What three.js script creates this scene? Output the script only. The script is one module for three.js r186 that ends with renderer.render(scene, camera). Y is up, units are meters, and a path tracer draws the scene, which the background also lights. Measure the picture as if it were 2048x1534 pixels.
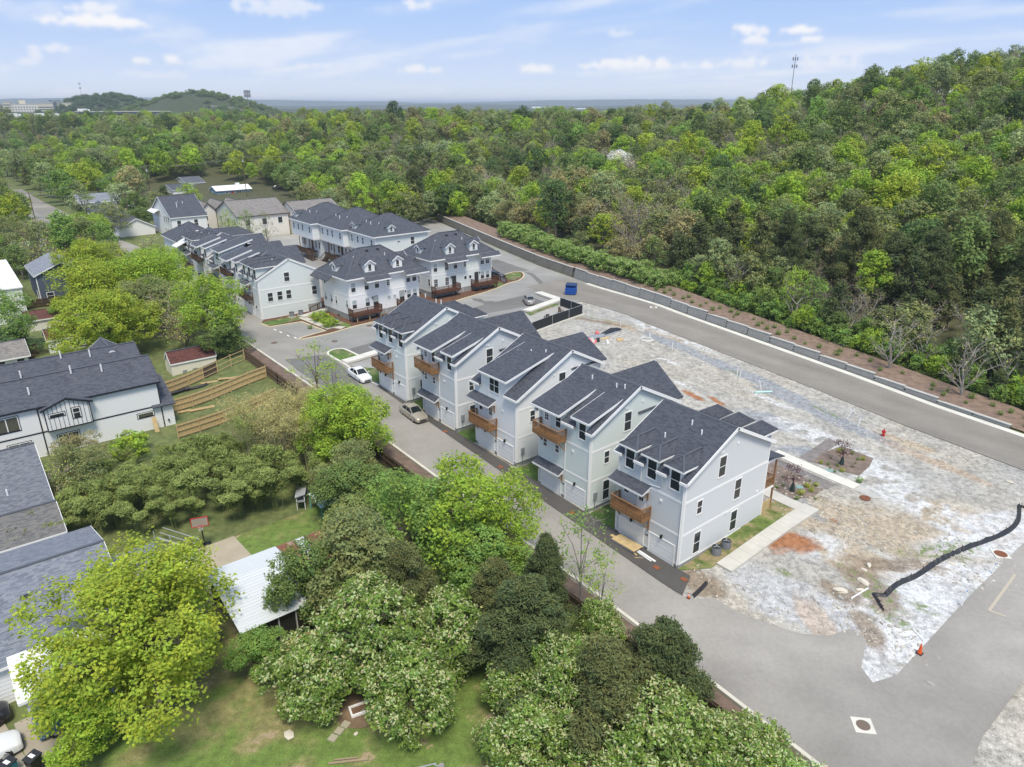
import * as THREE from 'three';
import { mergeGeometries } from 'three/addons/utils/BufferGeometryUtils.js';

// ---------------------------------------------------------------- camera, sky, sun, exposure
const scene = new THREE.Scene();
const CAM = { x: 30.391, y: 36.546, z: 42.57, yaw: -0.89, pitch: 0.3732, f: 1431.08 };
const camera = new THREE.PerspectiveCamera(2 * Math.atan(767 / CAM.f) * 180 / Math.PI, 1024 / 767, 0.5, 40000);
camera.position.set(CAM.x, CAM.y, CAM.z);
camera.rotation.set(-CAM.pitch, -CAM.yaw, 0, 'YXZ');
scene.add(camera);
const renderer = new THREE.WebGLRenderer({ antialias: true });
renderer.setSize(1024, 767);
renderer.toneMapping = THREE.LinearToneMapping;
renderer.toneMappingExposure = 1.4;
renderer.shadowMap.enabled = true;
const SUNDIR = new THREE.Vector3(0.42, 0.86, 0.2).normalize();
const sun = new THREE.DirectionalLight(new THREE.Color().setRGB(1, 0.93, 0.80), 2.6);
sun.position.copy(SUNDIR).multiplyScalar(300).add(new THREE.Vector3(-40, 0, -20));
sun.target.position.set(-40, 0, -20);
sun.castShadow = true; sun.shadow.radius = 30; sun.shadow.mapSize.set(4096, 4096);
Object.assign(sun.shadow.camera, { left: -220, right: 220, top: 220, bottom: -220, near: 1, far: 800 });
scene.add(sun, sun.target);
scene.fog = new THREE.FogExp2(new THREE.Color().setRGB(0.78, 0.87, 1.0), 0.00013);

// ---------------------------------------------------------------- random numbers and noise
function rng(seed) { let a = seed >>> 0; return () => { a |= 0; a = a + 0x6D2B79F5 | 0; let t = Math.imul(a ^ a >>> 15, 1 | a); t = t + Math.imul(t ^ t >>> 7, 61 | t) ^ t; return ((t ^ t >>> 14) >>> 0) / 4294967296; }; }
const HASH = new Float32Array(65536); { const r = rng(77); for (let i = 0; i < 65536; i++) HASH[i] = r(); }
function noise(x, y) {
  const xi = Math.floor(x), yi = Math.floor(y); let fx = x - xi, fy = y - yi;
  fx = fx * fx * (3 - 2 * fx); fy = fy * fy * (3 - 2 * fy);
  const a = (xi & 255), b = ((xi + 1) & 255), c = (yi & 255) << 8, d = ((yi + 1) & 255) << 8;
  const p = HASH[a | c], q = HASH[b | c], r = HASH[a | d], s = HASH[b | d];
  return p + (q - p) * fx + (r - p + (p - q - r + s) * fx) * fy;
}
function fbm(x, y, o = 4) { let v = 0, a = 0.5, t = 0; for (let i = 0; i < o; i++) { v += a * noise(x + i * 17.3, y + i * 9.1); t += a; a *= 0.5; x *= 2.03; y *= 2.03; } return v / t; }
const sstep = (a, b, x) => { const t = Math.min(1, Math.max(0, (x - a) / (b - a))); return t * t * (3 - 2 * t); };
const mix = (a, b, t) => a + (b - a) * t;
const clamp = (x, a, b) => Math.min(b, Math.max(a, x));
const V = (x, y, z) => new THREE.Vector3(x, y, z);

// direction in which a pixel of the 2048 x 1534 photograph looks; used to measure places, never to lay things out on screen
const CY = Math.cos(CAM.yaw), SY = Math.sin(CAM.yaw), CP = Math.cos(CAM.pitch), SP = Math.sin(CAM.pitch);
function look(px, py) {
  const r = (px - 1024) / CAM.f, u0 = -(py - 767) / CAM.f;
  const fw = CP + u0 * SP, u = -SP + u0 * CP;
  return V(r * CY + fw * SY, u, r * SY - fw * CY);
}

// ---------------------------------------------------------------- sky: one computed panorama, air and clouds only
{
  const W = 2048, H = 1024, d = new Float32Array(W * H * 4);
  const puffs = [];   // small cumulus clouds low over the horizon: azimuth, elevation, half widths
  for (const [px, py, w, h, k] of [[190, 45, 85, 11, 1], [185, 17, 40, 12, .8], [118, 98, 48, 7, .7], [72, 112, 10, 8, .6], [52, 124, 20, 4, .6], [288, 122, 19, 6, .9], [349, 120, 18, 8, .9], [835, 10, 28, 13, .8], [560, 15, 90, 20, .6],
    [838, 141, 55, 8, .8], [632, 136, 40, 6, .6], [1072, 140, 38, 9, .9], [1265, 131, 100, 14, .9], [1500, 62, 36, 10, 1], [1600, 62, 34, 8, 1], [1510, 82, 24, 9, .8], [1620, 79, 24, 7, .9], [1415, 133, 22, 9, .8], [1490, 128, 44, 12, .7], [1660, 128, 70, 14, .6], [1238, 68, 25, 6, .5], [300, 150, 60, 8, .4], [1500, 105, 20, 5, .3]]) {
    const v = look(px, py), az = Math.atan2(v.z, v.x), el = Math.atan2(v.y, Math.hypot(v.x, v.z));
    puffs.push([az, el, w / 1330, h / 1330, k]);
  }
  const P = new Float64Array(3);
  for (let j = 0; j < H; j++) {
    const el = ((j + 0.5) / H - 0.5) * Math.PI, e = Math.max(0, el) * 180 / Math.PI;
    for (let i = 0; i < W; i++) {
      const az = ((i + 0.5) / W - 0.5) * 2 * Math.PI;
      // clear air: pale at the horizon, blue above
      const t = 1 - Math.exp(-e / 5.0);
      P[0] = mix(0.86, 0.27, t); P[1] = mix(0.91, 0.50, t); P[2] = mix(0.985, 0.95, t);
      if (el > 0) {
        // thin streaked high cloud, looked at on a plane so that it flattens towards the horizon
        const k = 1 / (Math.sin(el) + 0.055), cx = Math.cos(az) * Math.cos(el) * k, cz = Math.sin(az) * Math.cos(el) * k;
        let c = fbm(cx * 0.55 + 3 + 0.5 * noise(cx * .8, cz * .8), cz * 1.25 + 8, 6);
        c = sstep(0.47, 0.76, c) * (0.42 + 0.36 * fbm(cx * 3, cz * 6, 4)) ;
        const high = sstep(12, 45, e);
        c = mix(c, 0.42 + 0.5 * c, high);     // the wide thin veil overhead that softens the light
        let cr = mix(0.95, 1.0, high), cg = mix(0.96, 0.975, high), cb = mix(0.99, 0.93, high);
        if (e < 14) {
          let q = 0, under = 0;
          for (const [pa, pe, pw, ph, kk] of puffs) {
            let da = az - pa; if (da > Math.PI) da -= 2 * Math.PI; if (da < -Math.PI) da += 2 * Math.PI;
            const x = da / pw, y = (el - pe) / ph; if (Math.abs(x) > 1.7 || Math.abs(y) > 2) continue;
            const n = fbm(az * 130 + pa * 50, el * 190 + pe * 80, 5);
            const lump = 1.15 - x * x - (y > 0 ? y * y * 0.8 : y * y * 2.2) + (n - 0.5) * 2.1;
            const v = sstep(0.25, 0.95, lump) * kk; if (v > q) { q = v; under = sstep(0.1, -0.8, y); }
          }
          c = Math.max(c, q); if (q > 0.05) { cr = mix(0.985, 0.80, under * q); cg = mix(0.975, 0.83, under * q); cb = mix(0.985, 0.93, under * q); }
        }
        c *= 0.96;
        P[0] = mix(P[0], cr, c); P[1] = mix(P[1], cg, c); P[2] = mix(P[2], cb, c);
      } else { P[0] = 0.36; P[1] = 0.38; P[2] = 0.33; }
      const o = (j * W + i) * 4, g = 0.73; d[o] = P[0] * g; d[o + 1] = P[1] * g; d[o + 2] = P[2] * g; d[o + 3] = 1;
    }
  }
  const sky = new THREE.DataTexture(d, W, H, THREE.RGBAFormat, THREE.FloatType);
  sky.mapping = THREE.EquirectangularReflectionMapping; sky.magFilter = THREE.LinearFilter; sky.minFilter = THREE.LinearFilter; sky.needsUpdate = true;
  scene.background = sky; scene.environment = sky; scene.environmentIntensity = 1; scene.backgroundIntensity = 1;
}

// ---------------------------------------------------------------- the lie of the land
function poly1(pts, x) { if (x <= pts[0][0]) return pts[0][1] + (x - pts[0][0]) * (pts[1][1] - pts[0][1]) / (pts[1][0] - pts[0][0]); for (let i = 1; i < pts.length; i++) if (x <= pts[i][0] || i === pts.length - 1) { const [a, b] = pts[i - 1], [c, d] = pts[i]; return b + (d - b) * (x - a) / (c - a); } }
const WALL = [[-200, -92], [-150, -79], [-112.7, -69.3], [-92, -64.2], [-75.6, -61.6], [-44.4, -56.2], [-12.6, -53], [9.6, -50], [60, -43]];
const wallZ = x => poly1(WALL, x);                          // foot of the retaining wall along the far road
const wallH = x => x > 7 ? 0 : x > -80 ? 0.15 + 1.75 * Math.pow((7 - x) / 87, 0.8) : 1.9;
const HILL = [   // measured heights of the wooded land behind
  [-60, -75, 5], [-20, -68, 4], [20, -66, 3.5], [60, -62, 3.5], [110, -60, 5], [-110, -85, 5], [-160, -100, 6], [-230, -60, 4], [-260, 0, 2],
  [-400, 20, 2.5], [-500, 60, 2], [-400, -80, 9], [-480, -140, 14], [-360, -120, 13], [-400, -200, 22], [-330, -220, 21], [-260, -150, 11], [-190, -140, 8], [-260, -240, 20], [-330, -330, 19], [-400, -400, 9],
  [-230, -300, 24], [-200, -240, 19], [-150, -180, 12], [-120, -250, 30], [-170, -310, 31], [-80, -200, 23], [-100, -300, 43], [-76, -248, 44], [-50, -180, 24], [-40, -270, 50], [-10, -130, 11], [-60, -130, 11], [-110, -140, 9],
  [0, -230, 43], [30, -160, 19], [40, -260, 44], [70, -200, 31], [70, -130, 12], [100, -250, 40], [130, -190, 30], [120, -120, 12], [-60, -340, 52], [0, -340, 50], [-140, -380, 36], [60, -340, 44], [-250, -420, 22], [-100, -460, 30], [50, -460, 30], [170, -300, 30], [200, -160, 22]];
function hillY(x, z) {
  let s = 0, w = 1e-9;
  for (const [a, b, h] of HILL) { const d2 = (x - a) ** 2 + (z - b) ** 2; const k = Math.exp(-d2 / 3200) + 1e-4 / (1 + d2 * 2e-5); s += k * h; w += k; }
  return s / w;
}
function siteY(x, z) {
  let a = x > 0 ? 0 : x > -50 ? -0.031 * x : 1.55 - 0.005 * (x + 50);
  a *= 1 - 0.75 * sstep(9, 22, z) * sstep(-170, -120, x);
  const b = 0.55 * sstep(0, -14, z) + (z < 0 ? -0.0125 * z : 0);
  const c = -0.55 * sstep(8.4, 10.5, z) * sstep(-90, -60, x);
  return a + b * mix(0.25, 1, sstep(-75, -45, x)) + c;
}
const behind = (x, z) => (wallZ(x) - z) * 0.985;
function T(x, z) {
  const b = behind(x, z), s = siteY(x, z);
  const m = Math.max(x < 7 || 1 ? sstep(3, 70, b) : 0, sstep(-215, -300, x));
  let y = s + wallH(x) * sstep(0.3, 4.5, b) * sstep(-140, -120, x);
  if (m > 0) y = mix(y, hillY(x, z), m);
  const far = Math.hypot(x + 60, z + 40);
  if (far > 620) y = mix(y, 4, sstep(620, 900, far));
  return y;
}
const bankY = (x, z) => { const b = behind(x, z); return b < 0 || b > 6 ? T(x, z) : Math.max(T(x, z), siteY(x, wallZ(x)) + wallH(x) + 0.06 + 0.1 * b); };
function at(px, py, h = 0) {       // the ground point seen at that pixel (plus h metres up)
  const d = look(px, py); let y = 1, p;
  for (let i = 0; i < 12; i++) { const t = (y + h - CAM.y) / d.y; p = V(CAM.x + d.x * t, y + h, CAM.z + d.z * t); y = T(p.x, p.z); }
  return p;
}
const atX = (px, py, x) => { const d = look(px, py), t = (x - CAM.x) / d.x; return V(x, CAM.y + d.y * t, CAM.z + d.z * t); };
const zoomer = (x0, y0, x1, w) => (x, y) => [x0 + x * (x1 - x0) / w, y0 + y * (x1 - x0) / w];
// ---------------------------------------------------------------- objects, names, labels
const used = {};
function numbered(name) { const n = used[name] = (used[name] ?? -1) + 1; return n ? name + '_' + String(n).padStart(3, '0') : name; }
function tag(o, label, category, group) { o.userData.label = label; o.userData.category = category; if (group) o.userData.group = group; return o; }
function thing(name, label, category, p = [0, 0, 0], turn = 0, group) {
  const o = new THREE.Group(); o.name = numbered(name); scene.add(o);
  o.position.set(...(p.isVector3 ? p.toArray() : p)); o.rotation.y = turn; return tag(o, label, category, group);
}
function mesh(name, geo, mat, parent) {
  const m = new THREE.Mesh(geo, mat); m.castShadow = m.receiveShadow = true;
  if (parent) { m.name = name; parent.add(m); } else { m.name = numbered(name); scene.add(m); }
  return m;
}
function struct(name, geo, mat, label) { const m = mesh(name, geo, mat); m.userData.kind = 'structure'; if (label) m.userData.label = label; return m; }
const stuff = (m, label) => { m.userData.kind = 'stuff'; if (label) m.userData.label = label; return m; };
function dup(o, name, label, p, turn = 0, s = 1, group) {
  const c = o.clone(); c.name = numbered(name); scene.add(c); c.position.copy(p); c.rotation.set(0, turn, 0);
  typeof s === 'number' ? c.scale.setScalar(s) : c.scale.set(...s);
  c.userData = { ...o.userData, label }; if (group) c.userData.group = group; return c;
}

// ---------------------------------------------------------------- a mesh builder: faces with flat normals and uv in metres
class MB {
  constructor() { this.p = []; this.u = []; this.c = null; }
  tri(a, b, c) { this.poly([a, b, c]); return this; }
  quad(a, b, c, d) { return this.poly([a, b, c, d]); }
  poly(q, uo) {
    const [a, b, c] = q, e1 = [b[0] - a[0], b[1] - a[1], b[2] - a[2]], l = q[q.length - 1], e2 = [l[0] - a[0], l[1] - a[1], l[2] - a[2]];
    const n = [e1[1] * e2[2] - e1[2] * e2[1], e1[2] * e2[0] - e1[0] * e2[2], e1[0] * e2[1] - e1[1] * e2[0]];
    const hx = Math.abs(n[0]), hy = Math.abs(n[1]), hz = Math.abs(n[2]), L = Math.hypot(hx, hy, hz) || 1;
    let f;
    if (hy > 0.97 * L) f = v => [v[0], -v[2]];
    else { // across the slope and up the slope
      const ux = n[2] / Math.hypot(n[0], n[2]), uz = -n[0] / Math.hypot(n[0], n[2]), sl = Math.hypot(n[0], n[2]) / L;
      f = v => [v[0] * ux + v[2] * uz, v[1] / Math.max(0.25, sl)];
    }
    for (let i = 1; i + 1 < q.length; i++) for (const v of [q[0], q[i], q[i + 1]]) { this.p.push(v[0], v[1], v[2]); const [s, t] = f(v); this.u.push(s, t); }
    return this;
  }
  box(x0, y0, z0, x1, y1, z1) {
    const A = [x0, y0, z0], B = [x1, y0, z0], C = [x1, y1, z0], D = [x0, y1, z0], E = [x0, y0, z1], F = [x1, y0, z1], G = [x1, y1, z1], H = [x0, y1, z1];
    return this.poly([E, F, G, H]).poly([B, A, D, C]).poly([F, B, C, G]).poly([A, E, H, D]).poly([H, G, C, D]).poly([A, B, F, E]);
  }
  bar(a, b, w, h = w, up = [0, 1, 0]) {   // a beam from a to b, w wide and h high, centred on its axis
    const d = V(b[0] - a[0], b[1] - a[1], b[2] - a[2]).normalize(); let s = new THREE.Vector3().crossVectors(d, V(...up)); if (s.lengthSq() < 1e-6) s = V(1, 0, 0); s.normalize();
    const t = new THREE.Vector3().crossVectors(s, d).multiplyScalar(h / 2); s.multiplyScalar(w / 2);
    const q = (o, i, j) => [o[0] + s.x * i + t.x * j, o[1] + s.y * i + t.y * j, o[2] + s.z * i + t.z * j];
    const P = [q(a, -1, -1), q(a, 1, -1), q(a, 1, 1), q(a, -1, 1)], Q = [q(b, -1, -1), q(b, 1, -1), q(b, 1, 1), q(b, -1, 1)];
    for (let i = 0; i < 4; i++) { const k = (i + 1) % 4; this.poly([P[i], P[k], Q[k], Q[i]]); }
    return this.poly([P[3], P[2], P[1], P[0]]).poly(Q);
  }
  tube(pts, r0, r1, n = 6, cap = true) {
    const rings = [];
    for (let i = 0; i < pts.length; i++) {
      const a = pts[Math.max(0, i - 1)], b = pts[Math.min(pts.length - 1, i + 1)], d = V(b[0] - a[0], b[1] - a[1], b[2] - a[2]).normalize();
      const s = new THREE.Vector3().crossVectors(d, Math.abs(d.y) > 0.9 ? V(1, 0, 0) : V(0, 1, 0)).normalize(), t = new THREE.Vector3().crossVectors(s, d), r = mix(r0, r1, i / (pts.length - 1)), ring = [];
      for (let k = 0; k < n; k++) { const g = k / n * 2 * Math.PI, c = Math.cos(g) * r, e = Math.sin(g) * r; ring.push([pts[i][0] + s.x * c + t.x * e, pts[i][1] + s.y * c + t.y * e, pts[i][2] + s.z * c + t.z * e]); }
      rings.push(ring);
    }
    for (let i = 0; i + 1 < rings.length; i++) for (let k = 0; k < n; k++) { const m = (k + 1) % n; this.poly([rings[i][k], rings[i + 1][k], rings[i + 1][m], rings[i][m]]); }
    if (cap && r1 > 0.02) this.poly(rings[rings.length - 1].slice().reverse());
    return this;
  }
  cyl(x, y0, y1, z, r, n = 10, r1 = r) { this.tube([[x, y0, z], [x, y1, z]], r, r1, n); return this; }
  slab(q, t) {  // a flat polygon (counter-clockwise from outside) given thickness t inwards
    const [a, b] = q, l = q[q.length - 1], n = new THREE.Vector3().crossVectors(V(b[0] - a[0], b[1] - a[1], b[2] - a[2]), V(l[0] - a[0], l[1] - a[1], l[2] - a[2])).normalize().multiplyScalar(-t);
    const r = q.map(v => [v[0] + n.x, v[1] + n.y, v[2] + n.z]); this.poly(q).poly(r.slice().reverse());
    for (let i = 0; i < q.length; i++) { const k = (i + 1) % q.length; this.poly([q[i], r[i], r[k], q[k]]); }
    return this;
  }
  geo() {
    const g = new THREE.BufferGeometry(); g.setAttribute('position', new THREE.Float32BufferAttribute(this.p, 3)); g.setAttribute('uv', new THREE.Float32BufferAttribute(this.u, 2));
    if (this.c) g.setAttribute('color', new THREE.Float32BufferAttribute(this.c, 3));
    g.computeVertexNormals(); return g;
  }
  build(name, mat, parent) { return mesh(name, this.geo(), mat, parent); }
}
const mb = () => new MB();
const lin = (r, g, b) => new THREE.Color().setRGB(r, g, b);
const MAT = {};
function mat(key, r, g, b, o = {}) { return MAT[key] ??= new THREE.MeshStandardMaterial({ name: key, color: lin(r, g, b), roughness: 0.85, side: THREE.DoubleSide, ...o }); }

// ---------------------------------------------------------------- computed textures (colour, grain and wear only)
function tex(w, h, fn, rx = 1, ry = 1) {
  const d = new Uint8Array(w * h * 4), c = [0, 0, 0];
  for (let j = 0; j < h; j++) for (let i = 0; i < w; i++) { fn(i, j, c); const o = (j * w + i) * 4; for (let k = 0; k < 3; k++) { const v = clamp(c[k], 0, 1); d[o + k] = 255 * (v <= 0.0031308 ? v * 12.92 : 1.055 * Math.pow(v, 1 / 2.4) - 0.055); } d[o + 3] = 255; }
  const t = new THREE.DataTexture(d, w, h, THREE.RGBAFormat); t.colorSpace = THREE.SRGBColorSpace; t.wrapS = t.wrapT = THREE.RepeatWrapping; t.magFilter = THREE.LinearFilter; t.minFilter = THREE.LinearMipmapLinearFilter; t.generateMipmaps = true; t.repeat.set(rx, ry); t.needsUpdate = true; return t;
}
// a tileable fbm: period in lattice cells must divide 256
function tnoise(x, y, p) { const xi = Math.floor(x), yi = Math.floor(y); let fx = x - xi, fy = y - yi; fx = fx * fx * (3 - 2 * fx); fy = fy * fy * (3 - 2 * fy); const m = v => ((v % p) + p) % p; const a = m(xi), b = m(xi + 1), c = m(yi) << 8, d = m(yi + 1) << 8; return mix(mix(HASH[a | c], HASH[b | c], fx), mix(HASH[a | d], HASH[b | d], fx), fy); }
function tfbm(u, v, p, o) { let s = 0, a = 0.5, t = 0; for (let i = 0; i < o; i++) { s += a * tnoise(u * p, v * p, p); t += a; a *= 0.55; p *= 2; } return s / t; }
const R0 = rng(5);
const TX = {};
TX.asphalt = tex(1024, 1024, (i, j, c) => { const u = i / 1024, v = j / 1024, a = tfbm(u, v, 4, 4), g = R0(), h = tfbm(u, v, 64, 3); const k = 0.80 + 0.24 * a + 0.16 * (g - 0.5) + 0.16 * (h - 0.5) + (g > 0.992 ? 0.35 : 0); c[0] = 0.75 * k; c[1] = 0.735 * k; c[2] = 0.71 * k; }, 1 / 14, 1 / 14);
TX.concrete = tex(512, 512, (i, j, c) => { const u = i / 512, v = j / 512, a = tfbm(u, v, 4, 5), g = R0(); const k = 0.85 + 0.22 * (a - 0.5) * 2 * 0.6 + 0.08 * (g - 0.5); c[0] = 0.95 * k; c[1] = 0.93 * k; c[2] = 0.88 * k; }, 1 / 5, 1 / 5);
TX.shingle = tex(1024, 1024, (i, j, c) => { // rows of three-tab shingles 13 cm deep on a 6.65 m square: 51 rows
  const rows = 52, v = j / 1024 * rows, r = Math.floor(v), fv = v - r; const cols = 20, u = i / 1024 * cols + HASH[(r * 37) & 255] * cols, q = Math.floor(u) % cols, fu = u - Math.floor(u);
  const tone = HASH[((r * 71 + q * 13) & 255) | (((q * 29 + r * 3) & 255) << 8)], t2 = HASH[((r * 11 + q * 57 + 90) & 255) | (((q * 7) & 255) << 8)];
  let k = 0.62 + 0.5 * tone + 0.25 * (R0() - 0.5); if (fv < 0.16) k *= 0.45; if (fu < 0.05 && fv < 0.9) k *= 0.75;
  k *= 0.92 + 0.16 * tfbm(i / 1024, j / 1024, 4, 3); c[0] = 0.92 * k; c[1] = (0.95 + 0.03 * t2) * k; c[2] = (1.03 + 0.06 * t2) * k; }, 1 / 6.7, 1 / 6.7);
TX.grass = tex(1024, 1024, (i, j, c) => { const u = i / 1024, v = j / 1024, a = tfbm(u, v, 4, 5), b = tfbm(u + 0.37, v + 0.11, 16, 4), g = R0(), f = tfbm(u, v, 128, 2); const dry = sstep(0.44, 0.62, a * 0.65 + b * 0.35), k = (0.55 + 0.5 * g + 0.5 * (f - 0.5) + 0.7 * (b - 0.5)); c[0] = mix(0.62, 1.3, dry) * k; c[1] = mix(0.92, 1.08, dry) * k; c[2] = mix(0.22, 0.62, dry) * k; c[0] *= .7; c[1] *= .7; c[2] *= .7; }, 1 / 11, 1 / 11);
TX.mulch = tex(512, 512, (i, j, c) => { const a = tfbm(i / 512, j / 512, 8, 4), g = R0(), k = 0.55 + 0.5 * (a - 0.5) + 0.55 * (g - 0.3); c[0] = 0.9 * k; c[1] = 0.78 * k; c[2] = 0.70 * k; }, 1 / 4, 1 / 4);
TX.wood = tex(256, 512, (i, j, c) => { const a = tfbm(i / 256, j / 512 * 0.25, 32, 3), b = tfbm(i / 256, j / 512, 4, 3); const k = 0.8 + 0.35 * (a - 0.5) + 0.35 * (b - 0.5); c[0] = k; c[1] = 0.97 * k; c[2] = 0.93 * k; }, 1 / 0.8, 1 / 2.4);
TX.soil = tex(1024, 1024, (i, j, c) => { const u = i / 1024, v = j / 1024, a = tfbm(u, v, 8, 6), b = tfbm(u + .3, v, 32, 4), g = R0(); const k = 0.75 + 0.7 * (b - 0.5) + 0.3 * (g - 0.5); c[0] = mix(0.7, 1, a) * k; c[1] = mix(0.85, 0.9, a) * k; c[2] = mix(0.6, 0.75, a) * k; }, 1 / 16, 1 / 16);
TX.rust = tex(512, 512, (i, j, c) => { const u = i / 512, v = j / 512, a = tfbm(u, v, 4, 6), b = tfbm(u, v, 32, 3); const w = sstep(0.55, 0.75, a), k = 0.75 + 0.5 * (b - 0.5); c[0] = mix(0.30, 0.5, w) * k; c[1] = mix(0.115, 0.36, w) * k; c[2] = mix(0.075, 0.28, w) * k; }, 1 / 4, 1 / 4);

mat('shingle', 0.088, 0.093, 0.108, { map: TX.shingle, roughness: 0.95 });
mat('shingle2', 0.15, 0.155, 0.17, { map: TX.shingle, roughness: 0.95 });
mat('shingle_far', 0.10, 0.105, 0.12, { map: TX.shingle, roughness: 0.95 });
mat('shingle_tan', 0.30, 0.265, 0.23, { map: TX.shingle, roughness: 0.95 });
mat('shingle_brown', 0.15, 0.055, 0.042, { map: TX.shingle, roughness: 0.95 });
mat('shingle_grey', 0.30, 0.31, 0.33, { map: TX.shingle, roughness: 0.95 });
mat('ridge', 0.085, 0.095, 0.115, { roughness: 0.95 });
mat('trim', 0.86, 0.85, 0.83, { roughness: 0.5 });
mat('trimblack', 0.018, 0.02, 0.03, { roughness: 0.5 });
mat('white', 0.84, 0.83, 0.81, { roughness: 0.6 });
mat('garage', 0.80, 0.81, 0.82, { roughness: 0.5 });
mat('block', 0.40, 0.41, 0.41, { map: TX.concrete });
mat('concrete', 0.68, 0.66, 0.61, { map: TX.concrete });
mat('kerb', 0.74, 0.71, 0.63, { map: TX.concrete });
mat('cedar', 0.33, 0.175, 0.075, { map: TX.wood, roughness: 0.7 });
mat('deck', 0.13, 0.05, 0.026, { map: TX.wood, roughness: 0.6 });
mat('brownwood', 0.10, 0.06, 0.038, { map: TX.wood, roughness: 0.8 });
mat('pine', 0.66, 0.50, 0.26, { map: TX.wood, roughness: 0.75 });
mat('oldwood', 0.15, 0.11, 0.085, { map: TX.wood, roughness: 0.9 });
mat('metal', 0.55, 0.57, 0.6, { roughness: 0.4, metalness: 0.4 });
mat('grey', 0.27, 0.28, 0.30, { roughness: 0.6 });
mat('dark', 0.02, 0.02, 0.022, { roughness: 0.6 });
mat('black', 0.012, 0.012, 0.014, { roughness: 0.5 });
mat('orange', 0.75, 0.11, 0.02, { roughness: 0.5 });
mat('red', 0.5, 0.02, 0.02, { roughness: 0.45 });
mat('pipe', 0.85, 0.85, 0.83, { roughness: 0.4 });
mat('rustiron', 0.20, 0.075, 0.035, { roughness: 0.85 });
mat('lamp', 0.02, 0.02, 0.022, { roughness: 0.4, metalness: 0.5 });
const GLASS = MAT.glass = new THREE.MeshPhysicalMaterial({ name: 'glass', color: lin(0.035, 0.042, 0.045), roughness: 0.06, ior: 1.5, specularIntensity: 0.9, side: THREE.DoubleSide });
MAT.blind = new THREE.MeshPhysicalMaterial({ name: 'blind', color: lin(0.42, 0.47, 0.47), roughness: 0.15, side: THREE.DoubleSide });
// ---------------------------------------------------------------- ground sheets
function clipAxis(q, ax, v, keepLess) {
  const o = []; for (let i = 0; i < q.length; i++) { const a = q[i], b = q[(i + 1) % q.length], ia = keepLess ? a[ax] <= v : a[ax] >= v, ib = keepLess ? b[ax] <= v : b[ax] >= v; if (ia) o.push(a); if (ia !== ib) { const t = (v - a[ax]) / (b[ax] - a[ax]); o.push(ax === 0 ? [v, a[1] + (b[1] - a[1]) * t] : [a[0] + (b[0] - a[0]) * t, v]); } }
  return o;
}
function drape(poly, dy, { yf = T, cell = 2, uv, tint } = {}) {
  let x0 = 1e9, x1 = -1e9, z0 = 1e9, z1 = -1e9; for (const [x, z] of poly) { x0 = Math.min(x0, x); x1 = Math.max(x1, x); z0 = Math.min(z0, z); z1 = Math.max(z1, z); }
  const P = [], U = [], C = [];
  for (let i = Math.floor(x0 / cell); i * cell < x1; i++) {
    const col = clipAxis(clipAxis(poly, 0, i * cell, false), 0, (i + 1) * cell, true); if (col.length < 3) continue;
    for (let j = Math.floor(z0 / cell); j * cell < z1; j++) {
      const q = clipAxis(clipAxis(col, 1, j * cell, false), 1, (j + 1) * cell, true); if (q.length < 3) continue;
      const v2 = q.map(a => new THREE.Vector2(a[0], a[1]));
      for (const f of THREE.ShapeUtils.triangulateShape(v2, [])) {
        const [a, b, c] = f.map(k => q[k]); const s = (b[0] - a[0]) * (c[1] - a[1]) - (b[1] - a[1]) * (c[0] - a[0]); if (Math.abs(s) < 1e-7) continue;
        for (const p of s > 0 ? [a, c, b] : [a, b, c]) { P.push(p[0], yf(p[0], p[1]) + dy, p[1]); if (uv) U.push(...uv(p[0], p[1])); else U.push(p[0], -p[1]); if (tint) { const k = tint(p[0], p[1]); C.push(k, k, k); } }
      }
    }
  }
  const g = new THREE.BufferGeometry(); g.setAttribute('position', new THREE.Float32BufferAttribute(P, 3)); g.setAttribute('uv', new THREE.Float32BufferAttribute(U, 2)); if (tint) g.setAttribute('color', new THREE.Float32BufferAttribute(C, 3)); g.computeVertexNormals(); return g;
}
const pxPoly = (...l) => l.map(([a, b]) => { const p = at(a, b); return [p.x, p.z]; });
function dense(pts, step = 1.5) { const o = []; for (let i = 0; i + 1 < pts.length; i++) { const [a, b] = pts[i], [c, d] = pts[i + 1], n = Math.max(1, Math.ceil(Math.hypot(c - a, d - b) / step)); for (let k = 0; k < n; k++) o.push([a + (c - a) * k / n, b + (d - b) * k / n]); } o.push(pts[pts.length - 1]); return o; }
function smooth(pts, n = 8, closed = false) { const c = new THREE.CatmullRomCurve3(pts.map(p => V(p[0], 0, p[1])), closed, 'centripetal'); return c.getPoints(pts.length * n).map(p => [p.x, p.z]); }
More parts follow.
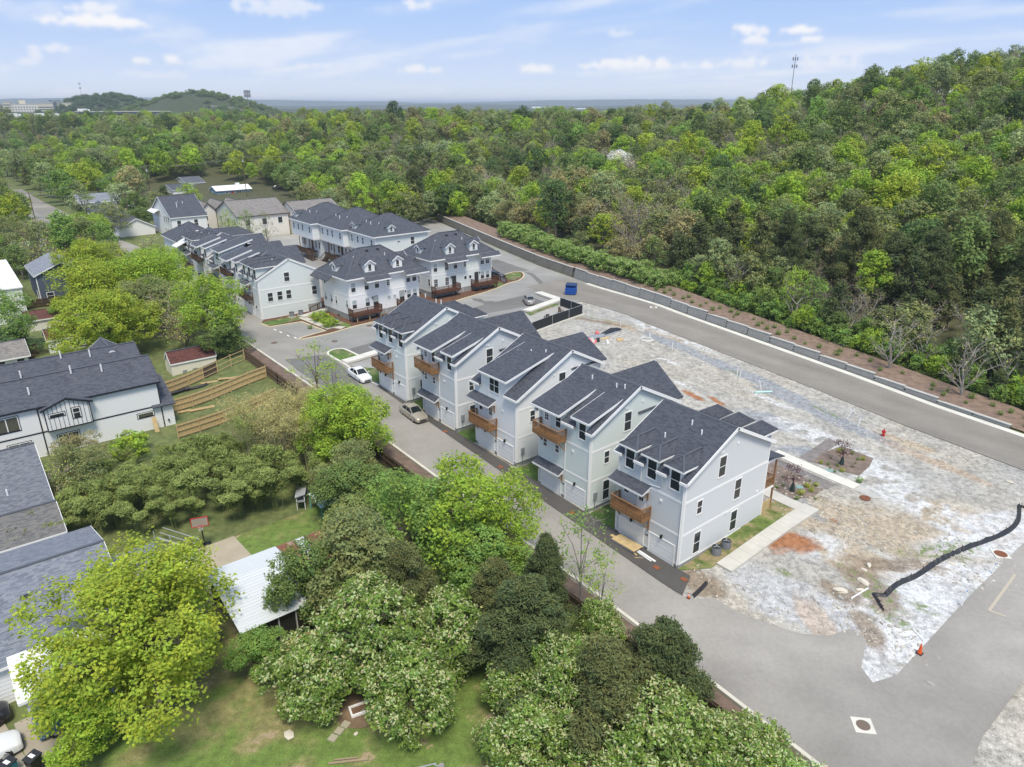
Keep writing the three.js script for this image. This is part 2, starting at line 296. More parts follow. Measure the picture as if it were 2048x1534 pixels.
function kerbGeo(pts, w, h, yf = T, side = 0.5) { // a kerb swept along a line on the ground
  const q = dense(pts), m = mb(), L = [], Rr = [];
  for (let i = 0; i < q.length; i++) { const a = q[Math.max(0, i - 1)], b = q[Math.min(q.length - 1, i + 1)], l = Math.hypot(b[0] - a[0], b[1] - a[1]) || 1, nx = -(b[1] - a[1]) / l, nz = (b[0] - a[0]) / l; L.push([q[i][0] + nx * w * side, q[i][1] + nz * w * side]); Rr.push([q[i][0] - nx * w * (1 - side), q[i][1] - nz * w * (1 - side)]); }
  const Y = q.map(p => yf(p[0], p[1])); const P = (p, i, d) => [p[i][0], Y[i] + d, p[i][1]];
  for (let i = 0; i + 1 < q.length; i++) m.poly([P(Rr, i, h), P(Rr, i + 1, h), P(L, i + 1, h), P(L, i, h)]).poly([P(L, i, h), P(L, i + 1, h), P(L, i + 1, -.2), P(L, i, -.2)]).poly([P(Rr, i + 1, h), P(Rr, i, h), P(Rr, i, -.2), P(Rr, i + 1, -.2)]);
  const e = q.length - 1; m.poly([P(L, 0, h), P(L, 0, -.2), P(Rr, 0, -.2), P(Rr, 0, h)]).poly([P(Rr, e, h), P(Rr, e, -.2), P(L, e, -.2), P(L, e, h)]); return m;
}
// base land: one sheet out to the horizon
{
  const lines = (a, b, fine, far) => { const o = []; for (let v = a; v <= b; v += fine) o.push(v); let s = fine, v = b; while (v < far) { s *= 1.09; v += s; o.push(v); } s = fine; v = a; while (v > -far) { s *= 1.09; v -= s; o.unshift(v); } return o; };
  const xs = lines(-170, 50, 2, 16000), zs = lines(-100, 60, 2, 16000), P = [], U = [], C = [], I = [], n = zs.length;
  for (const x of xs) for (const z of zs) {
    P.push(x, T(x, z) - 0.06, z); U.push(x, -z);
    const f = Math.max(sstep(5, 12, behind(x, z)), sstep(-140, -200, x) * sstep(-5, -25, z)), far = sstep(500, 1500, Math.hypot(x, z));
    let c = [mix(0.20, 0.125, f), mix(0.235, 0.125, f), mix(0.10, 0.07, f)]; const k = 0.8 + 0.4 * fbm(x * .05, z * .05, 4); c = [mix(c[0], .11, far) * k, mix(c[1], .145, far) * k, mix(c[2], .07, far) * k]; C.push(...c);
  }
  for (let i = 0; i + 1 < xs.length; i++) for (let j = 0; j + 1 < n; j++) { const a = i * n + j; I.push(a, a + 1, a + n, a + 1, a + n + 1, a + n); }
  const g = new THREE.BufferGeometry(); g.setAttribute('position', new THREE.Float32BufferAttribute(P, 3)); g.setAttribute('uv', new THREE.Float32BufferAttribute(U, 2)); g.setAttribute('color', new THREE.Float32BufferAttribute(C, 3)); g.setIndex(I); g.computeVertexNormals();
  struct('ground', g, new THREE.MeshStandardMaterial({ map: TX.soil, vertexColors: true, roughness: 1 }), 'grassy and wooded land running out to the horizon');
}
// the graded lot: one texture computed over its real extent
const LOT = { x0: -72, x1: 62, z0: -64, z1: 12 };
{
  const W = 2048, H = 1162, rr = rng(9);
  const spot = (px, py, rx, rz, rot = 0) => { const p = at(px, py); return [p.x, p.z, rx, rz, Math.cos(rot), Math.sin(rot)]; };
  const P = { // rough patches: where they lie and how far they reach
    clay: [spot(1585, 1085, 1.5, 2.4, .5), spot(1610, 1095, 1.0, 1.6, .3), spot(1385, 790, 2.2, .7, .2), spot(1668, 1040, .4, .4), spot(1430, 800, 1.8, .5, .3)],
    pale: [spot(1650, 880, 9, 2.2, .1), spot(1730, 930, 6, 3, .2), spot(1780, 985, 6, 2, .3), spot(1850, 1000, 6, 1.6, .3), spot(1390, 690, 5, 1, .1), spot(1300, 655, 5, 1.5, .1), spot(1225, 615, 5, 2, .1), spot(1540, 800, 5, .8, .1), spot(1640, 1090, 2.2, 2.6), spot(1370, 770, 2.5, .6), spot(1330, 720, 3, .5), spot(1900, 1060, 5, 1, .3)],
    white: [spot(1820, 1200, 6, 3.2, -.9), spot(1900, 1150, 6, 2.4, -.9), spot(1970, 1090, 6, 2.2, -1), spot(1790, 1280, 4, 2.4, -.7), spot(2030, 1050, 5, 2.2, -1), spot(1760, 1350, 2, 1.6)],
    grit: [spot(1560, 1190, 5.5, 2.5, .2), spot(1620, 1215, 4, 2.2, .2), spot(1500, 1165, 3, 1.2, 0)],
    slate: [spot(1480, 745, 14, 1.3, .13), spot(1350, 690, 9, 1.3, .13), spot(1650, 830, 10, 1.4, .14), spot(1620, 905, 4, 1.3, -.6), spot(1560, 975, 6, 1.1, .4), spot(1530, 840, 4, 2)],
    sand: [spot(1750, 1060, 7, 3), spot(1840, 1090, 6, 4), spot(1700, 1110, 5, 2.5), spot(1930, 1050, 4, 3), spot(1650, 1060, 3, 2), spot(1320, 670, 4, 1), spot(1240, 650, 6, 1), spot(1810, 885, 4, 1)],
    earth: [spot(1740, 1170, 4, 1.6, .6), spot(1790, 1130, 4, 1, -.9), spot(1740, 1260, 2.4, .9, .7), spot(1690, 1190, 2, 1), spot(1180, 640, 8, .8, -.3), spot(1400, 1165, 2, 1.4)],
    grass: [spot(1740, 1165, 3, 1), spot(1760, 1200, 2, .7), spot(1880, 1100, 4, 1.3, -1), spot(1175, 635, 7, .5, -.3), spot(1655, 825, 3, .5, .2), spot(1250, 595, 2, .7), spot(1845, 1215, 1.6, .6), spot(1570, 1145, .9, .5), spot(1930, 1120, 1, .6), spot(1470, 745, 1.4, .5), spot(1780, 1235, 2, .6)],
    stain: [spot(1660, 1270, 4.5, .8, .65), spot(1620, 1235, 3, .8, .65), spot(1860, 920, 6, .8, .15)],
  };
  const near = (L, x, z, n) => { let b = 0; for (const [cx, cz, rx, rz, c, s] of L) { const dx = x - cx, dz = z - cz, u = (dx * c + dz * s) / rx, v = (-dx * s + dz * c) / rz, d = u * u + v * v; if (d < 3.2) { const k = sstep(1.5, 0.3, d + (n - 0.5) * 2.6); if (k > b) b = k; } } return b; };
  const lay = (c, k, r, g, b) => { c[0] = mix(c[0], r, k); c[1] = mix(c[1], g, k); c[2] = mix(c[2], b, k); };
  TX.lot = tex(W, H, (i, j, c) => {
    const x = LOT.x0 + (i + .5) / W * (LOT.x1 - LOT.x0), z = LOT.z1 - (j + .5) / H * (LOT.z1 - LOT.z0);
    const n1 = fbm(x * .16, z * .16, 4), n2 = fbm(x * .9 + 40, z * .9, 4), n3 = fbm(x * 3.1, z * 3.1 + 20, 2), g = rr();
    c[0] = mix(.43, .36, n1); c[1] = mix(.385, .36, n1); c[2] = mix(.31, .345, n1); { const v = .78 + .5 * n2; c[0] *= v; c[1] *= v; c[2] *= v; }
    const nn = 0.55 * n2 + 0.45 * n1;
    lay(c, near(P.sand, x, z, nn) * .8, .43, .345, .24);
    lay(c, near(P.slate, x, z, nn) * .85, .285, .30, .32);
    lay(c, near(P.pale, x, z, n2) * sstep(.3, .6, n2) * .95, .60, .60, .59);
    lay(c, near(P.white, x, z, nn) * (.6 + .4 * sstep(.35, .6, n2)), .62, .62, .62);
    lay(c, near(P.grit, x, z, nn) * .9, .46, .46, .46);
    lay(c, near(P.earth, x, z, nn) * .8, .24, .18, .12);
    lay(c, near(P.stain, x, z, nn) * .5, .46, .32, .2);
    lay(c, near(P.clay, x, z, nn) * .95, .36, .15, .06);
    lay(c, near(P.grass, x, z, n2) * sstep(.46, .6, n3 * .5 + n2 * .5) * .9, .13, .18, .05);
    lay(c, sstep(.68, .8, n3 * .6 + n1 * .4) * .35, .2, .18, .13);
    const sp = g > .985 ? 1.5 : g < .02 ? .55 : 1; const k = (0.92 + .7 * (n3 - .5) + .42 * (g - .5)) * sp; c[0] *= k; c[1] *= k; c[2] *= k;
  });
  TX.lot.wrapS = TX.lot.wrapT = THREE.ClampToEdgeWrapping;
  const uv = (x, z) => [(x - LOT.x0) / (LOT.x1 - LOT.x0), (LOT.z1 - z) / (LOT.z1 - LOT.z0)];
  const poly = [[-66, 7.6], [-66, -60.2], ...[-60, -44.4, -28, -12.6, 0, 9.6, 30, 60].map(x => [x, wallZ(x) + .2]), [60, 8.2], [20, 8.2]];
  struct('gravel_lot', drape(poly, 0, { uv }), new THREE.MeshStandardMaterial({ map: TX.lot, roughness: 1 }), 'graded building lot of grey gravel, pale dust and clay behind the row of houses');
}
// asphalt
const stain = (a, b, s = .09) => (x, z) => a + 1.5 * b * (fbm(x * s, z * s + 7, 5) - .5) + .26 * (fbm(x * .5, z * .5, 4) - .5);
const asphalt = (r, g, b) => new THREE.MeshStandardMaterial({ map: TX.asphalt, color: lin(r, g, b), vertexColors: true, roughness: .92 });
const A_OLD = asphalt(.42, .40, .37), A_NEW = asphalt(.345, .32, .285), A_DARK = asphalt(.125, .118, .112), A_COURT = asphalt(.42, .415, .40), A_PATCH = asphalt(.23, .228, .22);
const ALLEYZ = 7.75;
{
  const end = pxPoly([1340, 1176], [1378, 1200], [1425, 1196], [1470, 1222], [1530, 1246], [1600, 1268], [1660, 1272], [1700, 1258], [1733, 1280], [1722, 1335], [1745, 1366], [1792, 1352], [1850, 1290], [1950, 1182], [2048, 1086]);
  const right = [[17.3, -30], [17.6, wallZ(17) + 9], [24.6, wallZ(24) + 9], [23.8, -20], ...pxPoly([2048, 1362], [1962, 1478])];
  const kerbLine = x => 7.75 + (x > 0 ? .06 * x : 0);
  struct('alley_road', drape([[-340, 7.6], [-340, 12.8], [-240, 12.6], [-130, 8.4], [-60, kerbLine(-60)], [-10, kerbLine(-10)], [13, kerbLine(13)], [22, kerbLine(22) + .3], [24.5, 9], ...right.reverse(), ...end.reverse(), [2.4, 2.6], [-12, 2.1], [-49, .9], [-52, .4], [-165, .4], [-200, 4]], .05, { tint: stain(1, .5) }), A_OLD, 'grey asphalt alley running past the garages to the lot entrance');
  struct('driveway_apron', drape([[-49.6, .4], [1.3, -.05], [2.5, 2.55], [-12, 2.05], [-47, .95], [-49.5, .9]], .056, { tint: stain(1, .35, .25) }), A_DARK, 'dark new asphalt strip in front of the garage doors');
  // far road
  const xs = [-78, -70, -60, -50, -44.4, -36, -28, -20, -12.6, -5, 2, 9.6, 20, 40, 60];
  const wid = x => x > 8 ? 8.2 : 8.2 + (x < -55 ? (x + 55) * -.16 : 0);
  struct('far_road', drape([...xs.map(x => [x, wallZ(x) + 1.25]), ...xs.slice().reverse().map(x => [x, wallZ(x) + 1.25 + wid(x)])], .06, { tint: (x, z) => { const v = (z - wallZ(x)) / 8.5; return 1 + .22 * Math.sin(v * 11) * .4 + .25 * (fbm(x * .06, v * 3, 3) - .5); } }), A_NEW, 'new brown-grey asphalt road along the foot of the wooded hill');
  // courtyard between the older houses
  const cx = [-165, -150, -112.7, -92, -84, -75.6, -70, -62];
  struct('courtyard_road', drape([[-165, 1], ...cx.map(x => [x, wallZ(x) + .3]), [-60, wallZ(-60) + 6], [-64, -44], [-63, -30], [-49, -12], [-49, 1]], .045, { tint: stain(1, .45, .06) }), A_COURT, 'pale asphalt court between the older white houses');
  struct('dark_parking_bay', drape(pxPoly([697, 699], [722, 712], [770, 690], [900, 640], [1095, 606], [1052, 590], [960, 612], [900, 632], [790, 672]), .052, { tint: stain(1, .3) }), A_PATCH, 'darker asphalt parking strip behind the first grey-green house');
  struct('dark_parking_bay', drape(pxPoly(zoomer(880, 440, 1240, 2048)(590, 455), zoomer(880, 440, 1240, 2048)(650, 450), zoomer(880, 440, 1240, 2048)(860, 525), zoomer(880, 440, 1240, 2048)(1020, 575), zoomer(880, 440, 1240, 2048)(820, 595), zoomer(880, 440, 1240, 2048)(700, 630), zoomer(880, 440, 1240, 2048)(590, 570)), .052, { tint: stain(1, .3) }), A_PATCH, 'darker asphalt parking bay beside the end house of the court');
  struct('asphalt_patch', drape(pxPoly(...[[950, 585], [1040, 640], [1130, 730], [1160, 810], [1240, 790], [1150, 690], [1060, 610]].map(p => zoomer(880, 440, 1240, 2048)(...p))), .05, { tint: stain(1, .3) }), A_PATCH, 'dark trench patch crossing the pale court');
  struct('asphalt_patch', drape(pxPoly(...[[360, 890], [470, 900], [500, 930], [600, 925], [640, 945], [560, 980], [500, 970], [490, 945], [380, 920]].map(p => zoomer(880, 440, 1240, 2048)(...p))), .05, { tint: stain(1, .3) }), A_PATCH, 'dark wet-looking patch on the court below the decks');
  struct('asphalt_patch', drape(pxPoly([570, 720], [612, 714], [652, 710], [690, 735], [735, 790], [700, 800], [640, 770], [600, 745]), .052, { tint: stain(1, .3) }), A_PATCH, 'darker asphalt where the court meets the alley');
  struct('old_street', drape([[-212, -30], [-200, -30], [-184, 40], [-196, 44]], .03, { tint: stain(1, .3) }), A_COURT, 'pale cross street by the utility poles at far left');
  struct('old_street', drape([[-200, 9.2], [-200, 15.6], [-270, 15.8], [-420, 17.5], [-420, 12.5], [-270, 10.4]], .045, { tint: stain(1, .3) }), A_COURT, 'pale straight street running away at far left');
  // painted stall marks in the court
  for (const p of [[449, 384], [522, 416], [617, 460], [710, 487]]) { const q = at(...zoomer(480, 600, 800, 2048)(...p)); struct('stall_mark', drape([[q.x - .45, q.z - .1], [q.x + .45, q.z - .1], [q.x + .45, q.z + .1], [q.x - .45, q.z + .1]], .058), MAT.trim, 'short white stall mark on the court'); }
  // seams: pale lines on the right road
  const L = (a, b, w, n) => struct(n, drape([[a.x, a.z - w], [b.x, b.z - w], [b.x, b.z + w], [a.x, a.z + w]].sort((u, v) => 0), .056), mat('dust', .46, .40, .31), 'pale dusty seam line on the right-hand road');
  const s1 = at(2030, 1150), s2 = at(1978, 1222); struct('seam_line', drape([[s1.x - .1, s1.z], [s2.x - .1, s2.z], [s2.x + .1, s2.z], [s1.x + .1, s1.z]], .056), mat('dust', .46, .40, .31), 'pale dusty seam line on the right-hand road');
  const s3 = at(1978, 1222), s4 = at(2012, 1234); L(s3, s4, .09, 'seam_line');
}
// kerbs
{
  const alley = []; for (let x = -86; x <= 21; x += 3) alley.push([x, 7.75 + (x > 0 ? .06 * x : 0) + (x < -60 ? .0 : 0)]);
  struct('alley_kerb', kerbGeo(alley, .28, .16).geo(), MAT.kerb, 'long pale concrete kerb along the alley fence');
  const far = []; for (let x = -72; x <= 60; x += 3) far.push([x, wallZ(x) + .85]);
  struct('far_kerb', kerbGeo(far, .95, .14).geo(), mat('kerbpale', .80, .78, .72, { map: TX.concrete }), 'wide pale concrete kerb and gutter at the foot of the block wall');
}
// ---------------------------------------------------------------- retaining walls, banks, pavements, beds and lawns
function blockWall(name, label, x0, x1, m1, step, setback, hf, rows0 = 99) {
  const w = thing(name, label, 'wall'); const R = rng(31);
  const up = (x, d, y) => { const e = .3, s = (wallZ(x + e) - wallZ(x - e)) / (2 * e), L = Math.hypot(1, s); return [x + s * d / L, y, wallZ(x) - d / L]; };
  for (let a = x0; a < x1; a += step) {
    const b = Math.min(x1, a + step), h = hf((a + b) / 2), base = Math.max(siteY(a, wallZ(a)), siteY(b, wallZ(b))), m = mb(), rows = Math.max(1, Math.min(rows0, Math.round((h + .12) / .2)));
    for (let r = 0; r < rows; r++) for (let x = a + (r % 2) * .22; x < b; x += .45) {
      const xe = Math.min(b, x + .435), d = r * setback + R() * .012, y0 = base + r * .2 - (r ? 0 : .25), y1 = base + r * .2 + .192;
      const p = up(x, d, y0), q = up(xe, d, y0), s = up(xe, d, y1), t = up(x, d, y1), s2 = up(xe, d + .34, y1), t2 = up(x, d + .34, y1);
      m.poly([p, q, s, t]).poly([t, s, s2, t2]);
    }
    stuff(m.build('block_course', m1, w));
    const y = base + rows * .2, d = (rows - 1) * setback, c = mb(); const A = up(a, d - .03, y), B = up(b, d - .03, y), C = up(b, d + .4, y), D = up(a, d + .4, y), l = (p, k) => [p[0], p[1] + k, p[2]];
    c.slab([l(A, .09), l(B, .09), l(C, .09), l(D, .09)], .1); c.build('cap_stone', MAT.wallcap, w);
    mb().poly([D, C, l(C, -2.2), l(D, -2.2)]).build('backing', MAT.block, w);
  }
  return w;
}
mat('wallcap', .62, .62, .60, { map: TX.concrete }); mat('wallgrey', .42, .425, .425, { map: TX.concrete }); mat('wallbrown', .30, .28, .25, { map: TX.concrete });
blockWall('retaining_wall', 'long low grey block retaining wall stepping down beside the far road', -78, 8, MAT.wallgrey, 4.3, .045, wallH);
blockWall('retaining_wall', 'curved brown-grey stacked block wall behind the court, below the flowering hedge', -160, -78.4, MAT.wallbrown, 6, .015, x => 1.9);
const B_MULCH = mat('mulchbank', .36, .285, .235, { map: TX.mulch });
{
  const xs = []; for (let x = -160; x <= 60; x += 4) xs.push(x);
  struct('mulch_bank', drape([...xs.map(x => [x, wallZ(x) - .35]), ...xs.slice().reverse().map(x => [x, wallZ(x) - (x > 8 ? 4.4 : 5.4)])], .03, { yf: bankY, cell: 1 }), B_MULCH, 'brown mulched planting bank above the block wall');
}
const M_MULCH = mat('mulch', .26, .17, .12, { map: TX.mulch }), M_MULCH2 = mat('mulchgrey', .33, .285, .25, { map: TX.mulch }), M_RED = mat('mulchred', .27, .12, .06, { map: TX.mulch });
const M_LAWN = new THREE.MeshStandardMaterial({ map: TX.grass, color: lin(.34, .32, .30), vertexColors: true, roughness: 1 });
const M_LAWN_NEW = new THREE.MeshStandardMaterial({ map: TX.grass, color: lin(.25, .285, .24), vertexColors: true, roughness: 1 });
const lawnTint = (x, z) => .75 + .6 * fbm(x * .35, z * .35, 3);
const M_STONE = mat('crushed', .34, .35, .36, { map: TX.mulch });
// a pavement of separate slabs: corners a (start left), b (end left), both moved w metres to the right
function pavement(name, label, a, b, w, n, h = .08, m = MAT.concrete, drop = .3) {
  const g = new THREE.Group(); g.name = numbered(name); g.userData = { kind: 'structure', label }; scene.add(g);
  const dx = (b[0] - a[0]), dz = (b[1] - a[1]), L = Math.hypot(dx, dz), nx = -dz / L * w, nz = dx / L * w, gap = .018 / L, R = rng(a[0] * 7 + 300 | 0);
  for (let i = 0; i < n; i++) {
    const t0 = i / n + gap / 2, t1 = (i + 1) / n - gap / 2, P = (t, s) => { const x = a[0] + dx * t + nx * s, z = a[1] + dz * t + nz * s; return [x, T(x, z) + h + (R() - .5) * .006, z]; };
    mb().slab([P(t0, 0), P(t0, 1), P(t1, 1), P(t1, 0)].reverse(), drop).build('slab', m, g);
  }
  return g;
}
{
  // beside the nearest house
  struct('lawn_strip', drape([[.02, .3], [1.75, -2.2], [1.75, -15.4], [-.5, -15.4], [-.5, -12.3], [.02, -12.2]], .05, { cell: 1, tint: lawnTint }), M_LAWN, 'patchy new lawn between the nearest house and its side path');
  pavement('side_path', 'concrete path of square slabs along the nearest house', [3.25, -2.9], [3.25, -16.6], -1.5, 9, .22, MAT.concrete, .5);
  pavement('side_path', 'concrete path behind the nearest house, meeting the side path at its corner', [-6.9, -15.1], [1.72, -15.1], -1.45, 6, .12, MAT.concrete);
  pavement('long_path', 'pale concrete path running out into the gravel between the planting beds', [-6, -23.2], [3.3, -22.95], -1.35, 6, .1, mat('concretepale', .80, .78, .73, { map: TX.concrete }));
  struct('broken_path', drape([[3.35, -22.95], [5.4, -22.8], [6, -23.5], [3.35, -24.25]], .03), mat('concdust', .58, .57, .55, { map: TX.concrete }), 'dusty broken end of the pale path');
  struct('planting_bed', drape([[-5.5, -17.1], [.6, -16.8], [1.5, -18.6], [1.4, -20.8], [-1, -21.4], [-5, -21.6]], .03, { cell: 1 }), M_MULCH2, 'mulched bed with the nearer small purple tree');
  struct('planting_bed', drape([[-2.3, -25.1], [2.3, -26.1], [2, -29], [1.4, -31], [-2.2, -31.1], [-2.6, -28]], .03, { cell: 1 }), M_MULCH2, 'mulched bed with the farther small purple tree');
  struct('stone_strip', drape([[-6, -21.6], [-1, -21.5], [1.6, -20.9], [1.8, -22.7], [-6, -22.9]], .025, { cell: 1 }), M_STONE, 'strip of crushed grey stone along the pale path');
  struct('stone_strip', drape([[-3.7, -25.0], [-2.3, -24.9], [-2.7, -31.4], [-4.1, -31.8]], .025, { cell: 1 }), M_STONE, 'band of crushed grey stone crossing the gravel lot');
  // grass between the five houses
  for (const [x, n] of [[-7.35, 'first'], [-18.1, 'second'], [-28.8, 'third'], [-39.3, 'fourth']]) struct('side_lawn', drape([[x - 3.2, .2], [x, .2], [x, -11.8], [x - 3.2, -11.8]], .05, { cell: 1, tint: lawnTint }), M_LAWN_NEW, `narrow grass strip in the ${n} gap between the white houses, counted from the nearest house`);
  // around the first house of the row: island lawn and walk
  const zm = zoomer(480, 600, 800, 2048);
  const isl = pxPoly(zm(1300, 800), zm(1180, 735), zm(1125, 690), zm(1160, 655), zm(1230, 635), zm(1310, 630), zm(1370, 648), zm(1530, 722));
  struct('island_lawn', drape(isl, .10, { cell: 1, tint: lawnTint }), M_LAWN_NEW, 'kerbed grass island with a rounded tip at the corner of the court');
  struct('island_kerb', kerbGeo(smooth(isl), .32, .14).geo(), mat('kerbpale', .80, .78, .72), 'pale rounded kerb of the grass island');
  const a0 = at(...zm(1300, 800)), a1 = at(...zm(1530, 722)), a2 = at(...zm(1740, 668)), b0 = at(...zm(1362, 832));
  pavement('house_walk', 'white concrete walk crossing the grass to the end house', [a0.x, a0.z], [a2.x, a2.z + .2], 1.5, 7, .12, MAT.concretepale);
  const low = pxPoly(zm(1362, 836), zm(1740, 730), zm(1800, 1000), zm(1780, 1090), zm(1440, 905));
  struct('house_lawn', drape([[b0.x + .3, b0.z + .1], [-51.6, -4.6], [-49.75, -4.2], [-49.75, .2], [-54, .8]], .09, { cell: 1, tint: lawnTint }), M_LAWN_NEW, 'grass between the white walk and the end house of the row');
  const kb = [zm(1300, 803), zm(1362, 838), zm(1450, 905)].map(p => { const q = at(...p); return [q.x, q.z]; }); kb.push([-53.4, .9], [-49.7, .7]);
  struct('house_kerb', kerbGeo(kb, .3, .13).geo(), MAT.kerbpale, 'pale kerb in front of the end house lawn');
  // yards of the older white houses
  const zp = zoomer(880, 440, 1240, 2048);
  const yardFront = pxPoly(zm(265, 308), zm(330, 335), zm(380, 350), zm(560, 322), zm(790, 285), zm(900, 330), zm(1095, 402), zm(950, 440), zm(790, 488), zm(748, 508), zm(800, 508), zm(1000, 470), zm(1180, 430), zm(1300, 393), zm(1460, 345), zm(1730, 282), zp(170, 930), zp(330, 880), zp(500, 832), zp(640, 785), zp(770, 728), zp(900, 692), zp(945, 660), zp(958, 630), zp(940, 602), zp(900, 592), zp(820, 600), zp(740, 625), zp(700, 642));
  const yard = [...yardFront, [-92, -46], [-96, -46], [-96, -12], [-90, .2]];
  struct('house_yard', drape(yard, .09, { cell: 2, tint: (x, z) => .85 + .3 * fbm(x, z, 3) }), new THREE.MeshStandardMaterial({ map: TX.mulch, color: lin(.22, .125, .08), vertexColors: true, roughness: 1 }), 'brown mulch beds round the two older white houses');
  struct('yard_kerb', kerbGeo(yardFront, .3, .15).geo(), mat('kerbwarm', .72, .64, .46, { map: TX.concrete }), 'yellowish kerb edging the beds of the older white houses');
  const zq5 = zoomer(560, 560, 760, 2048);
  struct('bed_lawn', drape(pxPoly(zm(270, 300), zm(560, 235), zm(690, 215), zm(760, 205), zm(770, 260), zm(400, 335), zm(330, 330)), .115, { cell: 1, tint: lawnTint }), M_LAWN_NEW, 'dark green strip at the foot of the pale end wall by the court');
  struct('bed_lawn', drape(pxPoly(zq5(650, 750), zq5(920, 660), zq5(960, 760), zq5(1120, 850), zq5(1290, 870), zq5(1440, 920), zq5(1460, 970), zq5(1380, 985), zq5(1200, 925), zq5(1000, 900), zq5(760, 790)), .115, { cell: 1, tint: lawnTint }), M_LAWN_NEW, 'dark green grass round the bushes beside the white house on a grey block base');
  struct('bed_lawn', drape(pxPoly(zp(740, 640), zp(830, 605), zp(900, 600), zp(930, 625), zp(915, 655), zp(840, 690), zp(770, 680)), .115, { cell: 1, tint: lawnTint }), M_LAWN_NEW, 'green tip of the kerbed island by the block wall');
  struct('bed_lawn', drape(pxPoly(zp(600, 700), zp(630, 690), zp(740, 735), zp(620, 775)), .115, { cell: 1, tint: lawnTint }), M_LAWN_NEW, 'small grass wedge below the second dark deck');
  const w0 = at(...zq5(380, 790)), w1 = at(...zq5(560, 740)), w2 = at(...zq5(960, 1030)), w3 = at(...zq5(1090, 1060)), w4 = at(...zq5(920, 620)), w5 = at(...zq5(1250, 1015)), w6 = at(...zq5(1020, 985));
  pavement('yard_walk', 'concrete walk from the stair rail to the court kerb', [w0.x, w0.z], [w2.x, w2.z], -1.25, 7, .16);
  pavement('yard_walk', 'short walk up to the wooden stair rail between the older houses', [w0.x - .1, w0.z - .3], [w4.x, w4.z], 1.2, 3, .16);
  pavement('yard_walk', 'ramp slab where the walk meets the kerb', [w6.x, w6.z], [w5.x, w5.z], -1.3, 2, .14);
  // patio behind the houses, its grass and the white walk round it
  const zl = zoomer(1030, 540, 1290, 2048);
  struct('patio_slab', drape([[-54.2, -29.5], [-55.3, -42.6], [-62, -43.5], [-60.2, -32.5]], .09), mat('patio', .46, .45, .43, { map: TX.concrete }), 'grey concrete patio inside the black screened fence');
  struct('patio_lawn', drape(pxPoly(zl(170, 680), zl(620, 535), zl(700, 545), zl(300, 690), zl(420, 745), zl(340, 770)), .07, { cell: 1, tint: lawnTint }), M_LAWN_NEW, 'narrow grass strip between patio and white walk');
  const c0 = at(...zl(120, 660)), c1 = at(...zl(650, 470)), c2 = at(...zl(420, 368)), c3 = at(...zl(715, 470));
  pavement('patio_walk', 'white concrete walk beside the silver car bay', [c0.x, c0.z], [c1.x, c1.z], 1.7, 7, .13, MAT.concretepale);
  pavement('patio_walk', 'white concrete walk from the bay corner towards the blue dumpster', [c2.x, c2.z], [c3.x + .4, c3.z], 1.6, 6, .13, MAT.concretepale);
}
// neighbouring ground south of the alley: mulch strip, yards, big lawn
{
  struct('verge', drape([[-86, 7.95], [-30, 7.95], [0, 8.05], [21, 9.2], [21, 10.6], [0, 9.8], [-30, 9.4], [-86, 9.3]], .02, { cell: 1 }), mat('verge', .27, .215, .18, { map: TX.mulch }), 'brown mulch verge between alley kerb and plank fence');
  const W = 1400, H = 1200, L = { x0: -30, x1: 32, z0: 8, z1: 58 }, rr = rng(12);
  TX.lawn = tex(W, H, (i, j, c) => {
    const x = L.x0 + (i + .5) / W * (L.x1 - L.x0), z = L.z1 - (j + .5) / H * (L.z1 - L.z0); const n1 = fbm(x * .13, z * .13, 4), n2 = fbm(x * .55 + 5, z * .55, 5), n3 = fbm(x * 2.6, z * 2.6, 3), g = rr();
    const dry = sstep(.47, .66, n1 * .45 + n2 * .55) , bare = sstep(.66, .72, n2 * .6 + n3 * .4);
    c[0] = mix(.145, .27, dry); c[1] = mix(.215, .245, dry); c[2] = mix(.045, .10, dry);
    c[0] = mix(c[0], .34, bare); c[1] = mix(c[1], .26, bare); c[2] = mix(c[2], .16, bare);
    const k = .62 + .75 * n3 * .8 + .5 * (g - .5); c[0] *= k; c[1] *= k; c[2] *= k;
  });
  TX.lawn.wrapS = TX.lawn.wrapT = THREE.ClampToEdgeWrapping;
  struct('back_lawn', drape([[-29, 21], [-29, 34], [-16, 32.5], [-14, 57], [31, 57], [31, 9.9], [0, 9.6], [-29, 9.2]], -.02, { uv: (x, z) => [(x - L.x0) / (L.x1 - L.x0), (L.z1 - z) / (L.z1 - L.z0)] }), new THREE.MeshStandardMaterial({ map: TX.lawn, roughness: 1 }), 'worn green lawn with bare patches in the nearest back garden');
}
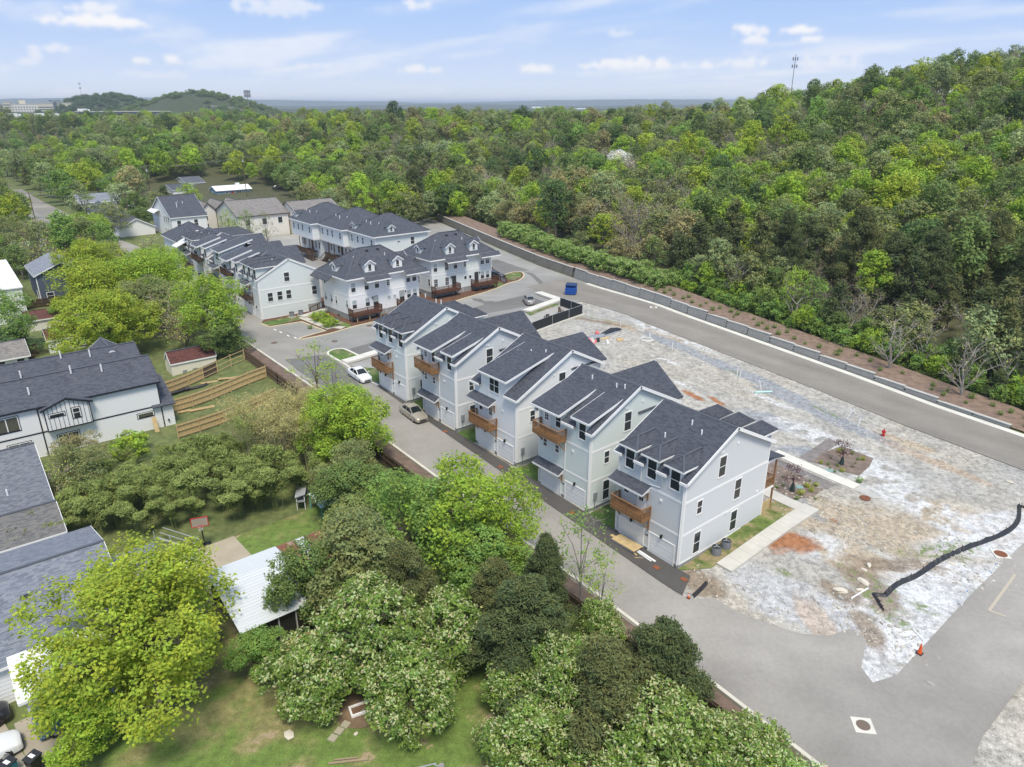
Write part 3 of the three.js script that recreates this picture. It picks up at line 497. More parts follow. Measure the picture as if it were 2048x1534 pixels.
// ---------------------------------------------------------------- trees: crowns of many leaf-sized faces round lobes, trunks with limbs
class Leaves {
  constructor() { this.p = []; this.c = []; }
  leaf(x, y, z, nx, ny, nz, len, wid, roll, col) { // a pointed leaf in the plane across n
    let ax = Math.abs(ny) > 0.9 ? 1 : 0, ay = ax ? 0 : 1; let ux = ay * nz, uy = -ax * nz, uz = ax * ny - ay * nx; const l = Math.hypot(ux, uy, uz) || 1; ux /= l; uy /= l; uz /= l;
    const vx = ny * uz - nz * uy, vy = nz * ux - nx * uz, vz = nx * uy - ny * ux, c = Math.cos(roll), s = Math.sin(roll);
    const ex = (ux * c + vx * s) * len / 2, ey = (uy * c + vy * s) * len / 2, ez = (uz * c + vz * s) * len / 2, fx = (vx * c - ux * s) * wid / 2, fy = (vy * c - uy * s) * wid / 2, fz = (vz * c - uz * s) * wid / 2;
    const b = .12 * len, k = [x - ex, y - ey, z - ez], m = [x + fx - nx * b, y + fy - ny * b, z + fz - nz * b], t = [x + ex, y + ey, z + ez], n = [x - fx - nx * b, y - fy - ny * b, z - fz - nz * b];
    this.p.push(...k, ...m, ...t, ...k, ...t, ...n); for (let i = 0; i < 6; i++) this.c.push(col[0], col[1], col[2]);
  }
  geo() { const g = new THREE.BufferGeometry(); g.setAttribute('position', new THREE.Float32BufferAttribute(this.p, 3)); g.setAttribute('color', new THREE.Float32BufferAttribute(this.c, 3)); g.computeVertexNormals(); return g; }
}
const leafMat = (name, r, g, b, tr = .45) => new THREE.MeshPhysicalMaterial({ name, color: lin(r, g, b), vertexColors: true, roughness: .85, transmission: tr, thickness: 0, specularIntensity: .25, side: THREE.DoubleSide });
const BARK = mat('bark', .17, .14, .115, { roughness: 1 }), BARK_PALE = mat('barkpale', .29, .265, .23, { roughness: 1 }), BARK_DARK = mat('barkdark', .085, .07, .058, { roughness: 1 });
function rdir(R) { const u = R() * 2 - 1, t = R() * 6.2832, s = Math.sqrt(1 - u * u); return [s * Math.cos(t), u, s * Math.sin(t)]; }
// o: h height, r crown radius, base crown bottom, lobes, lr lobe size, clusters, per leaves per cluster, cr cluster radius, len/wid leaf, up (lift of leaf planes), tip [share, r, g, b] blossom colours, cone (0 round .. 1 pointed)
function broadTree(o, seed) {
  const R = rng(seed), L = new Leaves(), W = mb(), lobes = [], ch = o.h - o.base, cone = o.cone || 0;
  for (let i = 0; i < o.lobes; i++) {
    const t = (i + R()) / o.lobes, y = o.base + ch * (.16 + .72 * t), prof = cone ? (1 - t) * cone + (1 - cone) * Math.sqrt(Math.max(.05, 1 - Math.pow(2 * t - .75, 2) * .75)) : Math.sqrt(Math.max(.08, 1 - Math.pow(2 * t - .8, 2) * .8));
    const rad = o.r * prof * (.25 + .6 * Math.sqrt(R())) * (i % 5 === 0 ? .3 : 1), a = i * 2.4 + R() * 1.2, lr = o.lr * o.r * (.75 + .5 * R()) * (cone ? (1 - .45 * t) : 1);
    lobes.push([Math.cos(a) * rad, Math.min(y, o.h - lr * .7), Math.sin(a) * rad, lr]);
  }
  // wood
  const tr = o.trunk || o.h * .022, lean = [(R() - .5) * o.h * .06, (R() - .5) * o.h * .06], fork = o.base + ch * .25;
  const tp = t => [lean[0] * t + Math.sin(t * 5) * tr * .8, -.4 + (fork + .4) * t, lean[1] * t];
  W.tube([0, .25, .5, .75, 1].map(tp), tr, tr * .62, 7, false);
  for (const l of lobes) {
    const s = tp(.55 + .45 * R()), e = [l[0], l[1] - l[3] * .1, l[2]], m = [mix(s[0], e[0], .45), mix(s[1], e[1], .62), mix(s[2], e[2], .45)];
    W.tube([s, m, e], tr * .42, tr * .12, 5, false);
    for (let k = 0; k < (o.twigs ?? 4); k++) { const d = rdir(R), q = l[3] * .9; W.tube([e, [e[0] + d[0] * q * .5, e[1] + (Math.abs(d[1]) * .6 + .1) * q * .6, e[2] + d[2] * q * .5], [e[0] + d[0] * q, e[1] + (d[1] * .7 + .3) * q, e[2] + d[2] * q]], tr * .13, tr * .03, 3, false); }
  }
  // foliage
  let made = 0, guard = 0;
  while (made < o.clusters && guard++ < o.clusters * 6) {
    const l = lobes[(R() * lobes.length) | 0], d = rdir(R); if (d[1] < -.55 && R() < .75) continue;
    const q = l[3] * (.62 + .42 * Math.pow(R(), .6)), c = [l[0] + d[0] * q, l[1] + d[1] * q * (o.squash ?? .85), l[2] + d[2] * q];
    let deep = false; for (const k of lobes) if (k !== l) { const e = Math.hypot(c[0] - k[0], (c[1] - k[1]) / .85, c[2] - k[2]); if (e < k[3] * .55) { deep = true; break; } } if (deep && R() < .8) continue;
    made++;
    const out = [d[0], d[1] + .35, d[2]], tone = .72 + .56 * R(), warm = (R() - .5) * .24, blossom = o.tip && R() < o.tip[0];
    for (let k = 0; k < o.per; k++) {
      const e = rdir(R), s = o.cr * Math.pow(R(), .45), x = c[0] + e[0] * s, y = c[1] + e[1] * s * .75 - (o.droop || 0) * s * .5, z = c[2] + e[2] * s, f = rdir(R), u = o.up ?? .55;
      let nx = out[0] * .5 + f[0] * .75, ny = out[1] * .5 + f[1] * .75 + u, nz = out[2] * .5 + f[2] * .75; const n = Math.hypot(nx, ny, nz) || 1;
      const b = tone * (.8 + .4 * R()); const col = blossom && (k & 1 || R() < .3) && e[1] > -.3 ? [o.tip[1] * (.8 + .3 * R()), o.tip[2] * (.8 + .3 * R()), o.tip[3] * (.8 + .3 * R())] : [b * (1 + warm), b, b * (1 - warm)];
      L.leaf(x, y, z, nx / n, ny / n, nz / n, o.len * (.7 + .6 * R()), o.wid * (.7 + .6 * R()), R() * 6.28, col);
    }
  }
  return { crown: L.geo(), trunk: W.geo(), h: o.h, r: o.r };
}
// nearly leafless tree: forked limbs and a haze of twigs with a few opening buds
function bareTree(o, seed) {
  const R = rng(seed), W = mb(), L = new Leaves();
  const grow = (p, d, len, r, depth) => {
    const q = [], n = 3; let a = p.slice(), v = d.slice(); q.push(a.slice());
    for (let i = 0; i < n; i++) { v[0] += (R() - .5) * .35; v[1] += (R() - .3) * .22; v[2] += (R() - .5) * .35; const l = Math.hypot(...v); v = v.map(t => t / l); a = [a[0] + v[0] * len / n, a[1] + v[1] * len / n, a[2] + v[2] * len / n]; q.push(a.slice()); }
    W.tube(q, r, r * .55, depth > 2 ? 3 : depth > 1 ? 4 : 6, false);
    if (depth >= o.depth) { // twigs
      for (let k = 0; k < o.twigs; k++) { const e = rdir(R), t = q[1 + (R() * 3 | 0)]; const dir = [v[0] * .6 + e[0], v[1] * .6 + e[1] * .7 + .25, v[2] * .6 + e[2]], l = Math.hypot(...dir), tl = o.tlen * (.5 + R()), c = [t[0] + dir[0] / l * tl / 2, t[1] + dir[1] / l * tl / 2, t[2] + dir[2] / l * tl / 2]; let n = rdir(R), g = (n[0] * dir[0] + n[1] * dir[1] + n[2] * dir[2]) / l / l; n = n.map((w, i) => w - dir[i] * g); const nl = Math.hypot(...n) || 1;
        L.strip ??= 1; stick(L, t, [t[0] + dir[0] / l * tl, t[1] + dir[1] / l * tl, t[2] + dir[2] / l * tl], n.map(w => w / nl), o.tw, [.8 + .4 * R(), .78 + .4 * R(), .78 + .35 * R()]);
        if (R() < o.buds) for (let b = 0; b < 3; b++) { const f = rdir(R); L.leaf(c[0] + f[0] * tl * .5, c[1] + f[1] * tl * .5, c[2] + f[2] * tl * .5, ...rdir(R), o.bl, o.bl * .6, R() * 6, o.bc.map(w => w * (.7 + .6 * R()))); } }
      return;
    }
    const kids = depth === 0 ? o.limbs : 3 + (R() * 2 | 0);
    for (let k = 0; k < kids; k++) { const t = q[depth === 0 ? 1 + (R() * 3 | 0) : 1 + (k % 3)], a2 = k * 2.4 + R() * 1.5, sp = depth === 0 ? .75 : .8; grow(t, [v[0] * .7 + Math.cos(a2) * sp, v[1] * .75 + .12, v[2] * .7 + Math.sin(a2) * sp], len * (.62 + .2 * R()), r * .5, depth + 1); }
  };
  grow([0, -.3, 0], [(R() - .5) * .15, 1, (R() - .5) * .15], o.h * .42, o.h * .02, 0);
  return { crown: L.geo(), trunk: W.geo(), h: o.h, r: o.h * .35 };
}
function stick(L, a, b, n, w, col) { const d = [b[0] - a[0], b[1] - a[1], b[2] - a[2]], s = [d[1] * n[2] - d[2] * n[1], d[2] * n[0] - d[0] * n[2], d[0] * n[1] - d[1] * n[0]], l = Math.hypot(...s) || 1, k = w / l; L.p.push(a[0] - s[0] * k, a[1] - s[1] * k, a[2] - s[2] * k, a[0] + s[0] * k, a[1] + s[1] * k, a[2] + s[2] * k, b[0], b[1], b[2]); for (let i = 0; i < 3; i++) L.c.push(...col); }
function plant(proto, leaf, bark, name, label, category, group, p, turn, s) {
  const g = thing(name, label, category, p, turn, group); typeof s === 'number' ? g.scale.setScalar(s) : g.scale.set(...s);
  mesh('trunk', proto.trunk, bark, g); mesh('crown', proto.crown, leaf, g); return g;
}
// leaf colours (reflectance of the leaf; part of the light also passes through)
const LF = {
  lime: leafMat('lime leaves', .36, .50, .06, .42), yellow: leafMat('yellow-green leaves', .40, .485, .055, .42), fresh: leafMat('fresh green leaves', .26, .40, .09, .42),
  mid: leafMat('mid green leaves', .215, .30, .085, .4), olive: leafMat('olive leaves', .285, .32, .12, .4), deep: leafMat('deep green leaves', .13, .21, .065, .38), pale: leafMat('pale green leaves', .36, .43, .19, .4),
  tan: leafMat('tan opening leaves', .38, .35, .16, .38), cedar: leafMat('cedar sprays', .125, .16, .062, .25), cedar2: leafMat('olive cedar sprays', .175, .195, .072, .25), bamboo: leafMat('bamboo leaves', .31, .37, .12, .4), bamboodry: leafMat('dry bamboo leaves', .50, .46, .22, .35),
  twig: leafMat('grey twigs', .38, .345, .29, .1), twig2: leafMat('brown twigs', .33, .285, .22, .1), purple: leafMat('purple leaves', .10, .03, .045, .3), white: leafMat('white blossom', .80, .79, .70, .3), shrub: leafMat('shrub leaves', .22, .33, .065, .4), gold: leafMat('golden shrub leaves', .42, .46, .05, .4),
};
// far prototypes, seen at 100 to 500 m
const FAR = {
  round: [1, 2, 3, 4].map(i => broadTree({ h: 12, r: 5.2, base: 2.2, lobes: 11, lr: .42, clusters: 300, per: 9, cr: .85, len: .62, wid: .40, twigs: 1, up: .5 }, 100 + i)),
  tall: [1, 2].map(i => broadTree({ h: 16, r: 5, base: 4.5, lobes: 12, lr: .4, clusters: 300, per: 9, cr: .85, len: .62, wid: .4, twigs: 1 }, 120 + i)),
  airy: [1, 2].map(i => broadTree({ h: 12, r: 4.6, base: 2.5, lobes: 12, lr: .34, clusters: 170, per: 8, cr: .8, len: .5, wid: .32, twigs: 5 }, 140 + i)),
  bare: [1, 2, 3].map(i => bareTree({ h: 12, limbs: 6, depth: 2, twigs: 26, tlen: 1.5, tw: .028, buds: .16, bl: .32, bc: [1, 1.15, .45] }, 160 + i)),
  cedar: [1, 2].map(i => broadTree({ h: 11, r: 3.4, base: .8, lobes: 16, lr: .34, clusters: 330, per: 9, cr: .6, len: .5, wid: .2, cone: .8, twigs: 1 }, 180 + i)),
};
// ---------------------------------------------------------------- the wooded hill and the country behind
const cleared = (x, z) => (x > -215 && x < -55 && z > -52 && z < 12) || (x > -305 && x < -205 && z > -66 && z < -26) || (x > -262 && x < -225 && z > -14 && z < 6) || (x < -195 && z > 7 && z < 18.5) || (x > -216 && x < -178 && z > -10 && z < 40) || (x > -206 && x < -158 && z > -46 && z < 0);
const woodTrees = [];
{
  const R = rng(4242), az0 = Math.atan2(look(-330, 210).x, -look(-330, 210).z), az1 = Math.atan2(look(2380, 210).x, -look(2380, 210).z);
  const add = (x, z, d) => {
    const n = noise(x * .022 + 9, z * .022 + 3), m = noise(x * .05 + 70, z * .05), k = R(), b = behind(x, z), edge = b < 34 && x > -60;
    let kind, leaf, tint;
    const hill = x > -190 && z < -60;
    if (edge ? (k < .36 + .25 * sstep(-30, 20, x)) : k < .05 + .10 * sstep(.6, .8, m)) { kind = 'cedar'; leaf = R() < .6 ? 'cedar' : 'cedar2'; }
    else if (k > .80 - .22 * sstep(.5, .75, n) && !(b < 12)) { kind = 'bare'; leaf = R() < .6 ? 'twig' : 'twig2'; }
    else { const c = R() * .7 + m * .5; leaf = c < .28 ? 'fresh' : c < .46 ? 'mid' : c < .60 ? 'lime' : c < .80 ? 'olive' : c < .95 ? 'pale' : 'tan'; if (R() < .12) leaf = 'yellow'; if (R() < .06) leaf = 'deep'; kind = R() < .5 ? 'round' : R() < .55 ? 'airy' : 'tall'; }
    const v = FAR[kind], i = R() * v.length | 0; let s = .62 + .5 * R(); if (kind === 'tall') s *= .85; if (edge && kind !== 'cedar') s *= .72; if (edge && kind === 'cedar') s *= 1.05 + .25 * R(); if (b < 9 && x > -150) s *= .55; if (!hill && x > -215) s *= .8;
    const h = s * (.85 + .35 * R()); woodTrees.push({ x, z, y: T(x, z) - .2, d, kind, i, leaf, turn: R() * 6.28, s, h, tint: .8 + .4 * R() });
  };
  for (const [d0, d1, sp] of [[85, 240, 5.3], [240, 450, 7.6], [450, 820, 11.5], [820, 1700, 21]]) {
    for (let gx = -d1; gx < d1; gx += sp) for (let gz = -d1; gz < d1; gz += sp) {
      const x = CAM.x + gx + (R() - .5) * sp * .9, z = CAM.z + gz + (R() - .5) * sp * .9, d = Math.hypot(x - CAM.x, z - CAM.z); if (d < d0 || d >= d1) continue;
      const az = Math.atan2(x - CAM.x, -(z - CAM.z)); if (az < az0 || az > az1) continue;
      if (d > 430 && az > -.62) continue;              // beyond the crest of the hill
      const b = behind(x, z); const wood = (b > 6.5 && x > -160) || x < -150; if (!wood || cleared(x, z)) continue;
      if (x < -150 && z > -70 && d < 330) { if (R() < .35) continue; }
      if (d > 450 && R() < .12) continue;
      add(x, z, d);
    }
  }
  woodTrees.sort((a, b) => a.d - b.d);
}
const WOODLABEL = { cedar: ['cedar_tree', 'dark cedar tree in the woodland above the far road', 'cedar tree'], bare: ['bare_tree', 'grey leafless tree in the spring woodland on the hill', 'tree'], other: { fresh: 'fresh green', mid: 'mid green', lime: 'lime green', olive: 'olive green', pale: 'pale grey-green', tan: 'tan budding', yellow: 'yellow-green', deep: 'deep green' } };
{
  // the nearest trees, one by one
  const near = woodTrees.splice(0, 285), first = {};
  for (const t of near) {
    const key = t.kind + t.i + t.leaf, lab = t.kind === 'cedar' ? WOODLABEL.cedar : t.kind === 'bare' ? WOODLABEL.bare : ['woodland_tree', `${WOODLABEL.other[t.leaf]} leafy tree in the spring woodland on the hill`, 'tree'], group = t.kind === 'cedar' ? 'cedars along the wood edge' : t.kind === 'bare' ? 'leafless trees in the wood' : 'leafy trees in the wood', p = V(t.x, t.y, t.z);
    if (!first[key]) first[key] = plant(FAR[t.kind][t.i], LF[t.leaf], t.kind === 'bare' ? BARK_PALE : BARK, lab[0], lab[1], lab[2], group, p, t.turn, [t.s, t.h, t.s]);
    else dup(first[key], lab[0], lab[1], p, t.turn, [t.s, t.h, t.s]);
  }
  // the rest of the wood as one mass
  const wood = new THREE.Group(); wood.name = 'distant_woodland'; wood.userData = { kind: 'stuff', label: 'mass of spring woodland covering the hill and the valley' }; scene.add(wood);
  const by = {}; for (const t of woodTrees) (by[t.kind + '|' + t.i + '|' + t.leaf] ??= []).push(t);
  const m = new THREE.Matrix4(), q = new THREE.Quaternion(), up = V(0, 1, 0), c = new THREE.Color();
  for (const [k, l] of Object.entries(by)) {
    const [kind, i, leaf] = k.split('|'), f = FAR[kind][+i];
    for (const [n, g, mm] of [['crown', f.crown, LF[leaf]], ['trunk', f.trunk, kind === 'bare' ? BARK_PALE : BARK]]) {
      if (n === 'trunk' && kind !== 'bare' && kind !== 'airy') continue;
      const im = new THREE.InstancedMesh(g, mm, l.length); im.name = n; im.userData = { kind: 'stuff' };
      l.forEach((t, j) => { im.setMatrixAt(j, m.compose(V(t.x, t.y, t.z), q.setFromAxisAngle(up, t.turn), V(t.s, t.h, t.s))); if (n === 'crown') im.setColorAt(j, c.setRGB(t.tint, t.tint, t.tint)); });
      im.castShadow = im.receiveShadow = true; wood.add(im);
    }
  }
}
// ---------------------------------------------------------------- house parts
class Face { // a wall plane: origin, direction along it (seen from outside, left to right), outward normal
  constructor(o, u) { const l = Math.hypot(u[0], u[1]); this.o = o; this.u = [u[0] / l, u[1] / l]; this.n = [-this.u[1], this.u[0]]; }
  P(u, v, d = 0) { return [this.o[0] + this.u[0] * u + this.n[0] * d, this.o[1] + v, this.o[2] + this.u[1] * u + this.n[1] * d]; }
  box(m, u0, v0, d0, u1, v1, d1) {
    const P = (a, b, c) => this.P(a, b, c), A = P(u0, v0, d0), B = P(u1, v0, d0), C = P(u1, v1, d0), D = P(u0, v1, d0), E = P(u0, v0, d1), F = P(u1, v0, d1), G = P(u1, v1, d1), H = P(u0, v1, d1);
    m.poly([E, F, G, H]).poly([F, B, C, G]).poly([A, E, H, D]).poly([H, G, C, D]).poly([A, B, F, E]).poly([B, A, D, C]); return m;
  }
}
// lapped boards over a convex outline in the wall plane
function siding(F, out, pitch = .19, lip = .026) {
  const m = mb(); let lo = 1e9, hi = -1e9; for (const [, v] of out) { lo = Math.min(lo, v); hi = Math.max(hi, v); }
  for (let v = lo; v < hi - 1e-4; v += pitch) {
    const t = Math.min(hi, v + pitch), q = clipAxis(clipAxis(out, 1, v, false), 1, t, true); if (q.length < 3) continue;
    m.poly(q.map(([a, b]) => F.P(a, b, lip * (1 - (b - v) / pitch) + .002)));
    const b = q.filter(p => Math.abs(p[1] - v) < 1e-6).map(p => p[0]); if (b.length > 1) { const a = Math.min(...b), c = Math.max(...b); m.poly([F.P(a, v, 0), F.P(c, v, 0), F.P(c, v, lip + .002), F.P(a, v, lip + .002)]); }
  }
  return m;
}
// window: trim with panes; kind 'hung' (two sashes), 'fixed', 'twin' (two hung side by side), 'grid'
function win(F, par, u, v, w, h, { kind = 'hung', trim = MAT.trim, t = .10, glass = GLASS, upper, name = 'window', sash = MAT.trim, outline } = {}) {
  const m = mb(), f = .062; F.box(m, u - t, v - t, .0, u, v + h + t, f); F.box(m, u + w, v - t, .0, u + w + t, v + h + t, f); F.box(m, u, v + h, 0, u + w, v + h + t, f); F.box(m, u - .02, v - t, 0, u + w + .02, v, f + .02);
  if (outline) { const o = .07, e = t + o; F.box(m, u - e, v - e, .0, u - t, v + h + e, f); F.box(m, u + w + t, v - e, .0, u + w + e, v + h + e, f); F.box(m, u - t, v + h + t, 0, u + w + t, v + h + e, f); F.box(m, u - t, v - e, 0, u + w + t, v - t, f); }
  const g = outline ? mb() : m; if (outline) { F.box(g, u - t, v - t, .0, u, v + h + t, f + .004); F.box(g, u + w, v - t, .0, u + w + t, v + h + t, f + .004); F.box(g, u, v + h, 0, u + w, v + h + t, f + .004); F.box(g, u, v - t, 0, u + w, v, f + .004); }
  const W = m.build(name, outline || trim, par); if (outline) g.build('frame', trim, W);
  const pane = (a, b, c, d, mat2 = glass, dep = .036) => { const q = mb(); q.poly([F.P(a, b, dep), F.P(c, b, dep), F.P(c, d, dep), F.P(a, d, dep)]); q.build('pane', mat2, W); };
  const bar = (a, b, c, d) => { const q = mb(); F.box(q, a, b, .01, c, d, .05); return q.build('sash_bar', sash, W); };
  const cols = kind === 'twin' ? 2 : 1, cw = w / cols;
  for (let i = 0; i < cols; i++) {
    const a = u + i * cw; if (i) bar(a - .04, v, a + .04, v + h);
    if (kind === 'fixed' || kind === 'door') pane(a, v, a + cw, v + h);
    else { pane(a, v, a + cw, v + h / 2, glass, .034); pane(a, v + h / 2, a + cw, v + h, upper || glass, .040); bar(a, v + h / 2 - .03, a + cw, v + h / 2 + .03); }
    if (kind === 'grid') { const q = mb(); F.box(q, a + cw / 2 - .015, v, .01, a + cw / 2 + .015, v + h, .05); for (const k of [.25, .75]) F.box(q, a, v + h * k - .012, .01, a + cw, v + h * k + .012, .049); q.build('muntin', sash, W); }
  }
  return W;
}
function garageDoor(F, par, u, w, h, v = 0, m = MAT.garage) {
  const f = mb(), t = .13; F.box(f, u - t, v, 0, u, v + h + t, .07); F.box(f, u + w, v, 0, u + w + t, v + h + t, .07); F.box(f, u, v + h, 0, u + w, v + h + t, .07); const D = f.build('garage_door', MAT.trim, par);
  for (let i = 0; i < 4; i++) { const q = mb(), a = v + i * h / 4 + .012, b = v + (i + 1) * h / 4 - .008; F.box(q, u, a, -.02, u + w, b, .038); for (let k = 0; k < 4; k++) { const c = u + w * (k + .1) / 4, d = u + w * (k + .9) / 4; F.box(q, c, a + .1, .03, d, b - .1, .042); } q.build('panel', m, D); }
  const s = mb(); F.box(s, u - .02, v, -.02, u + w + .02, v + .04, .12); s.build('sill', mat('sill', .60, .52, .38), D);
}
function door(F, par, u, v, w, h, m = MAT.trim, lites = 6) {
  const f = mb(); F.box(f, u - .1, v, 0, u, v + h + .1, .05); F.box(f, u + w, v, 0, u + w + .1, v + h + .1, .05); F.box(f, u, v + h, 0, u + w, v + h + .1, .05); F.box(f, u, v, 0, u + w, v + h, .036); const D = f.build('door', m, par);
  const c = 2, r = Math.ceil(lites / 2); for (let i = 0; i < r; i++) for (let k = 0; k < c; k++) { const a = u + .16 + k * (w - .3) / c, b = v + h * .5 + i * (h * .44) / r; mb().poly([F.P(a, b,   .041), F.P(a + (w - .3) / c - .05, b,   .041), F.P(a + (w - .3) / c - .05, b + h * .44 / r - .05,   .041), F.P(a, b + h * .44 / r - .05,   .041)]).build('pane', GLASS, D); }
  const k = mb(); F.box(k, u + w - .12, v + h * .44, .015, u + w - .06, v + h * .48, .07); k.build('handle', MAT.metal, D);
}
function coachLamp(F, par, u, v) { const m = mb(); F.box(m, u - .05, v - .05, 0, u + .05, v + .16, .03); F.box(m, u - .02, v + .12, .03, u + .02, v + .16, .16); F.box(m, u - .075, v - .16, .08, u + .075, v + .07, .23); F.box(m, u - .10, v + .07, .055, u + .10, v + .11, .255); F.box(m, u - .05, v + .11, .105, u + .05, v + .17, .205); m.build('lantern', MAT.lamp, par); }
// timber balcony on brackets; d depth, y rim bottom, rail top at y + 1.3
function balcony(F, par, u0, u1, y, d, m = MAT.cedar, brace = 1) {
  const f = mb(); F.box(f, u0, y, d - .05, u1, y + .32, d); F.box(f, u0, y, 0.02, u0 + .05, y + .32, d - .05); F.box(f, u1 - .05, y, 0.02, u1, y + .32, d - .05); for (let i = 0; i < 8; i++) F.box(f, u0 + .05, y + .27, .03 + i * (d - .09) / 8, u1 - .05, y + .315, .015 + (i + 1) * (d - .09) / 8); F.box(f, u0 - .03, y + .32, d - .14, u1 + .03, y + .36, d + .03);
  const B = f.build('balcony', m, par), top = y + 1.3;
  const r = mb(); F.box(r, u0 - .02, top - .05, d - .1, u1 + .02, top, d + .02); F.box(r, u0 - .02, top - .05, .02, u0 + .1, top, d - .1); F.box(r, u1 - .1, top - .05, .02, u1 + .02, top, d - .1); F.box(r, u0, y + .44, d - .06, u1, y + .50, d - .02); F.box(r, u0 + .02, y + .44, .02, u0 + .06, y + .5, d - .06); F.box(r, u1 - .06, y + .44, .02, u1 - .02, y + .5, d - .06); r.build('handrail', m, B);
  for (const [a, e] of [[u0, d - .1], [(u0 + u1) / 2 - .05, d - .1], [u1 - .1, d - .1], [u0, .02], [u1 - .1, .02]]) { const p = mb(); F.box(p, a + .005, y + .36, e, a + .095, top - .05, e + .09); p.build('post', m, B); }
  const q = mb(); for (let x = u0 + .2; x < u1 - .15; x += .115) F.box(q, x, y + .5, d - .055, x + .036, top - .05, d - .02); for (let z = .16; z < d - .15; z += .115) for (const x of [u0 + .025, u1 - .06]) F.box(q, x, y + .5, z, x + .036, top - .05, z + .036); stuff(q.build('balusters', m, B));
  if (brace) for (const a of [u0 + .12, u1 - .2]) { const k = mb(), P = (v, e) => F.P(a + .05, v, e); k.bar(P(y, .07), P(y - 1.15, .07), .1, .1).bar(P(y - 1.0, .1), P(y - .03, d * .82), .09, .09).bar(P(y - .045, .03), P(y - .045, d * .9), .09, .09); k.build('bracket', m, B); }
  return B;
}
// small lean-to canopy over a balcony or garage
function canopy(F, par, u0, u1, v0, v1, d, m = MAT.shingle, wood = MAT.cedar) {
  const r = mb(); r.slab([F.P(u0, v0, d), F.P(u1, v0, d), F.P(u1, v1, .01), F.P(u0, v1, .01)], .07); const C = r.build('canopy', m, par);
  const f = mb(); F.box(f, u0, v0 - .2, d - .03, u1, v0 - .02, d + .012); for (const a of [u0, u1 - .05]) f.slab([F.P(a, v0 - .09, d - .03), F.P(a + .05, v0 - .09, d - .03), F.P(a + .05, v1 - .09, .01), F.P(a, v1 - .09, .01)], .15); for (const a of [u0 + .05, u1 - .1]) f.poly([F.P(a, v0 - .16, d - .03), F.P(a, v0 - .16, .01), F.P(a, v1 - .16, .01)]); f.build('fascia', MAT.trim, C);
  const t = mb(); for (let x = u0 + .15; x < u1 - .1; x += .42) F.box(t, x, v0 - .3, d - .35, x + .06, v0 - .12, d - .02); t.build('rafter_tails', MAT.trim, C); C.children[C.children.length - 1].userData.kind = 'stuff';
  for (const a of [u0 + .14, u1 - .2]) { const k = mb(), P = (v, e) => F.P(a, v, e); k.bar(P(v0 - .1, .06), P(v0 - 1.0, .06), .09, .09).bar(P(v0 - .85, .08), P(v0 - .25, d * .8), .08, .08).bar(P(v0 - .22, .03), P(v0 - .22, d * .88), .08, .08); k.build('bracket', wood, C); }
}
const spout = (par, pts, r = .042) => mb().tube(pts, r, r, 4, false).build('downspout', MAT.trim, par);
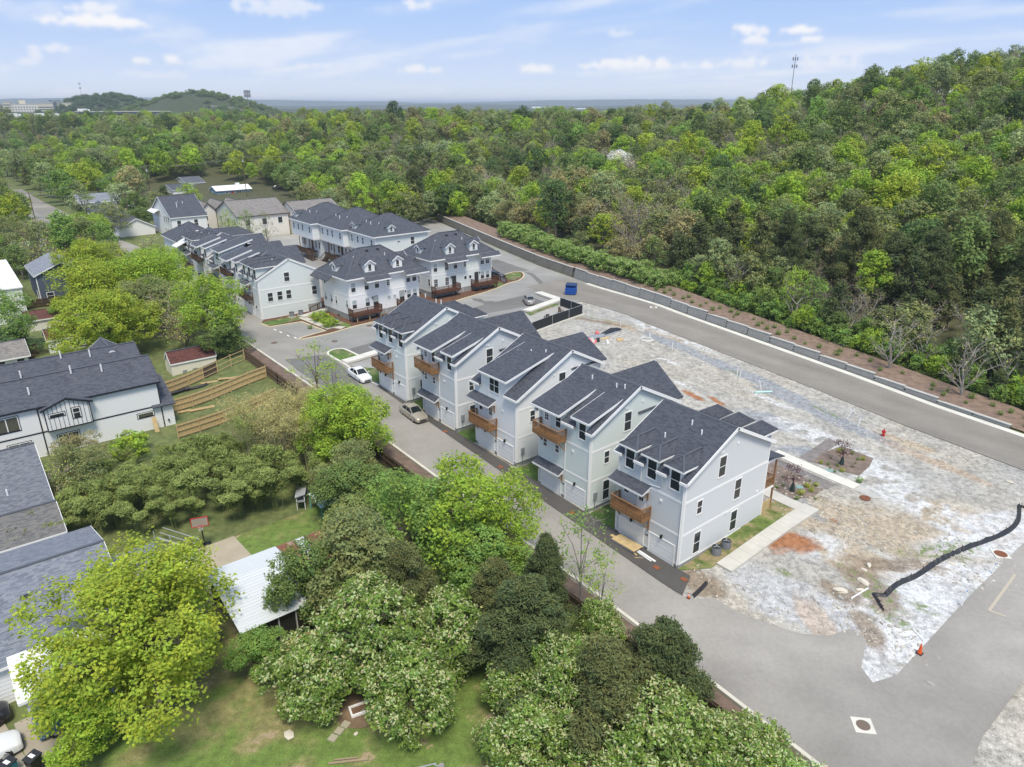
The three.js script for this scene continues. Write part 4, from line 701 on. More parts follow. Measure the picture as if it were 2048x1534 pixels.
// the three-storey houses; local frame: street wall on z = 0 facing +z, right end wall on x = 0 facing +x
function townhouse(o) {
  const t = thing(o.name || 'white_house', o.label, 'house', [o.x, o.y, o.z], 0, o.group), W = o.W || 7.22, D = o.D || 11.96, C = o.type === 'C', A = o.type === 'A', he = o.he || (C ? 7.65 : 8.38), eo = .34, go = o.go ?? .35, sl = .507, zr = o.zr || (C ? 7.3 : D / 2), hr = he + sl * (zr + eo), hb = hr - sl * (D + .34 - zr), f0 = .4;
  const SM = o.siding, roofY = z => he + sl * (eo - z) , top = .0, sh = o.shingle || MAT.shingle, det = o.detail !== 0, L = .16;
  const Ff = new Face([-W, 0, 0], [1, 0]), Fr = new Face([0, 0, 0], [0, -1]), Fl = new Face([-W, 0, -D], [0, 1]), Fb = new Face([0, 0, -D], [-1, 0]);
  const wy0 = roofY(0) - L, wyb = hb + sl * .34 - L;
  const gab = [[0, f0], [D, f0], [D, wyb], [zr, hr - L - .03], [0, wy0]], gabL = [[0, f0], [D, f0], [D, wy0], [D - zr, hr - L - .03], [0, wyb]];
  siding(Ff, [[0, f0], [W, f0], [W, wy0], [0, wy0]]).build('front_wall', SM, t); siding(Fr, gab).build('end_wall', SM, t);
  if (o.left !== 0) siding(Fl, gabL).build('end_wall', SM, t); siding(Fb, [[0, f0], [W, f0], [W, wyb], [0, wyb]]).build('back_wall', SM, t);
  const fd = mb(); fd.box(-W + .03, -.8, -D + .03, -.03, f0, -.03); fd.build('foundation', MAT.block, t);
  // trims
  const tr = mb(); const b1 = o.b1 || 3.2, b2 = o.b2 || 6.3;
  for (const [F, w] of [[Ff, W], [Fr, D], ...(o.left !== 0 ? [[Fl, D]] : [])]) { F.box(tr, .13, b1 - .12, 0, w - .13, b1 + .1, .042); if (!(F === Ff && C)) F.box(tr, .13, b2 - .12, 0, w - .13, b2 + .1, .043); F.box(tr, .13, f0 - .02, 0, w - .13, f0 + .14, .044); F.box(tr, 0, f0, -.02, .13, F === Ff ? wy0 - .02 : (F === Fr ? wy0 : wyb) - .02, .05); F.box(tr, w - .13, f0, -.02, w, F === Ff ? wy0 - .02 : (F === Fr ? wyb : wy0) - .02, .05); }
  tr.build('trim', MAT.trim, t);
  // main roof
  const x0 = -W - go, x1 = go, R = [hr, -zr];
  const rf = mb(); rf.slab([[x0, roofY(-.02), -.02], [x1, roofY(-.02), -.02], [x1, hr, -zr], [x0, hr, -zr]], L); rf.slab([[x1, hb, -D - .34], [x0, hb, -D - .34], [x0, hr, -zr], [x1, hr, -zr]], L); const roof = rf.build('roof', sh, t);
  const cap = mb(); cap.slab([[x0, hr - .055, -zr + .17], [x1, hr - .055, -zr + .17], [x1, hr + .03, -zr], [x0, hr + .03, -zr]], .02).slab([[x1, hr - .055, -zr - .17], [x0, hr - .055, -zr - .17], [x0, hr + .03, -zr], [x1, hr + .03, -zr]], .02); cap.build('ridge_cap', MAT.ridge, roof);
  const rk = mb(), rake = (x, ya, za, yb, zb) => rk.poly([[x, ya - .27, za], [x, ya - .005, za], [x, yb - .005, zb], [x, yb - .27, zb]]).slab([[x - .02, ya + .005, za], [x + .03, ya + .005, za], [x + .03, yb + .005, zb], [x - .02, yb + .005, zb]], .3);
  for (const x of [x1, x0 - .01]) { rake(x, he, eo, hr, -zr); rake(x, hr, -zr, hb, -D - .34); } rk.build('rake_board', MAT.trim, roof);
  // gutters and eaves between the dormers
  const open = A ? [[-6.63, -5.27], [-4.18, -2.82], [-1.73, -.37]] : C ? [[-6.05, -1.75]] : [[-7.22, -3.72], [-2.05, -.45]];
  let e = x0; const eaves = []; for (const [a, b] of open) { if (a > e + .05) eaves.push([e, a]); e = b; } if (x1 > e) eaves.push([e, x1]);
  for (const [a, b] of eaves) { const m = mb(); m.slab([[a, he, eo], [b, he, eo], [b, roofY(-.02), -.02], [a, roofY(-.02), -.02]], L); const E2 = m.build('eave', sh, t); const g = mb(); g.box(a, he - .26, eo - .01, b, he - .03, eo + .1); g.poly([[a, he - .2, 0], [b, he - .2, 0], [b, he - .2, eo], [a, he - .2, eo]]); g.build('gutter', MAT.trim, E2); }
  { const g = mb(); g.box(x0, hb - .26, -D - .44, x1, hb - .03, -D - .33); g.build('gutter', MAT.trim, roof); }
  const hipDormer = (c, back) => { // small hipped dormer flush with the wall
    const S = back ? -1 : 1, z0 = back ? -D : 0, Z = z => z0 + S * z, ey = back ? 9.45 : 9.3, ay = back ? 10.3 : 10.07, hw = .68, rw = 1.0, base = back ? hb : roofY(0); const zi = back ? -D + (ay - hb) / sl - .34 : -(ay - he - sl * eo) / sl, ze = back ? -D + (ey - hb) / sl - .34 : -(ey - he - sl * eo) / sl;
    const w = mb(); w.poly([[c - hw, base - .9, Z(.015)], [c + hw, base - .9, Z(.015)], [c + hw, ey, Z(.015)], [c - hw, ey, Z(.015)]]); for (const s of [-1, 1]) w.poly([[c + s * hw, base - .2, Z(.015)], [c + s * hw, ey, Z(.015)], [c + s * hw, ey, ze + S * .0], [c + s * hw, base - .2, Z(-.4)]]); const d = w.build('dormer', SM, t);
    const r = mb(), a = Z(.42), p = Z(-.8); r.slab([[c - rw, ey, a], [c + rw, ey, a], [c, ay, p]], .06).slab([[c + rw, ey, a], [c + rw, ey, ze], [c, ay, zi], [c, ay, p]], .06).slab([[c - rw, ey, ze], [c - rw, ey, a], [c, ay, p], [c, ay, zi]], .06); r.build('dormer_roof', sh, d);
    const k = mb(); k.slab([[c - .1, ay - .02, p], [c + .1, ay - .02, p], [c + .1, ay + .05, zi], [c - .1, ay + .05, zi]], .03); for (const s of [-1, 1]) k.bar([c + s * rw, ey + .03, a], [c, ay + .03, p], .16, .05); k.build('hip_cap', MAT.ridge, d);
    const f = mb(); f.box(c - rw, ey - .16, a - .03, c + rw, ey - .01, a + .03); for (const s of [-1, 1]) { f.box(c + s * rw - .03, ey - .16, Math.min(a, ze), c + s * rw + .03, ey - .01, Math.max(a, ze) - .04); for (let i = 0; i < 4; i++) f.box(c + s * (rw - .17) - .14, ey - .22, Z(.1 - i * .38) - .04, c + s * (rw - .17) + .14, ey - .1, Z(.1 - i * .38) + .04); f.poly([[c + s * (hw + .02), ey - .1, Z(.02)], [c + s * (hw + .02), ey - .55, Z(.02)], [c + s * (hw + .02), ey - .1, Z(.36)]]); } f.poly([[c - rw, ey - .1, a], [c + rw, ey - .1, a], [c + rw, ey - .1, Z(0)], [c - rw, ey - .1, Z(0)]]); f.build('dormer_trim', MAT.trim, d);
    if (!back) win(Ff, t, c + W - .46, 7.2, .92, 1.72, { t: .11 });
  };
  const shed = (a, b, wa, wb, ye, ze, slope, zt, wins) => { // long shed dormer: eave ye at ze, running up to the main slope
    const yt = ye + slope * (ze - zt), w = mb(), base = roofY(0) - .9, yw = ye + slope * ze - .12; w.poly([[wa, base, .015], [wb, base, .015], [wb, yw, .015], [wa, yw, .015]]); for (const x of [wa, wb]) w.poly([[x, base, .015], [x, yw, .015], [x, yt - .1, zt], [x, roofY(-.2) - .1, -.2]]); const d = w.build('dormer', SM, t);
    const r = mb(); r.slab([[a, ye, ze], [b, ye, ze], [b, yt, zt], [a, yt, zt]], .12); r.build('dormer_roof', sh, d);
    const f = mb(); f.box(a, ye - .22, ze - .02, b, ye - .02, ze + .07); for (const x of [a - .01, b - .02]) f.slab([[x, ye + .004, ze], [x + .035, ye + .004, ze], [x + .035, yt + .004, zt], [x, yt + .004, zt]], .24); f.poly([[a, ye - .13, ze], [b, ye - .13, ze], [b, ye - .13, 0], [a, ye - .13, 0]]); f.build('dormer_trim', MAT.trim, d);
    for (const [u, v, w2, h, k] of wins) win(Ff, t, u + W, v, w2, h, { kind: k, t: .11 });
  };
  if (A) { for (const c of [-5.95, -3.5, -1.05]) hipDormer(c, false); if (o.back) for (const c of [-5.4, -3.05, -.7]) hipDormer(c, true); }
  else if (C) shed(-6.15, -1.3, -6.05, -1.8, 9.22, .4, .27, -6.15, [[-4.5, 7.3, 1.55, 1.5, 'twin']]);
  else { shed(-7.58, -3.46, -7.22, -3.72, 9.12, .88, .30, -3.9, [[-4.78, 7.35, .66, 1.25, 'hung']]); shed(-2.42, -.06, -2.05, -.45, 9.3, .36, .295, -4.0, [[-1.58, 7.3, .84, 1.6, 'hung']]); }
  if (o.back && !A) { const y = hr - .25, c = -3.75, hw = 3.85, ye = hb + .15, r = mb(), zi = -zr - .2, zo = -D - .85; r.slab([[c + hw, ye, zi], [c + hw, ye, zo], [c, y, zo], [c, y, zi]].reverse(), .14).slab([[c - hw, ye, zo], [c - hw, ye, zi], [c, y, zi], [c, y, zo]].reverse(), .14); const g = r.build('cross_gable', sh, t); mb().poly([[c - 3.2, ye - .5, -D - .3], [c + 3.2, ye - .5, -D - .3], [c + 3.2, ye + .35, -D - .3], [c, y - .2, -D - .3], [c - 3.2, ye + .35, -D - .3]]).build('gable_wall', SM, g); const k = mb(); k.bar([c, y + .02, zi], [c, y + .02, zo], .3, .05); k.build('ridge_cap', MAT.ridge, g); const f = mb(); for (const s of [-1, 1]) f.slab([[c + s * hw, ye, zo - .03], [c, y, zo - .03], [c, y, zo + .02], [c + s * hw, ye, zo + .02]], .24); f.build('rake_board', MAT.trim, g); }
  // street side
  if (!o.noFront) {
    garageDoor(Ff, t, W - 6.6, 2.66, 2.0); garageDoor(Ff, t, W - 3.2, 2.62, 2.0); coachLamp(Ff, t, W - 1.9, 2.3); coachLamp(Ff, t, W - 5.3, 2.3);
    const nm = mb(); for (let i = 0; i < 3; i++) Ff.box(nm, W - 3.66 + i * .1, 1.55, .02, W - 3.6 + i * .1, 1.67, .05); nm.build('house_number', MAT.dark, t);
    const by = (A || C) ? (C ? 3.12 : 3.32) : 6.3; balcony(Ff, t, W - 6.9, W - 3.25, by, 1.2, o.deckMat || MAT.cedar);
    if (A || C) { canopy(Ff, t, W - 7.42, W - 3.5, 5.98, 6.45, 1.12, sh); door(Ff, t, W - 4.8, by + .3, .78, 2.0, MAT.trim, 4); win(Ff, t, W - 6.37, by + 1.4, .5, .42, { kind: 'fixed' }); }
    else { canopy(Ff, t, W - 7.35, W - 3.5, 2.78, 3.25, .78, sh); door(Ff, t, W - 6.5, by + .3, .82, 2.0, MAT.trim, 6); win(Ff, t, W - 6.5, 4.7, .5, .75); win(Ff, t, W - 4.76, 4.65, .5, .75); const m = mb(); m.slab([[-W - .3, 8.25, .5], [-W + .75, 8.25, .5], [-W + .75, 8.45, .0], [-W - .3, 8.45, 0]], .05); }
    const v = mb(); Ff.box(v, W - 2.42, 5.5, 0, W - 2.2, 5.7, .1); v.build('vent', MAT.trim, t);
    spout(t, [[-.1, he - .2, eo + .02], [-.1, he - .4, .1], [-.1, .3, .1]]); spout(t, A || C ? [[-4.6, he - .2, eo], [-4.6, he - .5, .07], [-4.6, 6.5, .07]] : [[-3.35, he - .2, eo], [-3.35, he - .5, .07], [-3.35, 3.25, .07]]);
    if (A) spout(t, [[-2.25, he - .25, .3], [-2.25, 7.1, .08], [-2.5, 6.75, .08], [-3.6, 6.6, .08]]);
  }
  // end wall
  if (o.ends) {
    const B = o.ends; if (B.includes('3')) win(Fr, t, C ? 5.75 : 4.32, 7.25, .88, 1.85, { t: .11 }); if (B.includes('s')) win(Fr, t, 1.8, 4.65, .6, 1.2, { t: .1 }); if (B.includes('f')) win(Fr, t, 1.82, .75, .82, 2.0, { t: .1 }); if (B.includes('2')) win(Fr, t, 7.05, 4.1, .86, 1.9, { t: .11 }); if (B.includes('1')) win(Fr, t, 7.0, .9, .86, 1.95, { t: .11 });
    const vs = mb(); for (const [u, v] of C ? [[7.6, 9.4], [5.0, 9.1]] : [[6.7, 9.75], [4.6, 9.6], [4.35, 9.62]]) Fr.box(vs, u - .1, v - .1, 0, u + .1, v + .1, .09); if (B.includes('2')) { Fr.box(vs, 10.6, 3.5, 0, 10.8, 3.72, .1); Fr.box(vs, 6.0, 3.1, 0, 6.25, 3.3, .1); } vs.build('wall_vents', MAT.trim, t); t.children[t.children.length - 1].userData.kind = 'stuff';
    if (B.includes('m')) { const q = mb(); Fr.box(q, .55, 1.2, .02, .95, 1.95, .16); Fr.box(q, .68, -.1, .03, .75, 1.2, .1); q.build('meter_box', MAT.grey, t); }
    spout(t, [[.06, wyb - .1, -D + .06], [.06, .2, -D + .06]]);
  }
  const pp = mb(); const RR = rng(o.x * 3 + 50 | 0); for (const [x, z] of o.pipes || [[-3.3, -4.6], [-1.9, -4.1], [-4.5, -2.6]]) pp.cyl(x, roofY(z) - .1, roofY(z) + .42, z, .07, 6); pp.build('vent_pipes', MAT.pipe, roof); roof.children[roof.children.length - 1].userData.kind = 'stuff';
  if (o.porch) { // two-storey timber porch at the back corner
    const P = mb(); const z1 = -D - 1.75; P.box(-3.2, 3.0, z1, -.05, 3.22, -D - .02); P.box(-3.3, 6.0, z1 - .1, .02, 6.22, -D - .02); P.build('porch', MAT.trim, t); const g = t.children[t.children.length - 1];
    mb().slab([[.3, 6.2, z1 - .6], [-3.5, 6.2, z1 - .6], [-3.5, 6.75, -D], [.3, 6.75, -D]], .1).build('porch_roof', sh, g);
    for (const x of [-3.2, -.17]) mb().box(x, .2, z1, x + .14, 3.0, z1 + .14).build('post', MAT.cedar, g), mb().box(x, 3.22, z1, x + .14, 6.0, z1 + .14).build('post', MAT.cedar, g);
    const r = mb(); r.box(-.16, 4.15, z1 + .14, -.06, 4.22, -D - .1); r.box(-3.1, 4.15, z1, -.2, 4.22, z1 + .1); for (let z = z1 + .25; z < -D - .1; z += .12) r.box(-.13, 3.22, z, -.09, 4.15, z + .04); for (let x = -3.0; x < -.25; x += .12) r.box(x, 3.22, z1 + .03, x + .04, 4.15, z1 + .07); r.build('railing', MAT.cedar, g);
    for (let i = 0; i < 5; i++) mb().box(-.12, .45 + i * .28, z1 + .14, -.07, .72 + i * .28, -D - .04).build('board', MAT.pine, g);
    mb().box(-3.2, -.4, z1, -.05, .42, -D - .02).build('porch_base', MAT.block, g);
  }
  return t;
}
const SD = { blue: mat('siding_blue', .625, .635, .635, { roughness: .6 }), mint: mat('siding_mint', .65, .70, .665, { roughness: .6 }), cream: mat('siding_white', .78, .775, .765, { roughness: .6 }), grey: mat('siding_grey', .60, .62, .625, { roughness: .6 }), mint2: mat('siding_pale', .70, .735, .71, { roughness: .6 }), white: mat('siding_brightwhite', .82, .815, .80, { roughness: .6 }), pale: mat('siding_paleblue', .75, .77, .755, { roughness: .6 }) };
townhouse({ x: 0, y: 0, z: 0, type: 'A', siding: SD.blue, ends: '3s21f', porch: 1, back: 1, group: 'white houses along the alley', label: 'nearest grey-blue three-storey house with three small hipped dormers, plywood before its garage' });
townhouse({ x: -10.71, y: .37, z: -.04, type: 'B', siding: SD.mint, ends: '3sfm', back: 1, pipes: [[-1.75, -4.9], [-4.9, -4.8], [-.9, -5.1]], group: 'white houses along the alley', label: 'pale mint house with high balcony, second from the near end of the row' });
townhouse({ x: -21.47, y: .87, z: -.08, type: 'C', siding: SD.cream, ends: '3sm', back: 1, pipes: [[-3.9, -5.2], [-2.2, -5.8], [-5.4, -4.6]], group: 'white houses along the alley', label: 'white house with one wide shed dormer and a twin window, middle of the row' });
townhouse({ x: -31.93, y: 1.16, z: .21, type: 'B', siding: SD.grey, ends: '3sfm', back: 1, pipes: [], group: 'white houses along the alley', label: 'grey-blue house with high balcony beside the parked tan car' });
townhouse({ x: -42.38, y: 1.33, z: .38, type: 'A', siding: SD.mint2, ends: 'fm', back: 1, pipes: [[-5, -6.3], [-2.2, -6.1], [-1.2, -6.2]], group: 'white houses along the alley', label: 'pale mint house with three small dormers beside the grass island, last of the row' });
// ---------------------------------------------------------------- other buildings
function hipRoof(m, x0, x1, z0, z1, y, rise, t = .15) { // z0 front (larger), z1 back
  const w = x1 - x0, d = z0 - z1, k = Math.min(w, d) / 2, A = [x0, y, z0], B = [x1, y, z0], C = [x1, y, z1], D = [x0, y, z1];
  const P = w > d ? [x0 + k, y + rise, (z0 + z1) / 2] : [(x0 + x1) / 2, y + rise, z0 - k], Q = w > d ? [x1 - k, y + rise, (z0 + z1) / 2] : [(x0 + x1) / 2, y + rise, z1 + k];
  if (w > d) m.slab([A, B, Q, P], t).slab([B, C, Q], t).slab([C, D, P, Q], t).slab([D, A, P], t); else m.slab([A, B, P], t).slab([B, C, Q, P], t).slab([C, D, Q], t).slab([D, A, P, Q], t);
  return { ridge: [P, Q], hips: w > d ? [[A, P], [D, P], [B, Q], [C, Q]] : [[A, P], [B, P], [C, Q], [D, Q]] };
}
const hipCaps = (h, par) => { const m = mb(); for (const [a, b] of [...h.hips, h.ridge]) if (Math.hypot(a[0] - b[0], a[2] - b[2]) > .1) m.bar([a[0], a[1] + .02, a[2]], [b[0], b[1] + .02, b[2]], .26, .05); m.build('hip_cap', MAT.ridge, par); };
// gabled dormer: face centre on the slope, facing direction f (unit, in x/z), slope of the main roof s
function gableDormer(par, x, y, z, f, s, SM, sh, { w = 1.3, h = 1.0, win: ww = .5 } = {}) {
  const u = [f[1], -f[0]], P = (a, b, c) => [x + u[0] * a + f[0] * c, y + b, z + u[1] * a + f[1] * c], rise = w * .33, L1 = h / s, L2 = (h + rise) / s, o = .22, hw = w / 2 + o, ye = h - o * .66;
  const m = mb(); m.poly([P(-w / 2, -.1, 0), P(w / 2, -.1, 0), P(w / 2, h, 0), P(0, h + rise, 0), P(-w / 2, h, 0)]); for (const k of [-1, 1]) m.poly([P(k * w / 2, -.1, 0), P(k * w / 2, h, 0), P(k * w / 2, h, -L1)]); const d = m.build('dormer', SM, par);
  const r = mb(); for (const k of [-1, 1]) r.slab([P(k * hw, ye, o), P(0, h + rise + .05, o), P(0, h + rise + .05, -L2), P(k * hw, ye, -ye / s)], .07); r.build('dormer_roof', sh, d);
  const t = mb(); for (const k of [-1, 1]) { t.bar(P(k * hw, ye - .05, o), P(0, h + rise - .02, o), .05, .16); } t.build('rake_board', MAT.trim, d);
  const F = new Face(P(-w / 2, 0, 0), u.map(v => v)); F.n = f; const q = mb(); F.box(q, w / 2 - ww / 2 - .07, .18, 0, w / 2 + ww / 2 + .07, h - .02, .03); q.build('window', MAT.trim, d); for (const [a, b] of [[.25, .5], [.55, h - .1]]) mb().poly([F.P(w / 2 - ww / 2, a, .035), F.P(w / 2 + ww / 2, a, .035), F.P(w / 2 + ww / 2, b, .035), F.P(w / 2 - ww / 2, b, .035)]).build('pane', GLASS, d);
}
// two-storey white house with hipped roof and dormers, on a tall block base
function foursquare(x, y, z, turn, SM, label, v) {
  const t = thing('white_house', label, 'house', [x, y, z], turn, 'older white houses round the court'), W = 14.1, D = 9.3, f0 = 1.42, he = 7.75, rise = 3.9;
  const Ff = new Face([0, 0, 0], [1, 0]), Fl = new Face([0, 0, -D], [0, 1]), Fr = new Face([W, 0, 0], [0, -1]), Fb = new Face([W, 0, -D], [-1, 0]);
  for (const [F, w, n] of [[Ff, W, 'front_wall'], [Fl, D, 'side_wall'], [Fr, D, 'side_wall'], [Fb, W, 'back_wall']]) siding(F, [[0, f0], [w, f0], [w, he], [0, he]], .22).build(n, SM, t);
  mb().box(.03, -1.2, -D + .03, W - .03, f0, -.03).build('foundation', MAT.block, t);
  const tr = mb(); for (const [F, w] of [[Ff, W], [Fl, D], [Fr, D]]) { F.box(tr, .12, 4.55, 0, w - .12, 4.72, .045); F.box(tr, 0, f0, -.02, .12, he - .02, .04); F.box(tr, w - .12, f0, -.02, w, he - .02, .04); } tr.build('trim', MAT.trim, t);
  const r = mb(), h = hipRoof(r, -.75, W + .75, .75, -D - .75, he, rise), sl = rise / (Math.min(W, D) / 2 + .75), roof = r.build('roof', MAT.shingle_far, t); hipCaps(h, roof);
  const ex = mb(); for (const [a, b, e] of [[2.6, 7.4, .9], [10.6, W + 1.3, .9]]) ex.slab([[a, he - e * sl, .75 + e], [b, he - e * sl, .75 + e], [b, he, .75], [a, he, .75]], .12); ex.slab([[-1.9, he - 1.1 * sl, -4], [-1.9, he - 1.1 * sl, -D - .75], [-.75, he, -D - .75], [-.75, he, -4]].reverse(), .12); ex.build('eave', MAT.shingle_far, roof);
  const fa = mb(); fa.box(-.78, he - .24, .7, W + .78, he - .02, .79); fa.box(-.79, he - .24, -D - .79, -.7, he - .02, .7); fa.box(W + .7, he - .24, -D - .79, W + .79, he - .02, .7); fa.box(-.72, he - .14, -D - .7, W + .72, he - .1, .7); for (const [a, b, e] of [[2.6, 7.4, .9], [10.6, W + 1.3, .9]]) { fa.box(a, he - e * sl - .22, .7 + e, b, he - e * sl - .02, .79 + e); fa.poly([[a, he - e * sl - .1, .75 + e], [b, he - e * sl - .1, .75 + e], [b, he - .12, .7], [a, he - .12, .7]]); for (const k of [a, b]) fa.poly([[k, he - .2, .7], [k, he, .75], [k, he - e * sl, .75 + e], [k, he - e * sl - .2, .75 + e]]); } fa.build('fascia', MAT.trim, roof);
  for (const u of [4.3, 9.9]) gableDormer(roof, u, he + .55 * 1 - .05, .75 - .55 / sl, [0, 1], sl, SM, MAT.shingle_far, { w: 1.9, h: 1.45, win: .55 });
  gableDormer(roof, -.75 + .55 / sl, he + .5, -4.6, [-1, 0], sl, SM, MAT.shingle_far, { w: 1.5, h: 1.15 }); gableDormer(roof, W + .75 - .55 / sl, he + .5, -4.6, [1, 0], sl, SM, MAT.shingle_far, { w: 1.5, h: 1.15 });
  const up = v === 0 ? MAT.blind : GLASS;
  for (const [u, g] of [[.8, 0], [3.38, 1], [5.42, 0]]) win(Ff, t, u - .38, 5.35, .8, 1.5, { upper: g && v ? GLASS : MAT.blind, kind: v && g ? 'grid' : 'hung' }); win(Ff, t, 7.45, 5.4, .55, 1.35, { kind: 'grid' }); for (const u of [11.9, 13.2]) win(Ff, t, u - .4, 5.35, .8, 1.5, { upper: MAT.blind, kind: v ? 'grid' : 'hung' });
  for (const u of [.8, 3.36]) win(Ff, t, u - .38, 2.45, .8, 1.45, { upper: up, kind: v ? 'grid' : 'hung' }); for (const u of [7.7, 8.87]) win(Ff, t, u - .25, 2.95, .55, .62, { kind: 'fixed', glass: up }); for (const u of [11.9, 13.2]) win(Ff, t, u - .4, 2.45, .8, 1.45, { upper: MAT.blind });
  for (const u of [4.6, 10.0]) { win(Ff, t, u, 1.9, .85, 2.05, { kind: 'grid', name: 'door', trim: mat('doorbrown', .13, .09, .06), sash: MAT.doorbrown, upper: up, t: .06 }); coachLamp(Ff, t, u + (u < 7 ? -.3 : 1.15), 3.8); }
  for (const u of [D - 8.36, D - 6.28, D - 4.62, D - .95]) win(Fl, t, u - .3, 2.6, .6, 1.3, { upper: up }); win(Fl, t, D - 8.6, 5.6, .6, 1.4, { upper: up });
  for (const u of [2.5, 6]) win(Fr, t, u, 5.4, .8, 1.4), win(Fr, t, u, 2.5, .8, 1.4);
  spout(t, [[7.05, he - .2, .7], [7.05, he - .5, .07], [7.05, .1, .07]]); spout(t, [[.06, he - .3, .06], [.06, .1, .06]]);
  const vt = mb(); Fl.box(vt, D - 4.7, .3, -.02, D - 4.1, .75, .02); vt.build('crawl_vent', MAT.dark, t);
  for (const [a, b, kind] of v === 0 ? [[-.5, 5.2, 1], [9.2, 12.5, 1]] : [[-.3, 5.4, 1], [9.0, 14.6, 0]]) { const B = balcony(Ff, t, a, b, 1.5, 1.75, MAT.deck, kind && !(v === 0 && a < 0) ? 1 : 1); if (v === 0 && a < 0) for (const u of [.3, 2.7, 4.9]) mb().box(u, -.9, 1.35, u + .13, 1.5, 1.48).build('post', MAT.pine, B); if (!kind) for (const u of [10.2, 12.4, 14.3]) mb().box(u, -.6, 1.4, u + .14, 1.5, 1.54).build('post', MAT.deck, B); }
  const pv = mb(); for (const [a, b] of [[3, -3], [6.5, -3.4], [9, -2.6]]) pv.cyl(a, he + 1.4, he + 2.9, b, .07, 6); stuff(pv.build('vent_pipes', MAT.pipe, roof));
  const rv = mb(); for (const a of [6, 8.2]) rv.box(a, he + rise - .75, -D / 2 + .6, a + .4, he + rise - .4, -D / 2 + 1.0); stuff(rv.build('roof_vents', MAT.dark, roof));
}
foursquare(-78.3, 1.5, -10.2, Math.PI / 2 + .05, SD.white, 'bright white hip-roofed house with a brown deck on yellow posts, grey block base', 0);
foursquare(-82.3, 1.6, -29.3, Math.PI / 2 + .01, SD.mint2, 'pale hip-roofed house with two brown decks, beside the kerbed island', 1);
